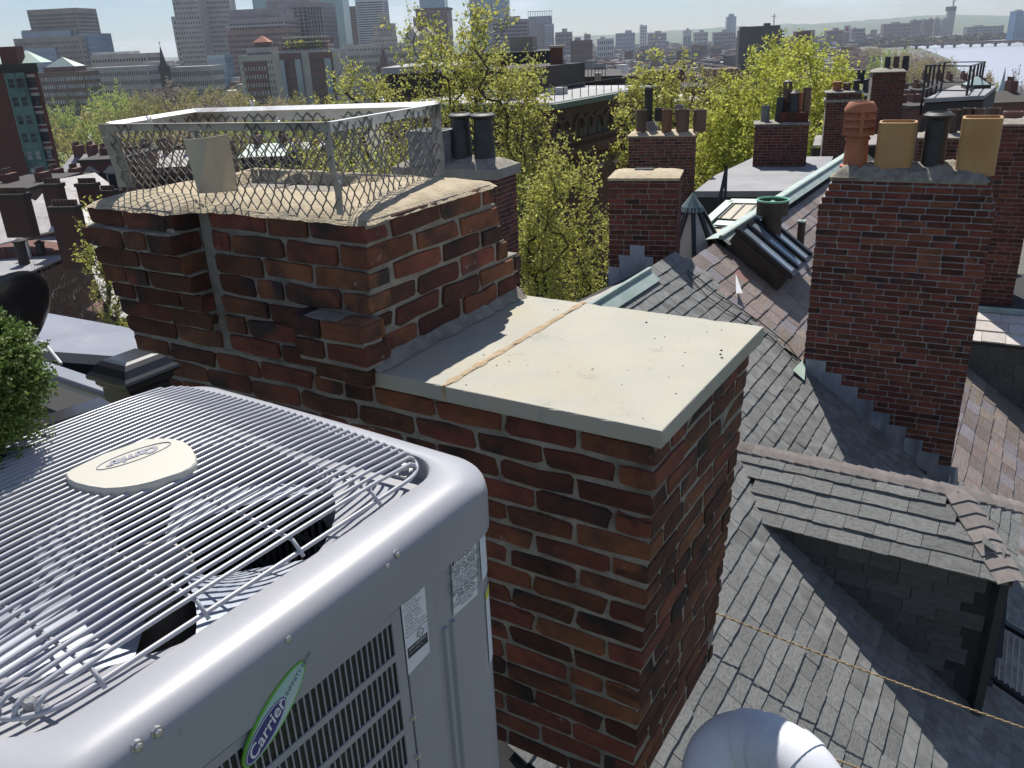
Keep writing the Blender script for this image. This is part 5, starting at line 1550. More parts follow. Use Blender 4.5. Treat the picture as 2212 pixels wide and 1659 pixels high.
near_tree('budding_tree', 'tall spreading tree in yellow green bud behind the wire cage and black pots', 1005, 36, 44, 210, 5, 'leaf_y', ncl=520, tw=6, lpt=9, leaf=.18, base=.30, twl=1.1, clump=.09, minr=.014, gap=.30)
near_tree('budding_tree', 'sparse yellow green tree above the left half of the wire cage', 775, 130, 54, 130, 8, 'leaf_y', ncl=220, tw=5, lpt=9, leaf=.19, base=.3, twl=1.1, clump=.1, minr=.015, gap=.25)
near_tree('budding_tree', 'leafy yellow green tree between the black pots and the short capped chimney', 1212, 318, 28, 112, 13, 'leaf_y', base_z=-15, ncl=420, tw=6, lpt=10, leaf=.115, base=.12, twl=.7, clump=.06, minr=.009, gap=.3)
near_tree('budding_tree', 'low wide yellow green tree seen through the wire cage', 760, 272, 47, 230, 17, 'leaf_y', ncl=360, tw=6, lpt=9, leaf=.17, base=.2, twl=1.0, clump=.09, minr=.012, gap=.3)
near_tree('budding_tree', 'thin yellow green tree left of the brighter pair of trees', 1435, 108, 60, 125, 19, 'leaf_y', ncl=330, tw=5, lpt=12, leaf=.22, base=.2, twl=1.0, clump=.1, minr=.015, gap=.3)
near_tree('budding_tree', 'small olive tree beyond the white jointed chimney and its brown pots', 1540, 140, 75, 95, 20, 'leaf_o', ncl=220, tw=5, lpt=12, leaf=.26, base=.2, twl=1.1, clump=.12, minr=.016, gap=.3)
near_tree('budding_tree', 'bright yellow green tree rising behind the chimney with hooded pots', 1765, 90, 58, 135, 23, 'leaf_b', ncl=560, tw=7, lpt=12, leaf=.21, base=.16, twl=1.2, clump=.1, minr=.014, gap=.35)
near_tree('budding_tree', 'bright yellow green tree filling the gap between the two pot crowned chimneys', 1640, 120, 50, 140, 29, 'leaf_b', ncl=600, tw=7, lpt=12, leaf=.19, base=.12, twl=1.1, clump=.09, minr=.012, gap=.4)
near_tree('budding_tree', 'slender light green tree beside the left edge of the taller stack', 218, 436, 40, 62, 31, 'leaf_y', base_z=-17, ncl=170, tw=4, lpt=11, leaf=.16, base=.12, twl=.8, clump=.07, minr=.010, gap=.2, upb=.9)
near_tree('bare_tree', 'leafless twiggy tree in front of the dark flat roof at the left', 128, 555, 36, 90, 37, None, base_z=-15.5, bark='barkp', ncl=300, tw=5, lpt=0, leaf=.1, base=.12, twl=.7, minr=.011, upb=.4)
near_tree('budding_tree', 'yellowish tan tree at the foot of the brick building with copper bays', 120, 404, 120, 62, 41, 'leaf_t', base_z=-33, bark='barkp', ncl=120, tw=5, lpt=10, leaf=.42, base=.15, twl=1.6, clump=.3, minr=.03)

# park trees in rows, each with its own place in its row
park = {}
PH, PR = 17.0, 8.0
for nm, mt, bk, seed in (('yellow green', 'leaf_g', 'bark', 51), ('olive', 'leaf_o', 'barkp', 52), ('tan budding', 'leaf_t', 'barkp', 53), ('pale green', 'leaf_g', 'bark', 54), ('purplish brown', 'leaf_p', 'barkp', 55)):
    park[nm] = tree_meshes(seed, H=PH, Rad=PR, ncl=120, tw=4, lpt=8, leaf=.62, mt=M[mt], bark=M[bk], base=.2, twl=1.9, clump=.4, minr=.05, aspect=.7, gap=.3)
blos = tree_meshes(57, H=PH, Rad=PR, ncl=90, tw=4, lpt=9, leaf=.9, mt=M['blossom'], bark=M['barkp'], base=.1, twl=1.6, clump=.5, minr=.05, aspect=.7)
def place_tree(name, label, wc, x, ytop, Y, halfw, cat='tree', group=None, rz=0.0, base=None):
    tp = at(x, ytop, Y); r = abs(at(x + halfw, ytop, Y).x - tp.x)
    g = gz(tp.x, tp.y) if base is None else base
    t = thing(name, label, cat, (tp.x, tp.y, g), rz, group)
    for nm, me in zip(('trunk', 'crown'), wc):
        o = link(nm, me, t); o.scale = (r / PR, r / PR, (tp.z - g) / PH)
    return t
ORD = ['first', 'second', 'third', 'fourth', 'fifth', 'sixth', 'seventh', 'eighth', 'ninth', 'tenth', 'eleventh', 'twelfth', 'thirteenth', 'fourteenth', 'fifteenth', 'sixteenth', 'seventeenth', 'eighteenth', 'nineteenth', 'twentieth', 'twenty first', 'twenty second']
rng = random.Random(77)
rows = (('front row', 380, (('olive', 150, 238, 62), ('yellow green', 208, 255, 34), ('olive', 255, 268, 40), ('olive', 330, 262, 44), ('tan budding', 392, 268, 40), ('yellow green', 445, 262, 44), ('olive', 520, 258, 44), ('pale green', 590, 262, 40), ('olive', 655, 258, 40))),
        ('middle row', 520, (('pale green', 120, 222, 34), ('yellow green', 205, 206, 30), ('yellow green', 238, 190, 38), ('olive', 290, 214, 34), ('olive', 348, 212, 38), ('tan budding', 400, 216, 34), ('purplish brown', 452, 212, 34), ('olive', 505, 205, 38), ('olive', 560, 206, 36), ('tan budding', 612, 205, 34), ('olive', 660, 200, 34))),
        ('back row', 640, (('yellow green', 150, 200, 28), ('olive', 268, 190, 32), ('olive', 312, 196, 28), ('purplish brown', 360, 180, 34), ('olive', 415, 186, 32), ('olive', 470, 184, 30), ('tan budding', 515, 186, 28), ('olive', 550, 182, 32), ('olive', 600, 186, 30), ('olive', 640, 180, 26))))
for rn_, Y, lst in rows:
    for i, (kind, x, yt, hw) in enumerate(sorted(lst, key=lambda q: q[1])):
        place_tree('park_tree', f'{kind} tree in the park, {ORD[i]} from the left in the {rn_}', park[kind], x, yt - (6 if rn_[0] == 'f' else 0), Y * rng.uniform(.96, 1.04), hw * (1.5 if rn_[0] == 'f' else 1.15), group='trees in the park', rz=rng.uniform(0, 6), base=ZG)
place_tree('blossom_tree', 'small tree in pale blossom at the near edge of the park', blos, 208, 312, 330, 22, base=-50)
# riverside trees
riv = [(1905, 112, 700, 26), (1935, 106, 800, 30), (1962, 108, 760, 34), (1990, 116, 700, 34), (2018, 120, 640, 36), (2040, 126, 620, 30), (1925, 138, 520, 34), (1972, 142, 500, 36), (2010, 146, 500, 36), (2050, 148, 520, 30),
       (2085, 158, 480, 30), (2125, 152, 480, 30), (1872, 120, 800, 26), (1850, 108, 900, 30), (1890, 100, 1300, 24), (2150, 178, 420, 26), (2200, 160, 420, 22)]
for i, (x, yt, Y, hw) in enumerate(sorted(riv)):
    kind = ('purplish brown', 'purplish brown', 'tan budding', 'olive')[i % 4] if not (x in (1905, 1935)) else 'pale green'
    place_tree('riverside_tree', f'{kind} tree on the river bank, {ORD[i]} from the left', park[kind], x, yt, Y, hw, group='trees along the river bank', rz=i * 1.3, base=gz(0, Y))
# the wooded far bank and distant woods: one mass
rn = np.random.default_rng(5)
pts = []
def band(x0, x1, y0, y1, n, Yf, zlo, zhi):
    for _ in range(n):
        x = rn.uniform(x0, x1); Y = Yf(x) * rn.uniform(.97, 1.03)
        p = at(x, y0, Y); cl_ = mnoise.noise(Vector((x * .06, Y * .004, 0))) * .5 + .5
        pts.append((p.x, Y, ZG + zlo + (zhi * (.45 + .75 * cl_)) * rn.uniform(0, 1)))
band(1900, 2330, 90, 90, 9000, lambda x: 2150 + (x - 1960) * 1.0 + 60, 0, 17)
band(1500, 2000, 90, 90, 5000, lambda x: 2500, 0, 15)
band(1640, 1900, 120, 120, 4000, lambda x: 1150 + rn.uniform(0, 500), 0, 13)
me = leaf_arrays('far_woods', pts, 7.5, rn, mat('far_bank_foliage', (0.10, 0.095, 0.05), (0.17, 0.155, 0.085), rough=.9, scale=.012, rnd=.35, hue=.03, c3=(.15, .11, .09), s3=.008, t3=(.5, .6)), aspect=.8)
link('far_woods', me, None, kind='stuff')

# ------------------------------------------------------------------ buildings
M['win'] = mat('dark_window_glass', (0.022, 0.024, 0.03), (0.05, 0.055, 0.065), rough=.3, spec=.3, scale=.3, rnd=.5)
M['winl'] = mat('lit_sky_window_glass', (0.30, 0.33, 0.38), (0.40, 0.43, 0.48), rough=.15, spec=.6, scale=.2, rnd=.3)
def bmat(name, c, k=.14, **kw): return mat(name, tuple(x * (1 - k) for x in c), tuple(x * (1 + k) for x in c), rough=.85, scale=.08, detail=6, **kw)
M['b_tan'] = bmat('tan_stone', (.33, .28, .235)); M['b_grey'] = bmat('grey_concrete', (.40, .385, .37)); M['b_pale'] = bmat('pale_limestone', (.42, .40, .375))
M['b_brick'] = bmat('dark_red_brick', (.14, .062, .048)); M['b_pink'] = bmat('pinkish_brick', (.27, .17, .15)); M['b_brown'] = bmat('brown_stone', (.14, .085, .062)); M['b_mauve'] = bmat('mauve_granite', (.30, .27, .28))
M['b_glass'] = mat('blue_glass_wall', (.17, .23, .31), (.24, .31, .40), rough=.12, spec=.8, scale=.03); M['b_teal'] = mat('teal_glass_wall', (.20, .34, .36), (.28, .44, .46), rough=.1, spec=.8, scale=.02)
M['b_dark'] = bmat('soot_dark_wall', (.045, .038, .036)); M['b_cream'] = bmat('cream_stone', (.46, .42, .34)); M['roofw'] = bmat('pale_flat_roof', (.40, .40, .40)); M['b_blue'] = mat('deep_blue_glass', (.12, .20, .32), (.16, .26, .40), rough=.12, spec=.8, scale=.02)
M['b_white'] = bmat('whitish_wall', (.55, .55, .56))
def block(t, name, tl, tr, Y, az, zbot, depth, mt, nx=0, nz=0, wfx=.5, wfz=.55, wm='win', side=True, top=.04, bot=.02, bands=False, wname='windows', org=None, ybot=None, pr=.12, roof=None):
    """a storeyed block under thing t: front top edge from tl to tr in the picture at forward distance Y"""
    A = at(tl[0], tl[1], Y); d = azdir(az); n_ = Vector((-d.y, d.x, 0))
    B = onpl(tr[0], tr[1], A, n_); wd = (B - A).dot(d)
    if ybot is not None: zbot = at(tl[0], ybot, Y).z
    H = A.z - zbot
    Mx = local(t) @ (Matrix.Translation((A.x, A.y, zbot)) @ Matrix.Rotation(R(90 - az), 4, 'Z'))
    b = MB(); b.box(0, 0, 0, wd, depth, H, M=Mx)
    o = b.build(name, M[mt], t)
    if roof:
        q = MB(); q.box(-.2, -.2, H, wd + .2, depth + .2, H + .6, M=Mx); q.build('parapet', M[roof], t)
    if nx and nz:
        b = MB()
        cz = H * (1 - top - bot) / nz
        for f_ in range(2 if side else 1):
            L_ = wd if f_ == 0 else depth
            cnt = nx if f_ == 0 else max(1, int(nx * depth / wd))
            cx_ = L_ * .96 / cnt
            for j in range(nz):
                z0 = H * bot + cz * (j + (1 - wfz) / 2)
                rng_x = [(0, cnt)] if bands else [(i, i + 1) for i in range(cnt)]
                for i0, i1 in rng_x:
                    x0 = L_ * .02 + cx_ * i0 + cx_ * (1 - wfx) / 2; x1 = L_ * .02 + cx_ * i1 - cx_ * (1 - wfx) / 2
                    if f_ == 0: b.box(x0, -pr, z0, x1, pr, z0 + cz * wfz, M=Mx)
                    else: b.box(wd - pr, x0, z0, wd + pr, x1, z0 + cz * wfz, M=Mx)
        b.build(wname, M[wm], t, kind='stuff')
    return A, wd, H, Mx
def bld(name, label, cat='building', p=(0, 0, ZG), group=None): return thing(name, label, cat, p, 0, group)
# stepped tan and glass tower, far left
t = bld('office_tower', 'stepped tan and blue glass office tower with rounded crown at the far left', p=(-600, 1000, ZG))
block(t, 'lower_body', (28, 84), (172, 80), 1000, 96, ZG, 60, 'b_tan', 26, 14, .4, .5)
block(t, 'glass_front', (32, 106), (118, 100), 998, 96, ZG, 10, 'b_glass', 14, 9, .88, .8, 'b_blue')
block(t, 'upper_body', (46, 66), (160, 62), 1010, 96, ZG, 50, 'b_tan', 18, 24, .6, .4)
block(t, 'glass_band', (45, 70), (150, 66), 1005, 96, ZG, 40, 'b_glass', 0, ybot=84)
block(t, 'crown', (57, 22), (163, 21), 1015, 96, ZG, 42, 'b_tan', 26, 26, .5, .62)
block(t, 'glass_corner', (142, 74), (187, 71), 1004, 96, ZG, 50, 'b_glass', 8, 14, .8, .7, 'b_blue')
# low blocks along the far side of the park
t = bld('row_building', 'brown and grey row of old buildings with green pyramid roof left of the dark spire', p=(-400, 700, ZG))
block(t, 'body', (82, 158), (178, 150), 640, 97, ZG, 20, 'b_brown', 18, 9, .5, .5, 'winl')
A, wd, H, Mx = block(t, 'penthouse', (92, 146), (160, 140), 645, 97, ZG, 14, 'b_brick', 9, 9, .6, .3)
q = MB(); q.add([Mx @ Vector(v) for v in ((2, 0, H), (wd, 0, H), (wd, 14, H), (2, 14, H), (wd / 2, 7, H + 6.5))], [(0, 1, 4), (1, 2, 4), (2, 3, 4), (3, 0, 4)]); q.build('pyramid_roof', M['verd'], t)
t = bld('row_building', 'long grey office row of five storeys left of the dark church spire', p=(-330, 720, ZG))
block(t, 'body', (172, 148), (316, 138), 720, 98, ZG, 24, 'b_grey', 30, 7, .45, .45)
t = bld('row_building', 'pale cream low building with white penthouse behind the grey office row', p=(-360, 900, ZG))
block(t, 'body', (194, 120), (316, 112), 950, 97, ZG, 30, 'b_cream', 18, 8, .6, .4)
block(t, 'penthouse', (198, 114), (280, 108), 960, 97, ZG, 20, 'b_white', 0)
t = bld('row_building', 'grey building with tall arched windows just left of the dark spire', p=(-250, 740, ZG))
block(t, 'body', (310, 134), (352, 130), 735, 97, ZG, 20, 'b_grey', 7, 4, .5, .7)
t = bld('row_building', 'long grey stone row right of the dark church spire', p=(-200, 730, ZG))
block(t, 'body', (358, 146), (454, 138), 740, 97, ZG, 24, 'b_grey', 22, 6, .45, .5)
# dark spire church on the left
def spire(name, label, tip, basey, Y, wb, wt, mt):
    p = at(tip[0], tip[1], Y); zb = at(tip[0], basey, Y).z
    t = thing(name, label, 'church', (p.x, p.y, ZG))
    h = p.z - ZG; hb = zb - ZG
    q = MB(); q.lathe([(wb * 1.5, 0), (wb * 1.5, hb * .62), (wb, hb * .64), (wb, hb)], 4, a0=PI / 4); q.build('tower', M[mt], t)
    q = MB(); q.lathe([(wt, hb), (wt * .55, hb + (h - hb) * .35), (.05, h)], 8); q.build('spire', M[mt], t)
    for k in range(4):
        a = PI / 4 + k * PI / 2; q = MB(); q.lathe([(wt * .22, hb - 2), (wt * .2, hb + (h - hb) * .10), (.02, hb + (h - hb) * .22)], 4, c=(wb * .92 * math.cos(a), wb * .92 * math.sin(a), 0)); q.build('pinnacle', M[mt], t)
    q = MB(); q.bar((0, 0, h - .2), (0, 0, h + 2.5), .3, .3); q.bar((-.8, 0, h + 1.5), (.8, 0, h + 1.5), .3, .3); q.build('cross', M['b_dark'], t)
    return t
spire('church', 'church with slender dark spire in front of the grey concrete tower', (345, 97), 152, 700, 4.2, 4.0, 'b_dark')
spire('church', 'church with dark stone spire over the pale grey office row', (826, 100), 150, 720, 7.0, 6.4, 'b_brown')
# concrete grid tower
t = bld('office_tower', 'grey concrete tower with a grid of small square windows cut by the top edge', p=(-350, 1050, ZG))
block(t, 'front', (368, -18), (423, -20), 1080, 100, ZG, 40, 'b_grey', 9, 22, .42, .42, side=False)
block(t, 'wing', (424, -19), (492, -16), 1095, 84, ZG, 40, 'b_grey', 12, 22, .45, .42, side=False)
block(t, 'left_wing', (369, 36), (382, 36), 1085, 100, ZG, 30, 'b_grey', 1, 16, .3, .4, side=False)
t = bld('office_building', 'dark glass block at the foot of the concrete grid tower', p=(-300, 900, ZG))
block(t, 'body', (447, 120), (484, 118), 900, 96, ZG, 20, 'b_teal', 6, 8, .8, .8, 'b_glass')
t = bld('office_building', 'curved pinkish brick office building with pale arched band', p=(-260, 950, ZG))
block(t, 'upper', (494, 22), (604, 10), 960, 97, ZG, 40, 'b_mauve', 0)
block(t, 'middle', (492, 42), (612, 30), 955, 97, ZG, 42, 'b_mauve', 18, 20, .55, .5)
block(t, 'lower', (488, 66), (618, 52), 945, 97, ZG, 42, 'b_pink', 24, 14, .6, .5)
block(t, 'pale_band', (488, 57), (616, 44), 943, 97, ZG, 3, 'b_pale', 0, ybot=60)
t = bld('office_tower', 'mauve granite tower with tall window bays left of the teal glass tower', p=(-200, 1000, ZG))
block(t, 'body', (600, 8), (662, 2), 1010, 97, ZG, 50, 'b_mauve', 6, 26, .75, .75)
block(t, 'right_bay', (660, 6), (694, 6), 1000, 97, ZG, 50, 'b_mauve', 5, 22, .6, .85)
block(t, 'penthouse', (574, 2), (664, -14), 1020, 97, ZG, 40, 'b_mauve', 0)
t = bld('office_tower', 'teal mirror glass tower with a dark vertical notch cut by the top edge', p=(-180, 1200, ZG))
block(t, 'body', (540, -30), (735, -40), 1240, 97, ZG, 30, 'b_teal', 12, 60, .97, .90, 'b_teal', side=False, pr=.3)
block(t, 'dark_notch', (706, -30), (713, -30), 1238, 97, ZG, 2, 'b_dark', 0)
t = bld('apartment_hotel', 'brick and grey stone hotel with orange pyramid roof and rooftop garden', p=(-220, 620, ZG))
A, wd, H, Mx = block(t, 'left_wing', (514, 120), (590, 113), 620, 97, ZG, 24, 'b_pale', 0)
block(t, 'left_brick', (525, 134), (574, 130), 618, 97, ZG, 3, 'b_brick', 8, 9, .4, .5, 'winl')
block(t, 'left_corner', (516, 122), (588, 115), 619, 97, ZG, 2, 'b_pale', 13, 12, .3, .5)
block(t, 'rooftop_room', (531, 104), (583, 99), 622, 97, ZG, 14, 'b_pale', 9, 20, .6, .4)
A, wd, H, Mx = block(t, 'tower_room', (549, 92), (577, 90), 624, 97, ZG, 8, 'b_brown', 0)
q = MB(); q.add([Mx @ Vector(v) for v in ((-1, -1, H), (wd + 1, -1, H), (wd + 1, 9, H), (-1, 9, H), (wd / 2, 4, H + 4.4))], [(0, 1, 4), (1, 2, 4), (2, 3, 4), (3, 0, 4)]); q.build('pyramid_roof', M['terra'], t)
block(t, 'right_wing', (588, 112), (724, 102), 610, 98, ZG, 24, 'b_pale', 0)
block(t, 'right_brick', (602, 116), (648, 113), 608, 98, ZG, 3, 'b_brick', 8, 9, .4, .5)
block(t, 'right_brick', (666, 114), (716, 110), 606, 98, ZG, 3, 'b_brick', 8, 9, .4, .5)
block(t, 'glass_bay', (604, 130), (612, 129), 605, 98, ZG, 2, 'b_glass', 0); block(t, 'glass_bay', (636, 128), (648, 127), 605, 98, ZG, 2, 'b_glass', 0); block(t, 'glass_bay', (700, 126), (714, 125), 604, 98, ZG, 2, 'b_glass', 0)
block(t, 'roof_house', (606, 88), (706, 86), 618, 98, ZG, 14, 'b_brick', 16, 24, .5, .5, 'winl')
block(t, 'roof_canopy', (610, 80), (694, 77), 616, 98, ZG, 16, 'b_cream', 0, ybot=84)
block(t, 'roof_canopy', (602, 92), (706, 88), 612, 98, ZG, 6, 'b_cream', 0, ybot=95)
for x in (622, 640, 650, 660, 690):
    p = at(x, 95, 611); q = MB()
    rr_ = np.random.default_rng(x)
    link('roof_shrub', leaf_arrays('roof_shrub', [tuple(Vector(p) - Vector(t.location) + Vector(v)) for v in rr_.normal(scale=1.1, size=(60, 3))], 1.4, rr_, M['leaf_b']), t)
t = bld('office_building', 'pale grey office row with rows of small windows behind the second spire', p=(-120, 740, ZG))
block(t, 'body', (722, 112), (888, 100), 760, 98, ZG, 30, 'b_pale', 40, 9, .42, .5)
block(t, 'attic', (738, 98), (880, 90), 765, 98, ZG, 24, 'b_pale', 16, 14, .3, .4)
t = bld('office_tower', 'banded slab tower with white stripes and brown end walls', p=(-250, 1500, ZG))
block(t, 'end_wall', (751, 14), (768, 8), 1500, 96, ZG, 36, 'b_brown', 0)
block(t, 'body', (766, -3), (826, -4), 1490, 96, ZG, 40, 'b_white', 1, 34, .99, .5, bands=True)
block(t, 'end_wall', (822, 12), (828, 14), 1502, 96, ZG, 30, 'b_brown', 0)
t = bld('office_building', 'cream stepped building half hidden by the second spire', p=(-200, 1100, ZG))
block(t, 'body', (800, 80), (850, 76), 1100, 96, ZG, 20, 'b_cream', 10, 14, .4, .5); block(t, 'step', (806, 52), (846, 48), 1110, 96, ZG, 20, 'b_cream', 6, 10, .3, .3); block(t, 'tower', (816, 30), (833, 28), 1115, 96, ZG, 10, 'b_cream', 3, 20, .3, .4)
t = bld('office_building', 'grey gabled stone building left of the tall budding tree', p=(-120, 900, ZG))
A, wd, H, Mx = block(t, 'body', (872, 84), (938, 76), 900, 97, ZG, 24, 'b_grey', 8, 10, .3, .6)
q = MB(); q.add([Mx @ Vector(v) for v in ((0, 0, H), (wd * .5, 0, H), (wd * .25, 0, H + 11), (0, 24, H), (wd * .5, 24, H), (wd * .25, 24, H + 11))], [(0, 1, 2), (3, 5, 4), (1, 4, 5, 2), (0, 2, 5, 3)]); q.build('gable', M['b_grey'], t)
q = MB(); q.add([Mx @ Vector(v) for v in ((wd * .4, 2, H), (wd, 2, H), (wd * .75, 2, H + 10), (wd * .4, 24, H), (wd, 24, H), (wd * .75, 24, H + 10))], [(0, 1, 2), (3, 5, 4), (1, 4, 5, 2), (0, 2, 5, 3)]); q.build('gable', M['b_grey'], t)
t = bld('office_tower', 'brown tower with flat cornice behind the grey gabled building', p=(-100, 1300, ZG))
block(t, 'body', (897, 22), (966, 17), 1300, 96, ZG, 40, 'b_pink', 9, 30, .5, .7); block(t, 'cornice', (893, 19), (968, 14), 1298, 96, ZG, 44, 'b_brown', 0, ybot=23)
block(t, 'shoulder', (892, 38), (906, 36), 1298, 96, ZG, 30, 'b_pink', 2, 20, .4, .6)
t = bld('office_tower', 'slim pale blue glass tower above the brown cornice tower', p=(-120, 1700, ZG))
block(t, 'body', (904, -20), (958, -24), 1700, 96, ZG, 40, 'b_blue', 8, 1, .5, .98, 'b_glass', bands=False)
t = bld('office_tower', 'wide blue grey glass slab tower cut by the top edge right of the budding tree', p=(0, 1800, ZG))
block(t, 'body', (1012, -22), (1098, -24), 1800, 94, ZG, 50, 'b_blue', 1, 44, .98, .45, 'b_glass', bands=True)
t = bld('office_building', 'dark grey slab blocks beside the blue grey glass slab tower', p=(60, 1300, ZG))
block(t, 'body', (1062, 44), (1140, 40), 1300, 94, ZG, 40, 'b_mauve', 1, 16, .98, .4, bands=True); block(t, 'upper', (1086, 36), (1122, 34), 1320, 94, ZG, 30, 'b_mauve', 0)
t = bld('office_tower', 'white framed glass tower with open crown', p=(100, 1400, ZG))
block(t, 'body', (1141, 36), (1192, 34), 1400, 94, ZG, 40, 'b_glass', 10, 26, .7, .8, 'b_pale'); block(t, 'pale_edge', (1176, 52), (1196, 50), 1390, 94, ZG, 30, 'b_white', 4, 18, .7, .8, 'b_glass')
A = at(1141, 36, 1400); B = at(1192, 34, 1400); q = MB(); L_ = local(t)
for k in range(11):
    p = A.lerp(B, k / 10); q.bar(L_ @ p, L_ @ (p + Vector((0, 0, 7))), .8, .8)
q.bar(L_ @ (A + Vector((0, 0, 7))), L_ @ (B + Vector((0, 0, 7))), .8, .8); q.build('open_crown', M['b_white'], t)
# scattered middle-distance blocks on the right
def hash_(t_): return sum(map(ord, t_))
specs = [('pale blue and white distant block right of the white framed tower', (1199, 70), (1236, 68), 1700, 'b_mauve', 6, 8),
         ('reddish brown long block below the distant blue blocks', (1232, 88), (1280, 85), 1300, 'b_brick', 8, 5),
         ('small lilac block with slim tower on the distant skyline', (1262, 74), (1276, 70), 2200, 'b_mauve', 3, 8),
         ('white capped distant tower above the far city', (1383, 55), (1398, 53), 2900, 'b_white', 3, 8),
         ('distant pale slab left of the white capped tower', (1330, 72), (1372, 69), 2700, 'b_glass', 8, 5),
         ('distant bluish hospital block right of the white capped tower', (1400, 72), (1440, 69), 2800, 'b_mauve', 8, 5),
         ('distant white twin slab left of the slim blue tower', (1477, 66), (1494, 65), 2600, 'b_white', 4, 1),
         ('distant wide violet grey block below the slim blue tower', (1542, 70), (1590, 66), 2400, 'b_mauve', 9, 5),
         ('distant grey block on the skyline between two white slabs', (1500, 70), (1530, 67), 2700, 'b_grey', 6, 4),
         ('distant brown block left of the red triangle sign', (1788, 66), (1824, 63), 2300, 'b_pink', 9, 4),
         ('distant violet block right of the red triangle sign', (1842, 62), (1870, 58), 2400, 'b_mauve', 7, 5),
         ('distant pink brown long block on the far river bank', (1910, 52), (1970, 50), 3000, 'b_pink', 10, 4),
         ('first apartment slab from the left on the far bank', (1972, 44), (1991, 43), 3300, 'b_brown', 4, 10),
         ('second apartment slab from the left on the far bank', (1993, 42), (2003, 42), 3320, 'b_cream', 2, 10),
         ('third apartment slab from the left on the far bank', (2006, 42), (2018, 41), 3300, 'b_brown', 3, 10),
         ('fourth apartment slab from the left on the far bank', (2020, 40), (2032, 40), 3340, 'b_cream', 2, 10),
         ('fifth apartment slab from the left on the far bank', (2035, 42), (2049, 41), 3310, 'b_grey', 3, 10),
         ('dark far tower at the right picture edge above the river', (2196, 24), (2240, 20), 2100, 'b_blue', 8, 14),
         ('long low violet building right of the construction tower', (2090, 58), (2170, 54), 3100, 'b_mauve', 14, 3),
         ('distant pale long block above the sea of roofs at centre', (1290, 84), (1326, 81), 1900, 'b_white', 8, 4)]
for lab, tl, tr, Y, mt, nx, nz in specs:
    t = bld('distant_building', lab, p=(at(tl[0], tl[1], Y).x, Y, ZG)); A, wd, H, Mx = block(t, 'body', tl, tr, Y, 95, ZG, 30, mt, nx, nz, .5, .5); h5 = (hash_(lab) % 5); q = MB(); q.box(wd * (.1 + .1 * h5), 6, H, wd * (.35 + .12 * h5), 20, H + 3 + h5, M=Mx); q.build('roof_plant', M['b_grey'], t)
t = bld('distant_tower', 'slim bright blue glass tower standing alone on the skyline', p=(at(1571, 40, 3200).x, 3200, ZG)); block(t, 'body', (1570, 36), (1591, 36), 3200, 95, ZG, 26, 'b_blue', 5, 1, .6, .98, 'b_glass'); block(t, 'cap', (1575, 30), (1586, 30), 3205, 95, ZG, 16, 'b_blue')
t = bld('apartment_block', 'broad dark brown apartment block rising over the bright tree', p=(at(1650, 60, 820).x, 820, ZG)); block(t, 'body', (1598, 66), (1690, 58), 820, 99, ZG, 20, 'b_dark', 12, 12, .4, .4); block(t, 'upper', (1600, 58), (1686, 53), 824, 99, ZG, 14, 'b_dark', 0); block(t, 'lift_house', (1652, 50), (1665, 48), 828, 99, ZG, 8, 'b_dark'); 
for i in range(7):
    block(t, 'balcony', (1690, 66 + 7 * i), (1695, 66 + 7 * i), 818, 99, ZG, 6, 'b_dark', ybot=69 + 7 * i)
t = bld('apartment_block', 'red brick slab block right of the broad dark brown one', p=(at(1740, 60, 900).x, 900, ZG)); block(t, 'body', (1721, 68), (1752, 65), 900, 99, ZG, 20, 'b_brick', 5, 9, .4, .3); block(t, 'grey_end', (1752, 65), (1761, 64), 900, 60, ZG, 14, 'b_grey', 2, 9, .5, .5); block(t, 'low_wing', (1714, 96), (1744, 93), 880, 99, ZG, 20, 'b_brown', 4, 3, .3, .4)
# tower crane and tower under construction, red triangle sign
t = bld('tower', 'unfinished tower with crane rising over the far river bank', p=(at(2060, 30, 3300).x, 3300, ZG)); block(t, 'core', (2052, 18), (2066, 17), 3300, 95, ZG, 24, 'b_grey', 4, 26, .6, .6); block(t, 'scaffold', (2050, 14), (2067, 13), 3298, 95, ZG, 28, 'b_dark', ybot=24)
q = MB(); L_ = local(t); p = at(2059, 14, 3300); q.bar(L_ @ p, L_ @ (p + Vector((0, 0, 26))), 4, 4); q.bar(L_ @ (p + Vector((-7, 0, 16))), L_ @ (p + Vector((9, 0, 20))), 2, 2); q.build('crane', M['b_grey'], t)
t = bld('crane', 'slender pale tower crane above the dark brown apartment block', p=(at(1673, 50, 2600).x, 2600, ZG), cat='crane'); q = MB(); L_ = local(t); p = at(1673, 30, 2600); q.bar((p.x - t.location.x, 0, 0), L_ @ p, 3, 3); q.bar(L_ @ (p - Vector((9, 0, 6))), L_ @ (p + Vector((7, 0, -6))), 2, 2); q.build('mast', M['b_white'], t)
A = at(1824, 55, 2200); B = at(1838, 54, 2200); C_ = at(1824, 70, 2200)
t = bld('billboard', 'white rooftop sign with a red triangle on the skyline', p=(A.x, A.y, ZG), cat='sign'); w_ = B.x - A.x; h_ = A.z - C_.z; zt = A.z - ZG
q = MB(); q.box(0, 0, zt - h_, w_, .6, zt); q.build('panel', M['b_white'], t)
q = MB(); q.prism([(w_ * .14, -.3, zt - h_ * .80), (w_ * .86, -.3, zt - h_ * .80), (w_ * .5, -.3, zt - h_ * .10)], (0, -.2, 0)); q.build('red_triangle', mat('red_sign_paint', (.42, .05, .07), rough=.6), t)
q = MB(); q.box(w_ * .1, .2, 0, w_ * .9, 12, zt - h_); q.build('building_below', M['b_pink'], t)
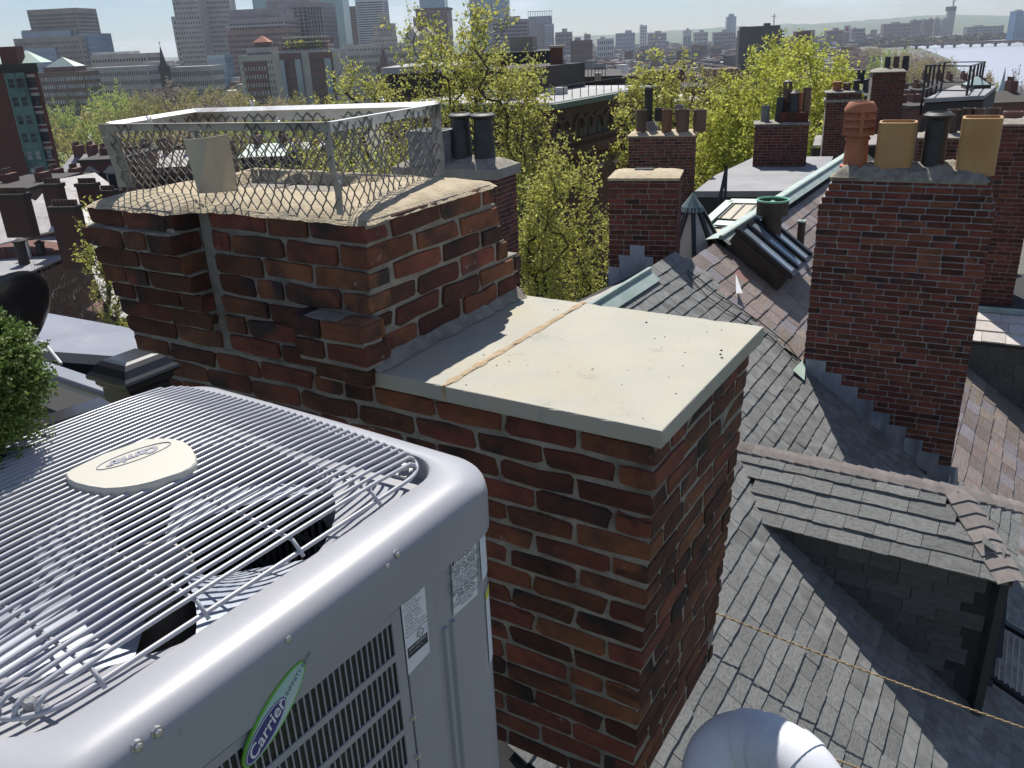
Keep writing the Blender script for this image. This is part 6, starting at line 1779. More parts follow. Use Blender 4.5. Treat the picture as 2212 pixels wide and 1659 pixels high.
# bridge
t = bld('bridge', 'long low road bridge on many piers across the river', p=(at(1990, 95, 1830).x, 1830, ZG), cat='bridge'); L_ = local(t)
da, dbb = onz(1885, 99.5, -49), onz(2330, 84.5, -49)
q = MB(); q.bar(L_ @ da, L_ @ dbb, 18, 2.4); q.bar(L_ @ (da + Vector((0, 0, 2))), L_ @ (dbb + Vector((0, 0, 2))), 18, .8); q.build('deck', M['b_brown'], t)
dv = (dbb - da).normalized()
for x in (1957, 1981, 2005, 2037, 2063, 2098, 2123, 2151, 2181, 2215, 2250):
    n_ = Vector((-dv.y, dv.x, 0)); p = onpl(x, 92, da, n_); p.z = -49
    q = MB(); q.bar(L_ @ (p + Vector((0, 0, -9.5))), L_ @ p, 14, 5, up=dv); q.bar(L_ @ (p - dv * 12 - Vector((0, 0, 1.2))), L_ @ (p - Vector((0, 0, 3.6))), 14, 1.6); q.bar(L_ @ (p + dv * 12 - Vector((0, 0, 1.2))), L_ @ (p - Vector((0, 0, 3.6))), 14, 1.6); q.build('pier', M['b_brown'], t)
# the sea of far roofs: past counting
def city(name, boxes, mt, kind='stuff'):
    n = len(boxes); v = np.empty((n, 8, 3)); 
    for i, (x, y, z0, w, d, h, a) in enumerate(boxes):
        ca, sa = math.cos(a), math.sin(a)
        for k, (sx, sy, sz) in enumerate(((-1, -1, 0), (1, -1, 0), (1, 1, 0), (-1, 1, 0), (-1, -1, 1), (1, -1, 1), (1, 1, 1), (-1, 1, 1))):
            v[i, k] = (x + (sx * w * ca - sy * d * sa) / 2, y + (sx * w * sa + sy * d * ca) / 2, z0 + sz * h)
    base = (np.arange(n) * 8)[:, None, None]
    F = np.array([(4, 5, 6, 7), (0, 1, 5, 4), (1, 2, 6, 5), (2, 3, 7, 6), (3, 0, 4, 7)])[None] + base
    me = bpy.data.meshes.new(name); me.from_pydata(v.reshape(-1, 3).tolist(), [], F.reshape(-1, 4).tolist()); me.materials.append(mt); me.update()
    return link(name, me, None, kind=kind)
rg = random.Random(99); bx = {'brick': [], 'pale': [], 'dark': []}
for _ in range(6500):
    x = rg.uniform(1080, 2000); Y = 560 * (3600 / 560) ** rg.random()
    p = at(x, 100, Y)
    if x > 1850 and Y < 2300: continue
    k = rg.random()
    bx['brick' if k < .5 else ('dark' if k < .88 else 'pale')].append((p.x, Y, ZG - 1, rg.uniform(5, 10) * (1 + Y / 3000), rg.uniform(8, 16), rg.uniform(9, 17) + (rg.uniform(0, 18) if rg.random() < .04 else 0), R(-32) + rg.gauss(0, .04)))
for _ in range(900):
    x = rg.uniform(-40, 900); Y = rg.uniform(760, 2600); p = at(x, 100, Y)
    bx[('brick', 'pale', 'dark')[rg.randrange(3)]].append((p.x, Y, ZG - 1, rg.uniform(10, 30), 20, rg.uniform(12, 40), R(-5)))
city('far_brick_houses', bx['brick'], mat('far_brick', (.12, .065, .052), (.20, .11, .085), rough=.85, scale=.01, rnd=.45, hue=.02))
city('far_dark_houses', bx['dark'], mat('far_slate_walls', (.06, .055, .055), (.11, .10, .10), rough=.7, scale=.01, rnd=.5))
city('far_pale_houses', bx['pale'], mat('far_pale_walls', (.42, .41, .39), (.60, .60, .58), rough=.6, scale=.01, rnd=.35))
# ------------------------------------------------------------------ middle distance: left brick building with copper bays
YB = 140
hL = bld('brick_building', 'tall red brick apartment building with green copper window bays at the left edge', p=(at(0, 200, YB).x, YB, -45))
LL = local(hL)
Af = at(-260, 160, YB); azf = 90.0
def fp(x, y, off=0.0):                               # picture point on the facade -> facade coordinates
    n_ = Vector((0, -1, 0)); p = onpl(x, y, Af + n_ * off, n_); return p
cr = fp(79, 146)
M['b_wall'] = mat('brown_red_brick_wall', (.115, .046, .036), (.155, .062, .048), rough=.9, scale=.35, detail=6, c3=(.10, .06, .05), s3=.12, t3=(.55, .7))
M['copperbay'] = mat('turquoise_copper', (.075, .155, .14), (.13, .235, .215), rough=.6, metal=.15, scale=.5, c3=(.06, .08, .07), s3=.3, t3=(.55, .7))
M['lintel'] = bmat('pale_stone_lintel', (.42, .39, .36))
xl_, xr2 = Af.x - hL.location.x, cr.x - hL.location.x; sk_ = 16 * cr.x / cr.y - 1.0
q = MB(); q.prism([(xl_, 0, -20), (xr2, 0, -20), (xr2 + sk_, 16, -20), (xl_, 16, -20)], (0, 0, cr.z - hL.location.z + 20)); q.build('wall', M['b_wall'], hL)
q = MB(); zc = cr.z - hL.location.z; q.prism([(xl_, -.5, zc), (xr2 + .4, -.5, zc), (xr2 + .4 + sk_, 16, zc), (xl_, 16, zc)], (0, 0, .7)); q.box(Af.x - hL.location.x, -.3, zc - .6, cr.x - hL.location.x + .2, -.004, zc); q.build('cornice', M['b_dark'], hL)
q = MB(); p = LL @ fp(-4, 150); q.box(p.x - .3, 2, zc + .7, p.x + 2.3, 4.5, zc + 3.2); q.build('chimney_block', M['b_brick'], hL)
q = MB(); p = LL @ fp(34, 150); q.add([(p.x - 4, 3, zc + .71), (p.x + 2.6, 3, zc + .71), (p.x + 1.0, 10, zc + .71), (p.x - 4, 10, zc + .71), (p.x - .8, 6, zc + 2.6)], [(0, 1, 4), (1, 2, 4), (2, 3, 4), (3, 0, 4)]); q.build('copper_roof', mat('pale_green_copper', (.40, .52, .45), rough=.6), hL)
z1r = r1 = lambda x, y: (x * .1985, 109.7 + y * .1985)      # from the enlarged view
def win_part(cx, cz, w, h, y0, frame='b_dark', pane='win', sill=True, lint=True, blind=False, parent=hL):
    q = MB()
    q.box(cx - w / 2, y0 - .10, cz - h / 2, cx - w / 2 + .12, y0 + .04, cz + h / 2); q.box(cx + w / 2 - .12, y0 - .10, cz - h / 2, cx + w / 2, y0 + .04, cz + h / 2)
    q.box(cx - w / 2 + .12, y0 - .10, cz + h / 2 - .12, cx + w / 2 - .12, y0 + .04, cz + h / 2); q.box(cx - w / 2 + .12, y0 - .10, cz - h / 2, cx + w / 2 - .12, y0 + .04, cz - h / 2 + .12)
    q.box(cx - w / 2 + .12, y0 - .085, cz - .06, cx + w / 2 - .12, y0 + .04, cz + .06)
    o = q.build('window', M[frame], parent)
    q = MB(); q.box(cx - w / 2 + .12, y0 - .03, cz - h / 2 + .12, cx + w / 2 - .12, y0 + .0, cz - .06); q.box(cx - w / 2 + .12, y0 - .05, cz + .06, cx + w / 2 - .12, y0 + .0, cz + h / 2 - .12)
    q.build('pane', M[pane], o)
    if lint: q = MB(); q.box(cx - w / 2 - .2, y0 - .12, cz + h / 2 + .003, cx + w / 2 + .2, y0 + .04, cz + h / 2 + .45); q.build('lintel', M['lintel'], o)
    if sill: q = MB(); q.box(cx - w / 2 - .2, y0 - .2, cz - h / 2 - .25, cx + w / 2 + .2, y0 + .04, cz - h / 2 - .003); q.build('sill', M['lintel'], o)
pA, pB = LL @ fp(*r1(347, 345)), LL @ fp(*r1(580, 1312))
zst = (pA.z - pB.z) / 5
wA = (LL @ fp(*r1(385, 345))).x - (LL @ fp(*r1(310, 345))).x
hA_ = (LL @ fp(*r1(347, 288))).z - (LL @ fp(*r1(358, 402))).z
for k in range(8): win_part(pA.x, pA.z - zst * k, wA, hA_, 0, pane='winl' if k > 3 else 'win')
b0, b1 = LL @ fp(*r1(38, 240), .7), LL @ fp(*r1(252, 240), .7)
M['b_bay'] = M['copperbay']
q = MB(); q.box(b0.x, -.7, pA.z - zst * 6.7, b1.x, -.003, zc - .62); q.build('copper_bay', M['copperbay'], hL)
wb_ = (b1.x - b0.x)
for k in range(7):
    for s_ in (.27, .72):
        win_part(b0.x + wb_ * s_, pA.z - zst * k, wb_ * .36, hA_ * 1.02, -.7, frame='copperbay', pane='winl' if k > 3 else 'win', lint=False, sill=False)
    q = MB(); q.box(b0.x - .1, -.85, pA.z - zst * (k + .5) - .55, b1.x + .1, -.703, pA.z - zst * (k + .5) - .35); q.box(b0.x + .1, -.78, pA.z - zst * (k + .5) - .3, b0.x + wb_ * .47, -.703, pA.z - zst * (k + .5) + .5); q.box(b0.x + wb_ * .53, -.78, pA.z - zst * (k + .5) - .3, b1.x - .1, -.703, pA.z - zst * (k + .5) + .5)
    q.build('spandrel', M['copperbay'], hL)
for k, sx in ((0, 0.0), (1, .46), (2, .96)):
    q = MB(); q.box(b0.x + wb_ * sx, -.82, pA.z - zst * 6.7, b0.x + wb_ * sx + .28, -.704, zc - .62); q.build('mullion', M['copperbay'], hL)

# ------------------------------------------------------------------ brownstone with arched windows
t = bld('brownstone', 'brownstone mansion with arched upper windows and pale flat roof behind the trees', p=(at(1192, 232, 58).x, 58, -22))
M['brown'] = mat('brownstone', (.105, .062, .047), (.15, .09, .066), rough=.9, scale=.6, detail=6, c3=(.09, .055, .045), s3=.25, t3=(.5, .7))
A = at(1190, 236, 58); d = UV; n_ = Vector((-d.y, d.x, 0))
B = onpl(1415, 192, A, n_); wd = (B - A).length; H = A.z + 22
Mx = local(t) @ (Matrix.Translation((A.x, A.y, -22)) @ Matrix.Rotation(R(90 - 32.3), 4, 'Z'))
q = MB(); q.box(0, 0, 0, wd, 13, H, M=Mx); q.build('wall', M['brown'], t)
q = MB(); q.box(-.5, -.6, H, wd + .5, 13.5, H + .35, M=Mx); q.build('eaves', mat('green_copper_gutter', (.10, .15, .13), rough=.6), t)
q = MB(); q.box(-.2, -.2, H + .353, wd, 13, H + .40, M=Mx); q.build('flat_roof', M['roofw'], t)
Mi = Mx.inverted() @ local(t)
def fl(x, y): return Mi @ onpl(x, y, A, n_)
zw0, zw1 = fl(1238, 300).z, fl(1238, 256).z
xs_w = [fl(x, 280).x for x in (1200, 1218, 1249, 1269, 1288, 1312, 1330)]
for i, x in enumerate(xs_w):
    w_ = .55 + .06 * i
    pts_ = [(x - w_, zw0), (x + w_, zw0), (x + w_, zw1 - w_)] + [(x + w_ * math.cos(a), zw1 - w_ + w_ * math.sin(a)) for a in [PI * k / 8 for k in range(1, 8)]] + [(x - w_, zw1 - w_)]
    q = MB(); q.prism([Mx @ Vector((px, -.04, pz)) for px, pz in pts_], Mx.to_3x3() @ Vector((0, -.02, 0))); o = q.build('arched_window', M['win'], t)
    q = MB()
    ar = [(x + (w_ + .1) * math.cos(a), zw1 - w_ + (w_ + .1) * math.sin(a)) for a in [PI * k / 10 for k in range(11)]]
    for (p0, p1) in zip(ar[:-1], ar[1:]): q.bar(Mx @ Vector((p0[0], -.1, p0[1])), Mx @ Vector((p1[0], -.1, p1[1])), .25, .25)
    q.bar(Mx @ Vector((x - .0, -.08, zw0)), Mx @ Vector((x, -.08, zw1)), .08, .08)
    q.build('arch', M['brown'], o)
for zz, th_ in ((zw0 - .25, .5), (fl(1238, 322).z, 1.0)):
    q = MB(); q.box(-.3, -.45, zz - th_ / 2, wd + .3, -.004, zz + th_ / 2, M=Mx); q.build('string_course', M['brown'], t)
for i in range(26):
    pass
q = MB()
for i in range(34): q.box(wd * i / 34, -.42, fl(1238, 322).z - 1.1, wd * i / 34 + .22, -.004, fl(1238, 322).z - .503, M=Mx)
q.build('corbels', M['brown'], t, kind='stuff')
zl0, zl1 = fl(1290, 356).z, fl(1290, 312).z
for x in (fl(1205, 330).x, fl(1255, 330).x, fl(1291, 330).x, fl(1330, 330).x):
    q = MB(); q.box(x - .6, -.05, zl0, x + .6, .02, zl1, M=Mx); o = q.build('sash_window', M['win'], t)
    q = MB(); q.box(x - .7, -.14, zl1, x + .7, .02, zl1 + .25, M=Mx); q.box(x - .7, -.14, zl0 - .25, x + .7, .02, zl0, M=Mx); q.box(x - .04, -.08, zl0, x + .04, -.051, zl1, M=Mx); q.build('window_trim', M['lintel'], o)
for (yy, zt_) in ((2.0, H - 1.4), (2.0, H - 6)):
    for dy in (0, 4, 8):
        q = MB(); q.box(-.05, yy + dy, zt_ - 2.2, .02, yy + dy + 1.2, zt_, M=Mx); q.build('end_window', M['win'], t)
q = MB()
for k in range(15): q.bar(Mx @ Vector((wd * k / 14, .4, H + .4)), Mx @ Vector((wd * k / 14, .4, H + 1.3)), .05, .05)
q.bar(Mx @ Vector((0, .4, H + 1.3)), Mx @ Vector((wd, .4, H + 1.3)), .05, .05); q.build('roof_rail', M['blackmetal'], t)
q = MB(); q.box(wd * .42, 6, H + .4, wd * .95, 12, H + 2.3, M=Mx); q.build('roof_hut', M['b_dark'], t)
for dx, dy in ((2, 4), (4.5, 7), (7, 3)):
    q = MB(); q.box(dx, dy, H + .4, dx + 1.1, dy + 1.1, H + .9, M=Mx); q.build('roof_hatch', M['roofw'], t)
# dark buildings around it
t = bld('brick_building', 'black roofed building with pale edge behind the sparse tree over the cage', p=(at(900, 170, 85).x, 85, -30)); block(t, 'body', (829, 161), (1010, 155), 85, 97, -30, 12, 'b_dark', 0, roof='roofw')
t = bld('brick_building', 'dark brick house with tan rooftop box behind the tall budding tree', p=(at(1080, 120, 95).x, 95, -30)); block(t, 'body', (985, 118), (1190, 108), 95, 97, -30, 14, 'b_dark', 9, 6, .4, .5); block(t, 'tan_box', (1101, 81), (1150, 77), 98, 97, -30, 6, 'b_tan', 0, ybot=116); 
t = bld('brick_building', 'dark house with railed roof deck and tall capped chimney near the brownstone', p=(at(1250, 150, 76).x, 76, -25)); block(t, 'body', (1150, 186), (1340, 172), 78, 97, -25, 14, 'b_dark', 8, 5, .4, .5, roof='b_dark'); block(t, 'chimney_stack', (1188, 102), (1214, 100), 74, 97, -25, 2, 'b_brick'); block(t, 'stone_cap', (1184, 99), (1219, 97), 73.7, 97, -25, 2.6, 'b_tan', ybot=104)
q = MB(); L_ = local(t)
for k in range(13):
    p = at(1218 + 7.5 * k, 182 - .5 * k, 75); q.bar(L_ @ p, L_ @ (p + Vector((0, 0, 1.1))), .05, .05)
q.bar(L_ @ (at(1218, 182, 75) + Vector((0, 0, 1.1))), L_ @ (at(1308, 176, 75) + Vector((0, 0, 1.1))), .06, .06); q.build('deck_rail', M['blackmetal'], t)
for x in (1222, 1246): block(t, 'planter', (x, 172), (x + 18, 171), 77, 97, -25, 1, 'verd', ybot=177)
block(t, 'deck_chimney', (1284, 158), (1298, 157), 77, 97, -25, 1.2, 'b_tan', ybot=176)
for i, (x0, x1, yt, Y, mt, lab) in enumerate(((1335, 1420, 205, 110, 'b_brick', 'dark red brick house between the thin tree and the brownstone'), (1480, 1560, 196, 150, 'b_brown', 'brown row house behind the small olive tree'), (1420, 1520, 222, 90, 'b_cream', 'pale flat roofed house glimpsed below the thin yellow green tree'), (1555, 1640, 210, 120, 'b_dark', 'dark house behind the bright trees'),
     (1130, 1240, 172, 140, 'b_brick', 'brick house far behind the tall budding tree'), (1330, 1400, 172, 190, 'b_dark', 'dark slate house in the gap right of the tall chimney'), (1240, 1330, 158, 230, 'b_brown', 'brown house beyond the railed roof deck'), (1400, 1480, 158, 260, 'b_brick', 'brick row house beyond the thin yellow green tree'), (1540, 1600, 150, 300, 'b_brown', 'brown row house left of the broad dark apartment block'))):
    t = bld('row_house', lab, cat='house', p=(at(x0, yt, Y).x, Y, gz(at(x0, yt, Y).x, Y))); block(t, 'body', (x0, yt), (x1, yt - 5), Y, 97, -60 if Y > 200 else -30, 12, mt, 6, 6, .4, .5, roof='b_dark' if i % 2 else None)
# ------------------------------------------------------------------ houses below the park, seen at the left and through the cage
def low_house(lab, tl, tr, Y, mt, roofm, pitch=0, nx=4, nz=5, az=93, dep=10, dormer=0):
    t = bld('row_house', lab, cat='house', p=(at(tl[0], tl[1], Y).x, Y, gz(at(tl[0], tl[1], Y).x, Y)))
    A, wd, H, Mx = block(t, 'wall', tl, tr, Y, az, gz(0, Y) - 4, dep, mt, nx, nz, .36, .5, side=True)
    if pitch:
        q = MB(); q.add([Mx @ Vector(v) for v in ((-.3, -.3, H), (wd + .3, -.3, H), (wd + .3, dep, H), (-.3, dep, H), (-.3, dep * .5, H + pitch), (wd + .3, dep * .5, H + pitch))], [(0, 1, 5, 4), (2, 3, 4, 5), (0, 4, 3), (1, 2, 5)]); q.build('roof', M[roofm], t)
    else:
        q = MB(); q.box(-.2, -.2, H + .003, wd + .2, dep, H + .35, M=Mx); q.build('roof', M[roofm], t)
    for k in range(2):
        x = wd * (.12 + .62 * k); q = MB(); q.box(x, dep * .4, H, x + .9, dep * .4 + 1.6, H + pitch + 1.2, M=Mx); q.build('chimney', M['b_brick'], t)
        q = MB()
        for j in range(4): q.cyl(Mx @ Vector((x + .25, dep * .4 + .2 + .4 * j, H + pitch + 1.2)), Mx @ Vector((x + .25, dep * .4 + .2 + .4 * j, H + pitch + 1.7)), .13, 6)
        q.build('chimney_pots', M['brownpot'], t)
    for k in range(dormer):
        x = wd * (k + .5) / dormer; q = MB(); q.box(x - .7, -.5, H - 3.4, x + .7, 1.5, H - 1.2, M=Mx); q.add([Mx @ Vector(v) for v in ((x - .95, -.7, H - 1.2), (x + .95, -.7, H - 1.2), (x, -.7, H - .4), (x - .95, 1.5, H - 1.2), (x + .95, 1.5, H - 1.2), (x, 1.5, H - .4))], [(0, 1, 2), (3, 5, 4), (1, 4, 5, 2), (0, 2, 5, 3)]); o = q.build('dormer', M['lintel'], t)
        q = MB(); q.box(x - .45, -.56, H - 3.2, x + .45, -.503, H - 1.4, M=Mx); q.build('dormer_window', M['win'], o)
    return t
low_house('dark red brick mansard house with pale dormers left of the cage post', (172, 352), (262, 348), 104, 'b_brick', 'b_dark', 0, 3, 4, dormer=2)
low_house('low house with grey hip roof beside the brick building with copper bays', (128, 376), (176, 370), 118, 'b_brown', 'membrane', 2.0, 3, 4)
low_house('dark brick house seen through the left end of the cage', (270, 338), (330, 334), 120, 'b_brick', 'b_dark', 0, 4, 4)
low_house('brick house with white roof hatch seen through the cage left of the sheet metal', (318, 362), (400, 356), 112, 'b_brown', 'slate_pale', 1.5, 4, 3)
low_house('dark house with green copper roof hut seen through the cage right of the sheet metal', (520, 340), (610, 334), 118, 'b_dark', 'verd', 1.2, 4, 4)
low_house('dark house with shiny roof seen through the middle of the cage', (600, 330), (680, 326), 130, 'b_dark', 'roofw', 0, 4, 4)
low_house('brick row house at the park edge seen through the cage', (395, 322), (470, 318), 170, 'b_brick', 'b_dark', 0, 5, 4)
low_house('low dark house behind the pale slate roofs at the left', (60, 402), (128, 396), 96, 'b_dark', 'b_dark', 0, 4, 4)
low_house('brick row house near the foot of the copper bay building', (-60, 418), (60, 410), 84, 'b_brown', 'b_dark', 0, 5, 3)
# pale slate roofs at the left, one house each
rp0 = at(60, 480, 62)
def roof_house(lab, poly, Y, nrm_, mt, wallm='b_brick', drop=7):
    P = at(*poly[0], Y); nrm_ = Vector(nrm_).normalized()
    t = bld('row_house', lab, cat='house', p=(P.x, P.y, P.z - drop)); L_ = local(t)
    ps = [L_ @ onpl(x, y, P, nrm_) for x, y in poly]
    if (ps[1] - ps[0]).cross(ps[2] - ps[1]).dot(nrm_) < 0: ps.reverse()
    q = MB(); q.prism(ps, nrm_ * .15); q.build('roof', M[mt], t)
    lo = min(p.z for p in ps); q = MB(); q.prism([Vector((p.x * .98, p.y * .98, lo - drop)) for p in ps], Vector((0, 0, drop - .3))); q.build('walls', M[wallm], t)
    return t, ps
M['slate_bright'] = mat('sun_glare_slate', (.50, .46, .43), (.64, .60, .56), rough=.36, scale=2.0, spec=.6, stretch=(1, 1, 3), c3=(.40, .36, .34), s3=.6, t3=(.55, .7), bump=.4, bscale=7, bdist=.03)  # near-white colour stands in for sun glare off the slates
roof_house('house with sunlit pale slate roof and roof hatch at the left edge', [(-60, 545), (132, 498), (118, 452), (62, 430), (-60, 468)], 60, (-.1, -.45, .9), 'slate_bright')
roof_house('house with sunlit pale slate roof behind the tall left chimney', [(66, 452), (128, 470), (250, 446), (236, 398), (206, 376), (118, 392)], 68, (.1, -.40, .9), 'slate_bright')
roof_house('house with pale slate roof descending behind the slender light green tree', [(148, 520), (190, 560), (235, 690), (300, 690), (290, 470), (170, 450)], 52, (.35, -.45, .8), 'slate_bright', drop=5)
tt, ps = roof_house('house with dark flat roof and round vents at the left edge', [(-80, 612), (70, 590), (192, 534), (128, 508), (-80, 560)], 54, (0, 0, 1), 'membrane', 'b_brown', 9)
L_ = local(tt)
for x, yb_, yt, hw in ((55, 575, 536, 8), ):
    p = onz(x, yb_, at(x, yb_, 54).z); 
for x, yb_, h_, r_, mt in ((55, 575, 1.7, .36, 'b_dark'), (93, 556, 1.0, .3, 'blackmetal'), (16, 562, .7, .12, 'b_brick'), (66, 560, 2.6, .14, 'galv')):
    p = L_ @ onpl(x, yb_, at(-80, 612, 54), Vector((0, 0, 1))); q = MB(); q.lathe([(r_, 0), (r_, h_), (r_ * 1.2, h_ + .02), (r_ * 1.2, h_ + .12), (.01, h_ + .3)], 12, c=tuple(p)); q.build('roof_vent', M[mt], tt, smooth=True)
p = at(116, 476, 60)
M['b_stack'] = bmat('sooty_stack_brick', (.075, .038, .031))
def pot_row(t, w_, H, n_, r_=.11, h_=.32, y=.4):
    for i in range(n_):
        pot(t, w_ * (i + .5) / n_, y, H + .02, r_, h_, 'plain', 'brownpot')
for lab, tl, tr, Rd, H, n_ in (('small brick chimney with a row of pots, cut by the left picture edge', (-10, 420), (46, 414), 64, 1.6, 8), ('dark brick chimney with jagged row of pots in the middle of the pale slate roofs', (104, 447), (158, 441), 58, 2.6, 7),
                               ('brick chimney standing left of the mansard house', (162, 397), (200, 393), 72, 3.2, 6), ('low brick chimney with pots on the near pale slates', (87, 398), (122, 392), 70, 2.2, 5), ('small brick chimney below the mansard house', (212, 412), (240, 408), 76, 1.8, 6)):
    A, w_ = face_from(tl, tr, Rd, 100)
    t = thing('brick_chimney', lab, 'chimney', A - Vector((0, 0, H)), R(-10))
    q = MB(); q.box(0, 0, -1.2, w_, .7, H - .25); q.build('stack', M['b_stack'], t); q = MB(); q.box(-.08, -.08, H - .25, w_ + .08, .78, H); q.build('cap', M['b_dark'], t)
    pot_row(t, w_, H, n_)
# ------------------------------------------------------------------ neighbours at the right: town roofs beyond the big pots
for i, (lab, tl, tr, Y, mt, rf, pt) in enumerate((('low brick house with pale hatch roof under the river trees', (1965, 200), (2010, 197), 150, 'b_brown', 'b_dark', 0), ('white walled house with gabled roof behind the iron roof frame', (2008, 190), (2058, 186), 170, 'b_white', 'b_dark', 1.3), ('brick house just left of the iron roof frame', (1965, 236), (2015, 232), 95, 'b_brick', 'b_dark', 0), ('tan house with mansard roof right of the white gabled one', (2058, 184), (2110, 181), 200, 'b_tan', 'b_dark', 1), ('dark house seen through the iron roof frame', (2020, 222), (2110, 216), 120, 'b_dark', 'b_dark', 0), ('brick house at the right edge below the turret', (2140, 222), (2240, 216), 110, 'b_brick', 'b_dark', 1.0), ('grey house on the slope behind the massive chimney', (1860, 212), (1905, 209), 130, 'b_brown', 'b_dark', 0), ('brown house behind the narrow crown pot chimney', (1755, 232), (1800, 228), 90, 'b_dark', 'slate_pale', 0))):
    low_house(lab, tl, tr, Y, mt, rf, pt, 4, 4)
tp = at(2168, 170, 120); t = bld('turret', 'small white round turret with pointed pale roof at the right edge', cat='turret', p=(tp.x, tp.y, tp.z - 12)); rr = abs(at(2185, 190, 120).x - at(2152, 190, 120).x) / 2
q = MB(); q.lathe([(rr, 0), (rr, 9.2), (rr * 1.15, 9.4)], 16); q.build('drum', M['b_white'], t); q = MB(); q.lathe([(rr * 1.25, 9.3), (rr * .6, 10.4), (rr * .2, 11.6), (.04, 13.4)], 16); q.build('roof', mat('pale_green_metal', (.55, .62, .60), rough=.4), t)
# roof house with iron frame
t = bld('roof_hut', 'dark roof hut with grey metal top and small glass hip skylight under the iron frame', cat='roof hut', p=(at(2060, 230, 26).x, 26, at(2060, 230, 26).z - 3))
L_ = local(t); zr_ = at(2000, 212, 24).z
def rq(x, y, dz=0): p = onz(x, y, zr_); return L_ @ Vector((p.x, p.y, zr_ + dz))
pl = [rq(1996, 222), rq(2125, 215), rq(2152, 193), rq(2062, 192)]
if (pl[1] - pl[0]).cross(pl[2] - pl[1]).z < 0: pl.reverse()
q = MB(); q.prism(pl, Vector((0, 0, .1))); q.build('metal_roof', M['membrane'], t)
q = MB(); q.prism([p + Vector((0, 0, -3)) for p in pl], Vector((0, 0, 2.97))); q.build('walls', M['b_dark'], t)
c = rq(2106, 198, .1); q = MB(); q.lathe([(.46, 0), (.46, .10)], 4, c=tuple(c), a0=.5); q.build('skylight_kerb', M['blackmetal'], t); q = MB(); q.lathe([(.42, .10), (.01, .32)], 4, c=tuple(c), a0=.5); q.build('skylight_glass', mat('pale_green_glass', (.45, .55, .52), rough=.2), t)
fr_ = thing('iron_lattice', 'open black iron lattice frame standing over the roof hut against the river', 'iron frame', (at(2060, 230, 25).x, 25, at(2060, 230, 25).z - 1)); L_ = local(fr_)
def fpt(x, y, Y=25): return L_ @ at(x, y, Y)
fron = [(2001, 139, 2006, 250)]; 
tops = {'a': [(2002, 140), (2011, 139), (2020, 138), (2030, 136), (2041, 133)], 'b': [(2098, 141), (2106, 140), (2114, 138), (2121, 135), (2127, 132)]}
for ky, lst in tops.items():
    for i, (x, y) in enumerate(lst):
        Yd = 23 + 1.3 * i; a = at(x, y, Yd); q = MB(); q.bar(L_ @ a, L_ @ (a - Vector((0, 0, 1.25))), .045, .045); q.build('upright', M['blackmetal'], fr_)
def ftop(ky, i, dz): x, y = tops[ky][i]; return L_ @ (at(x, y, 23 + 1.3 * i) - Vector((0, 0, dz)))
for dz in (0.02, .62):
    for i in (0, 4):
        q = MB(); q.bar(ftop('a', i, dz), ftop('b', i, dz), .03, .03); q.build('rail', M['blackmetal'], fr_)
    for ky in 'ab':
        q = MB(); q.bar(ftop(ky, 0, dz), ftop(ky, 4, dz), .03, .03); q.build('rail', M['blackmetal'], fr_)
# white membrane roof behind the short chimney and struts
mr = bld('flat_roofed_house', 'house with grey membrane flat roof between the two pot crowned chimneys', cat='house', p=(at(1600, 400, 18).x, 18, at(1600, 400, 18).z - 4)); L_ = local(mr)
zr_ = atr(1600, 411, 17.5).z
q = MB(); pl = [L_ @ onz(x, y, zr_) for x, y in ((1500, 413), (1765, 412), (1800, 338), (1730, 338), (1632, 338), (1546, 378))]
if (pl[1] - pl[0]).cross(pl[2] - pl[1]).z < 0: pl.reverse()
q.prism(pl, Vector((0, 0, -.12))); q.build('membrane_roof', M['membrane'], mr)
q = MB(); a, c = L_ @ onz(1500, 413, zr_), L_ @ onz(1790, 412, zr_); q.prism([a - Vector((0, 0, 2.5)), c - Vector((0, 0, 2.5)), c - Vector((0, 0, .124)), a - Vector((0, 0, .124))], Vector((0, .1, 0))); q.build('wall', M['b_dark'], mr)
q = MB(); q.bar(L_ @ onz(1500, 420, zr_ - .25), L_ @ onz(1790, 419, zr_ - .25), .12, .05); q.build('copper_gutter', M['verd'], mr)
st = thing('metal_strut', 'thin dark metal strut standing against the grey membrane roof', 'strut', onz(1560, 455, zr_ - 1)); L_ = local(st)
for a, c in (((1548, 462), (1569, 365)), ((1566, 440), (1569, 365)), ):
    q = MB(); q.bar(L_ @ atr(a[0], a[1], 15.5), L_ @ atr(c[0], c[1], 15.8), .05, .05); q.build('leg', M['blackmetal'], st)
wr = bld('slate_roof_strip', 'strip of bright white slates behind the crown pot chimney', cat='roof', p=(at(1770, 300, 27).x, 27, at(1770, 300, 27).z)); L_ = local(wr)
nn_ = Vector((0, -.5, .86)); P = at(1770, 310, 26)
q = MB(); q.prism([L_ @ onpl(x, y, P, nn_) for x, y in ((1756, 314), (1900, 312), (1900, 290), (1762, 292))], nn_ * -.06); q.build('slates', M['slate_bright'], wr)
q = MB(); q.prism([L_ @ (onpl(1756, 314, P, nn_) - Vector((0, 0, 2))), L_ @ (onpl(1900, 312, P, nn_) - Vector((0, 0, 2))), L_ @ (onpl(1900, 312, P, nn_) - Vector((0, 0, .08))), L_ @ (onpl(1756, 314, P, nn_) - Vector((0, 0, .08)))], Vector((0, .1, 0))); q.build('wall', M['b_dark'], wr)

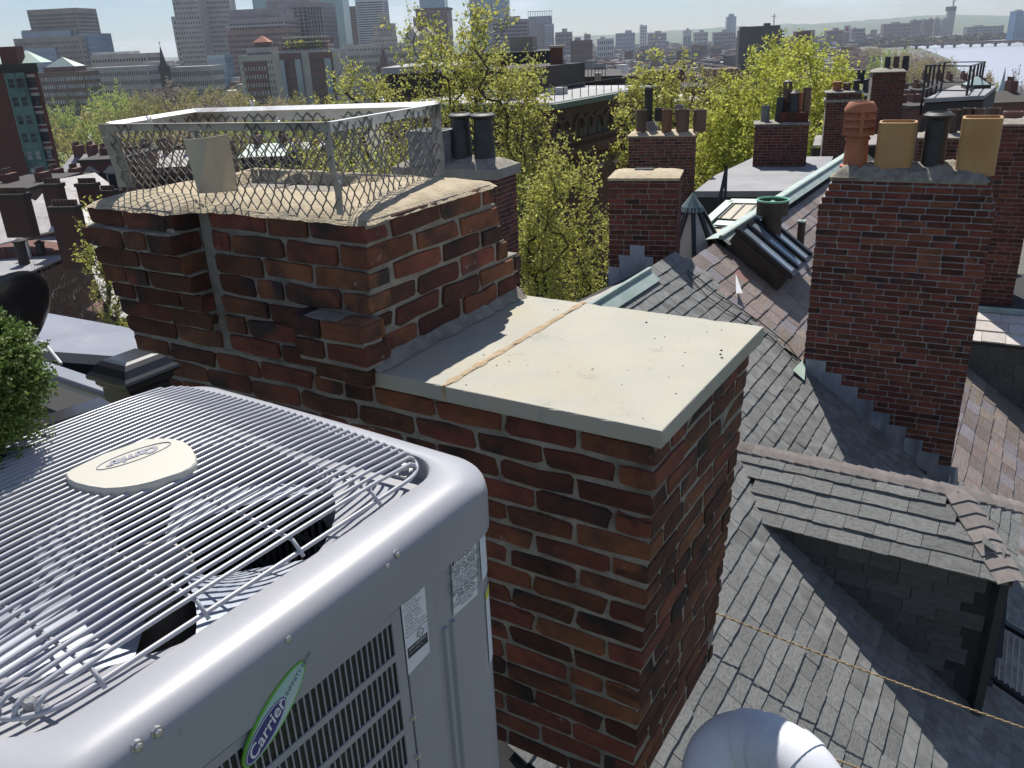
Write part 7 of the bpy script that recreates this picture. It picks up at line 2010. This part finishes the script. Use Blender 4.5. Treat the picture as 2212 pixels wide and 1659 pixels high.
# ------------------------------------------------------------------ chimney with two black pots behind the stack
A = atr(1069, 388, 11.4); azc = 118; dv = azdir(azc); wl = 1.55; A0 = A - dv * wl
c8 = chimney('brick_chimney', 'brick chimney with two flared black pots behind the taller stack', A0, azc, wl, 3.6, .62, .062, .185, 'mid', 'mortar2', 200)
q = MB(); q.box(-.04, -.05, 3.6, wl + .05, .67, 3.6 + .13); q.build('concrete_slab', mat('stained_concrete', (.26, .24, .22), (.36, .33, .29), rough=.9, scale=4, stretch=(1, 1, .3)), c8)
wash_cap(c8, -.02, wl + .03, -.03, .65, 3.6 + .131, .17, 'mortar', n=16, rag=.02, sh=.22)
L8 = local(c8)
for px_, pr in ((1000, 17.5), (1048, 18.5)):
    cc = px_x(c8, (px_, 345), .30); ct = px_x(c8, (px_, 244), .30); ce = px_x(c8, (px_ + pr, 345), .30)
    r_ = ce.x - cc.x; pot(c8, cc.x, .30, 3.80, r_ * 1.12, ct.z - 3.80, 'flare', 'blackpot', r2=r_ * .93)
cb = px_x(c8, (930, 300), .25); q = MB(); a0 = px_x(c8, (884, 345), .0); a1 = px_x(c8, (958, 345), .0); zt_ = px_x(c8, (958, 284), .0).z
q.box(a0.x, .0, 3.7, a1.x, .42, zt_); q.build('box_flue', mat('grey_cement_flue', (.22, .22, .225), (.33, .33, .335), rough=.9, scale=5, c3=(.14, .14, .14), s3=4, t3=(.5, .7)), c8)
q = MB(); q.box(a0.x + .08, .08, zt_ - .002, a1.x - .08, .34, zt_ + .004); q.build('flue_dark_plate', M['black'], c8)  # thin black plate painted in for the shaded flue mouth

# ------------------------------------------------------------------ beside the air conditioner: rail, post, metal roof, dish, shrub
M['coated'] = mat('black_powder_coat', (0.018, 0.018, 0.021), rough=0.30, spec=.6, coat=.25, bump=.08, bscale=500, bdist=.001)
LF = Matrix.Translation(FC) @ Matrix.Rotation(RZL, 4, 'Z')
rl = thing('deck_railing', 'black metal deck railing with square capped post beside the air conditioner', 'railing', LF @ Vector((-1.56, -.58, -.9)), RZL)
px0, py0 = -1.545, -.575
def rel(x, y, z): return Vector((x + 1.56, y + .58, z + .9))
q = MB()
def sq(h, z, cx=px0, cy=py0): return [rel(cx - h, cy - h, z), rel(cx + h, cy - h, z), rel(cx + h, cy + h, z), rel(cx - h, cy + h, z)]
q.loft([sq(.071, -.9), sq(.071, .085), sq(.083, .10), sq(.083, .115), sq(.098, .120), sq(.100, .128), sq(.098, .136), sq(.088, .144), sq(.074, .165), sq(.06, .176), sq(.045, .180)], cap1=True); q.build('capped_post', M['coated'], rl)
ra_, rb_ = local(rl) @ onz(-80, 985, -.93), local(rl) @ onz(232, 880, -.93)
q = MB(); q.bar(ra_, rb_, .075, .045); q.build('top_rail', M['coated'], rl)
q = MB(); q.bar(ra_ - Vector((.02, 0, .05)), rb_ - Vector((.02, 0, .05)), .03, .05); q.build('under_rail', M['coated'], rl)
for k in range(9):
    f = k / 8.5; p = ra_.lerp(rb_, f); q = MB(); q.bar(p - Vector((0, 0, .07)), p - Vector((0, 0, .85)), .02, .02); q.build('baluster', M['coated'], rl)
M['metalroof'] = mat('glossy_grey_painted_metal', (.24, .245, .27), (.31, .315, .34), rough=.26, spec=.6, scale=2.5, c3=(.36, .35, .33), s3=4, t3=(.58, .7))
mr = thing('metal_roof', 'glossy grey metal covered flat roof beyond the black railing', 'roof', onz(200, 720, -1.5)); L_ = local(mr)
q = MB(); pl = [L_ @ onz(x, y, -1.5) for x, y in ((-160, 640), (52, 667), (268, 706), (420, 740), (420, 800), (285, 772), (80, 757), (-160, 720))]
if (pl[1] - pl[0]).cross(pl[2] - pl[1]).z < 0: pl.reverse()
q.prism(pl, Vector((0, 0, -.06))); q.build('upper_sheet', M['metalroof'], mr)
q = MB(); pl = [L_ @ onz(x, y, -1.45) for x, y in ((-160, 730), (72, 771), (222, 822), (330, 860), (330, 885), (226, 850), (88, 803), (-160, 770))]
if (pl[1] - pl[0]).cross(pl[2] - pl[1]).z < 0: pl.reverse()
q.prism(pl, Vector((0, 0, -.05))); q.build('lower_sheet', M['metalroof'], mr)
q = MB(); pl = [L_ @ onz(x, y, -1.66) for x, y in ((-200, 640), (52, 690), (430, 770), (430, 960), (88, 880), (-200, 800))]
if (pl[1] - pl[0]).cross(pl[2] - pl[1]).z < 0: pl.reverse()
q.prism(pl, Vector((0, 0, -.05))); q.build('gap_shade_sheet', M['deck'], mr)  # dark sheet added to make the gap between the roof sheets shaded
q = MB(); q.tube([L_ @ onz(x, y, -1.46) for x, y in ((-160, 774), (88, 806), (226, 853), (330, 888))], .016, 8); q.build('rolled_edge', M['coated'], mr)
# satellite dish seen from behind
dc = atr(0, 715, 2.9); ds = thing('satellite_dish', 'black satellite dish seen from behind above the evergreen shrub', 'satellite dish', dc); L_ = local(ds)
ax_ = (Vector((-.80, .25, .50))).normalized(); Rq = ax_.to_track_quat('Z', 'Y').to_matrix().to_4x4()
q = MB(); q.lathe([(.001, -.045), (.06, -.042), (.12, -.030), (.17, -.010), (.195, .006), (.200, .012), (.195, .014), (.16, -.004), (.10, -.026), (.001, -.036)], 36, M=Rq); q.build('bowl', M['coated'], ds, smooth=True)
q = MB(); q.tube([L_ @ atr(88, 738, 2.86), L_ @ atr(104, 752, 2.82), L_ @ atr(132, 786, 2.76)], .0055, 8); q.build('feed_arm', M['galv'], ds)
q = MB(); q.cyl(Vector((0, 0, -.07)), Vector((.02, -.02, -.55)), .02, 10); q.build('mast', M['coated'], ds)
# evergreen shrub
M['conifer'] = mat('evergreen_scale_leaf', (0.075, 0.13, 0.025), (0.17, 0.25, 0.05), rough=.6, scale=9, rnd=.35, hue=.02, transl=.25, c3=(.26, .30, .09), s3=14, t3=(.58, .7))
sc_ = atr(-55, 822, 1.75); eg = thing('evergreen_shrub', 'dense green evergreen shrub with feathery sprays at the left edge', 'shrub', sc_ - Vector((0, 0, .5))); 
rn = np.random.default_rng(12); pts = []
for it in range(1150):
    a = rn.normal(size=3); a /= np.linalg.norm(a); rad_ = rn.uniform(.55, 1.0) ** .5
    c = np.array([a[0] * .08, a[1] * .085, a[2] * .09]) * rad_ * (1.0 if it < 600 else 1.15) + (np.array([0, 0, .5]) if it < 600 else np.array([-.06, .02, .5 - .30 * rn.uniform(.25, 1.3)]))
    dirv = a + np.array([.2, -.2, .5]) + rn.normal(scale=.3, size=3); dirv /= np.linalg.norm(dirv)
    s1 = np.cross(dirv, rn.normal(size=3)); s1 /= np.linalg.norm(s1)
    for k in range(9):
        f = k / 8
        for sgn in (-1, 1):
            for j in range(3):
                pts.append(c + dirv * (.035 * f) + s1 * sgn * (1 - f * .75) * .022 * (j + .6) / 3 + dirv * .010 * j + rn.normal(scale=.0012, size=3))
link('foliage', leaf_arrays('foliage', pts, .0095, rn, M['conifer'], aspect=.45), eg)
q = MB(); q.tube([(0, 0, -.7), (.01, 0, .2), (0, .01, .62)], .014, 8, r2=.004); q.build('stem', M['bark'], eg)
# roof terrace floor under the air conditioner
q = MB(); q.box(-4.0, -4.5, -2.2, -.12, .0, -2.1, M=LF); o = q.build('terrace_floor', M['deck'], None, kind='structure')
# ------------------------------------------------------------------ the air
HZ = bpy.data.materials.new('haze_air'); HZ.use_nodes = True
_t = HZ.node_tree; _t.nodes.clear()
_o = _t.nodes.new('ShaderNodeOutputMaterial'); _v = _t.nodes.new('ShaderNodeVolumePrincipled')
_v.inputs['Color'].default_value = (0.74, 0.85, 1.0, 1); _v.inputs['Density'].default_value = 0.00008
_v.inputs['Anisotropy'].default_value = 0.3
_t.links.new(_v.outputs[0], _o.inputs['Volume'])
MB().box(-9600, -100, -61, 9600, 9000, 330).build('haze', HZ, None, kind='stuff')
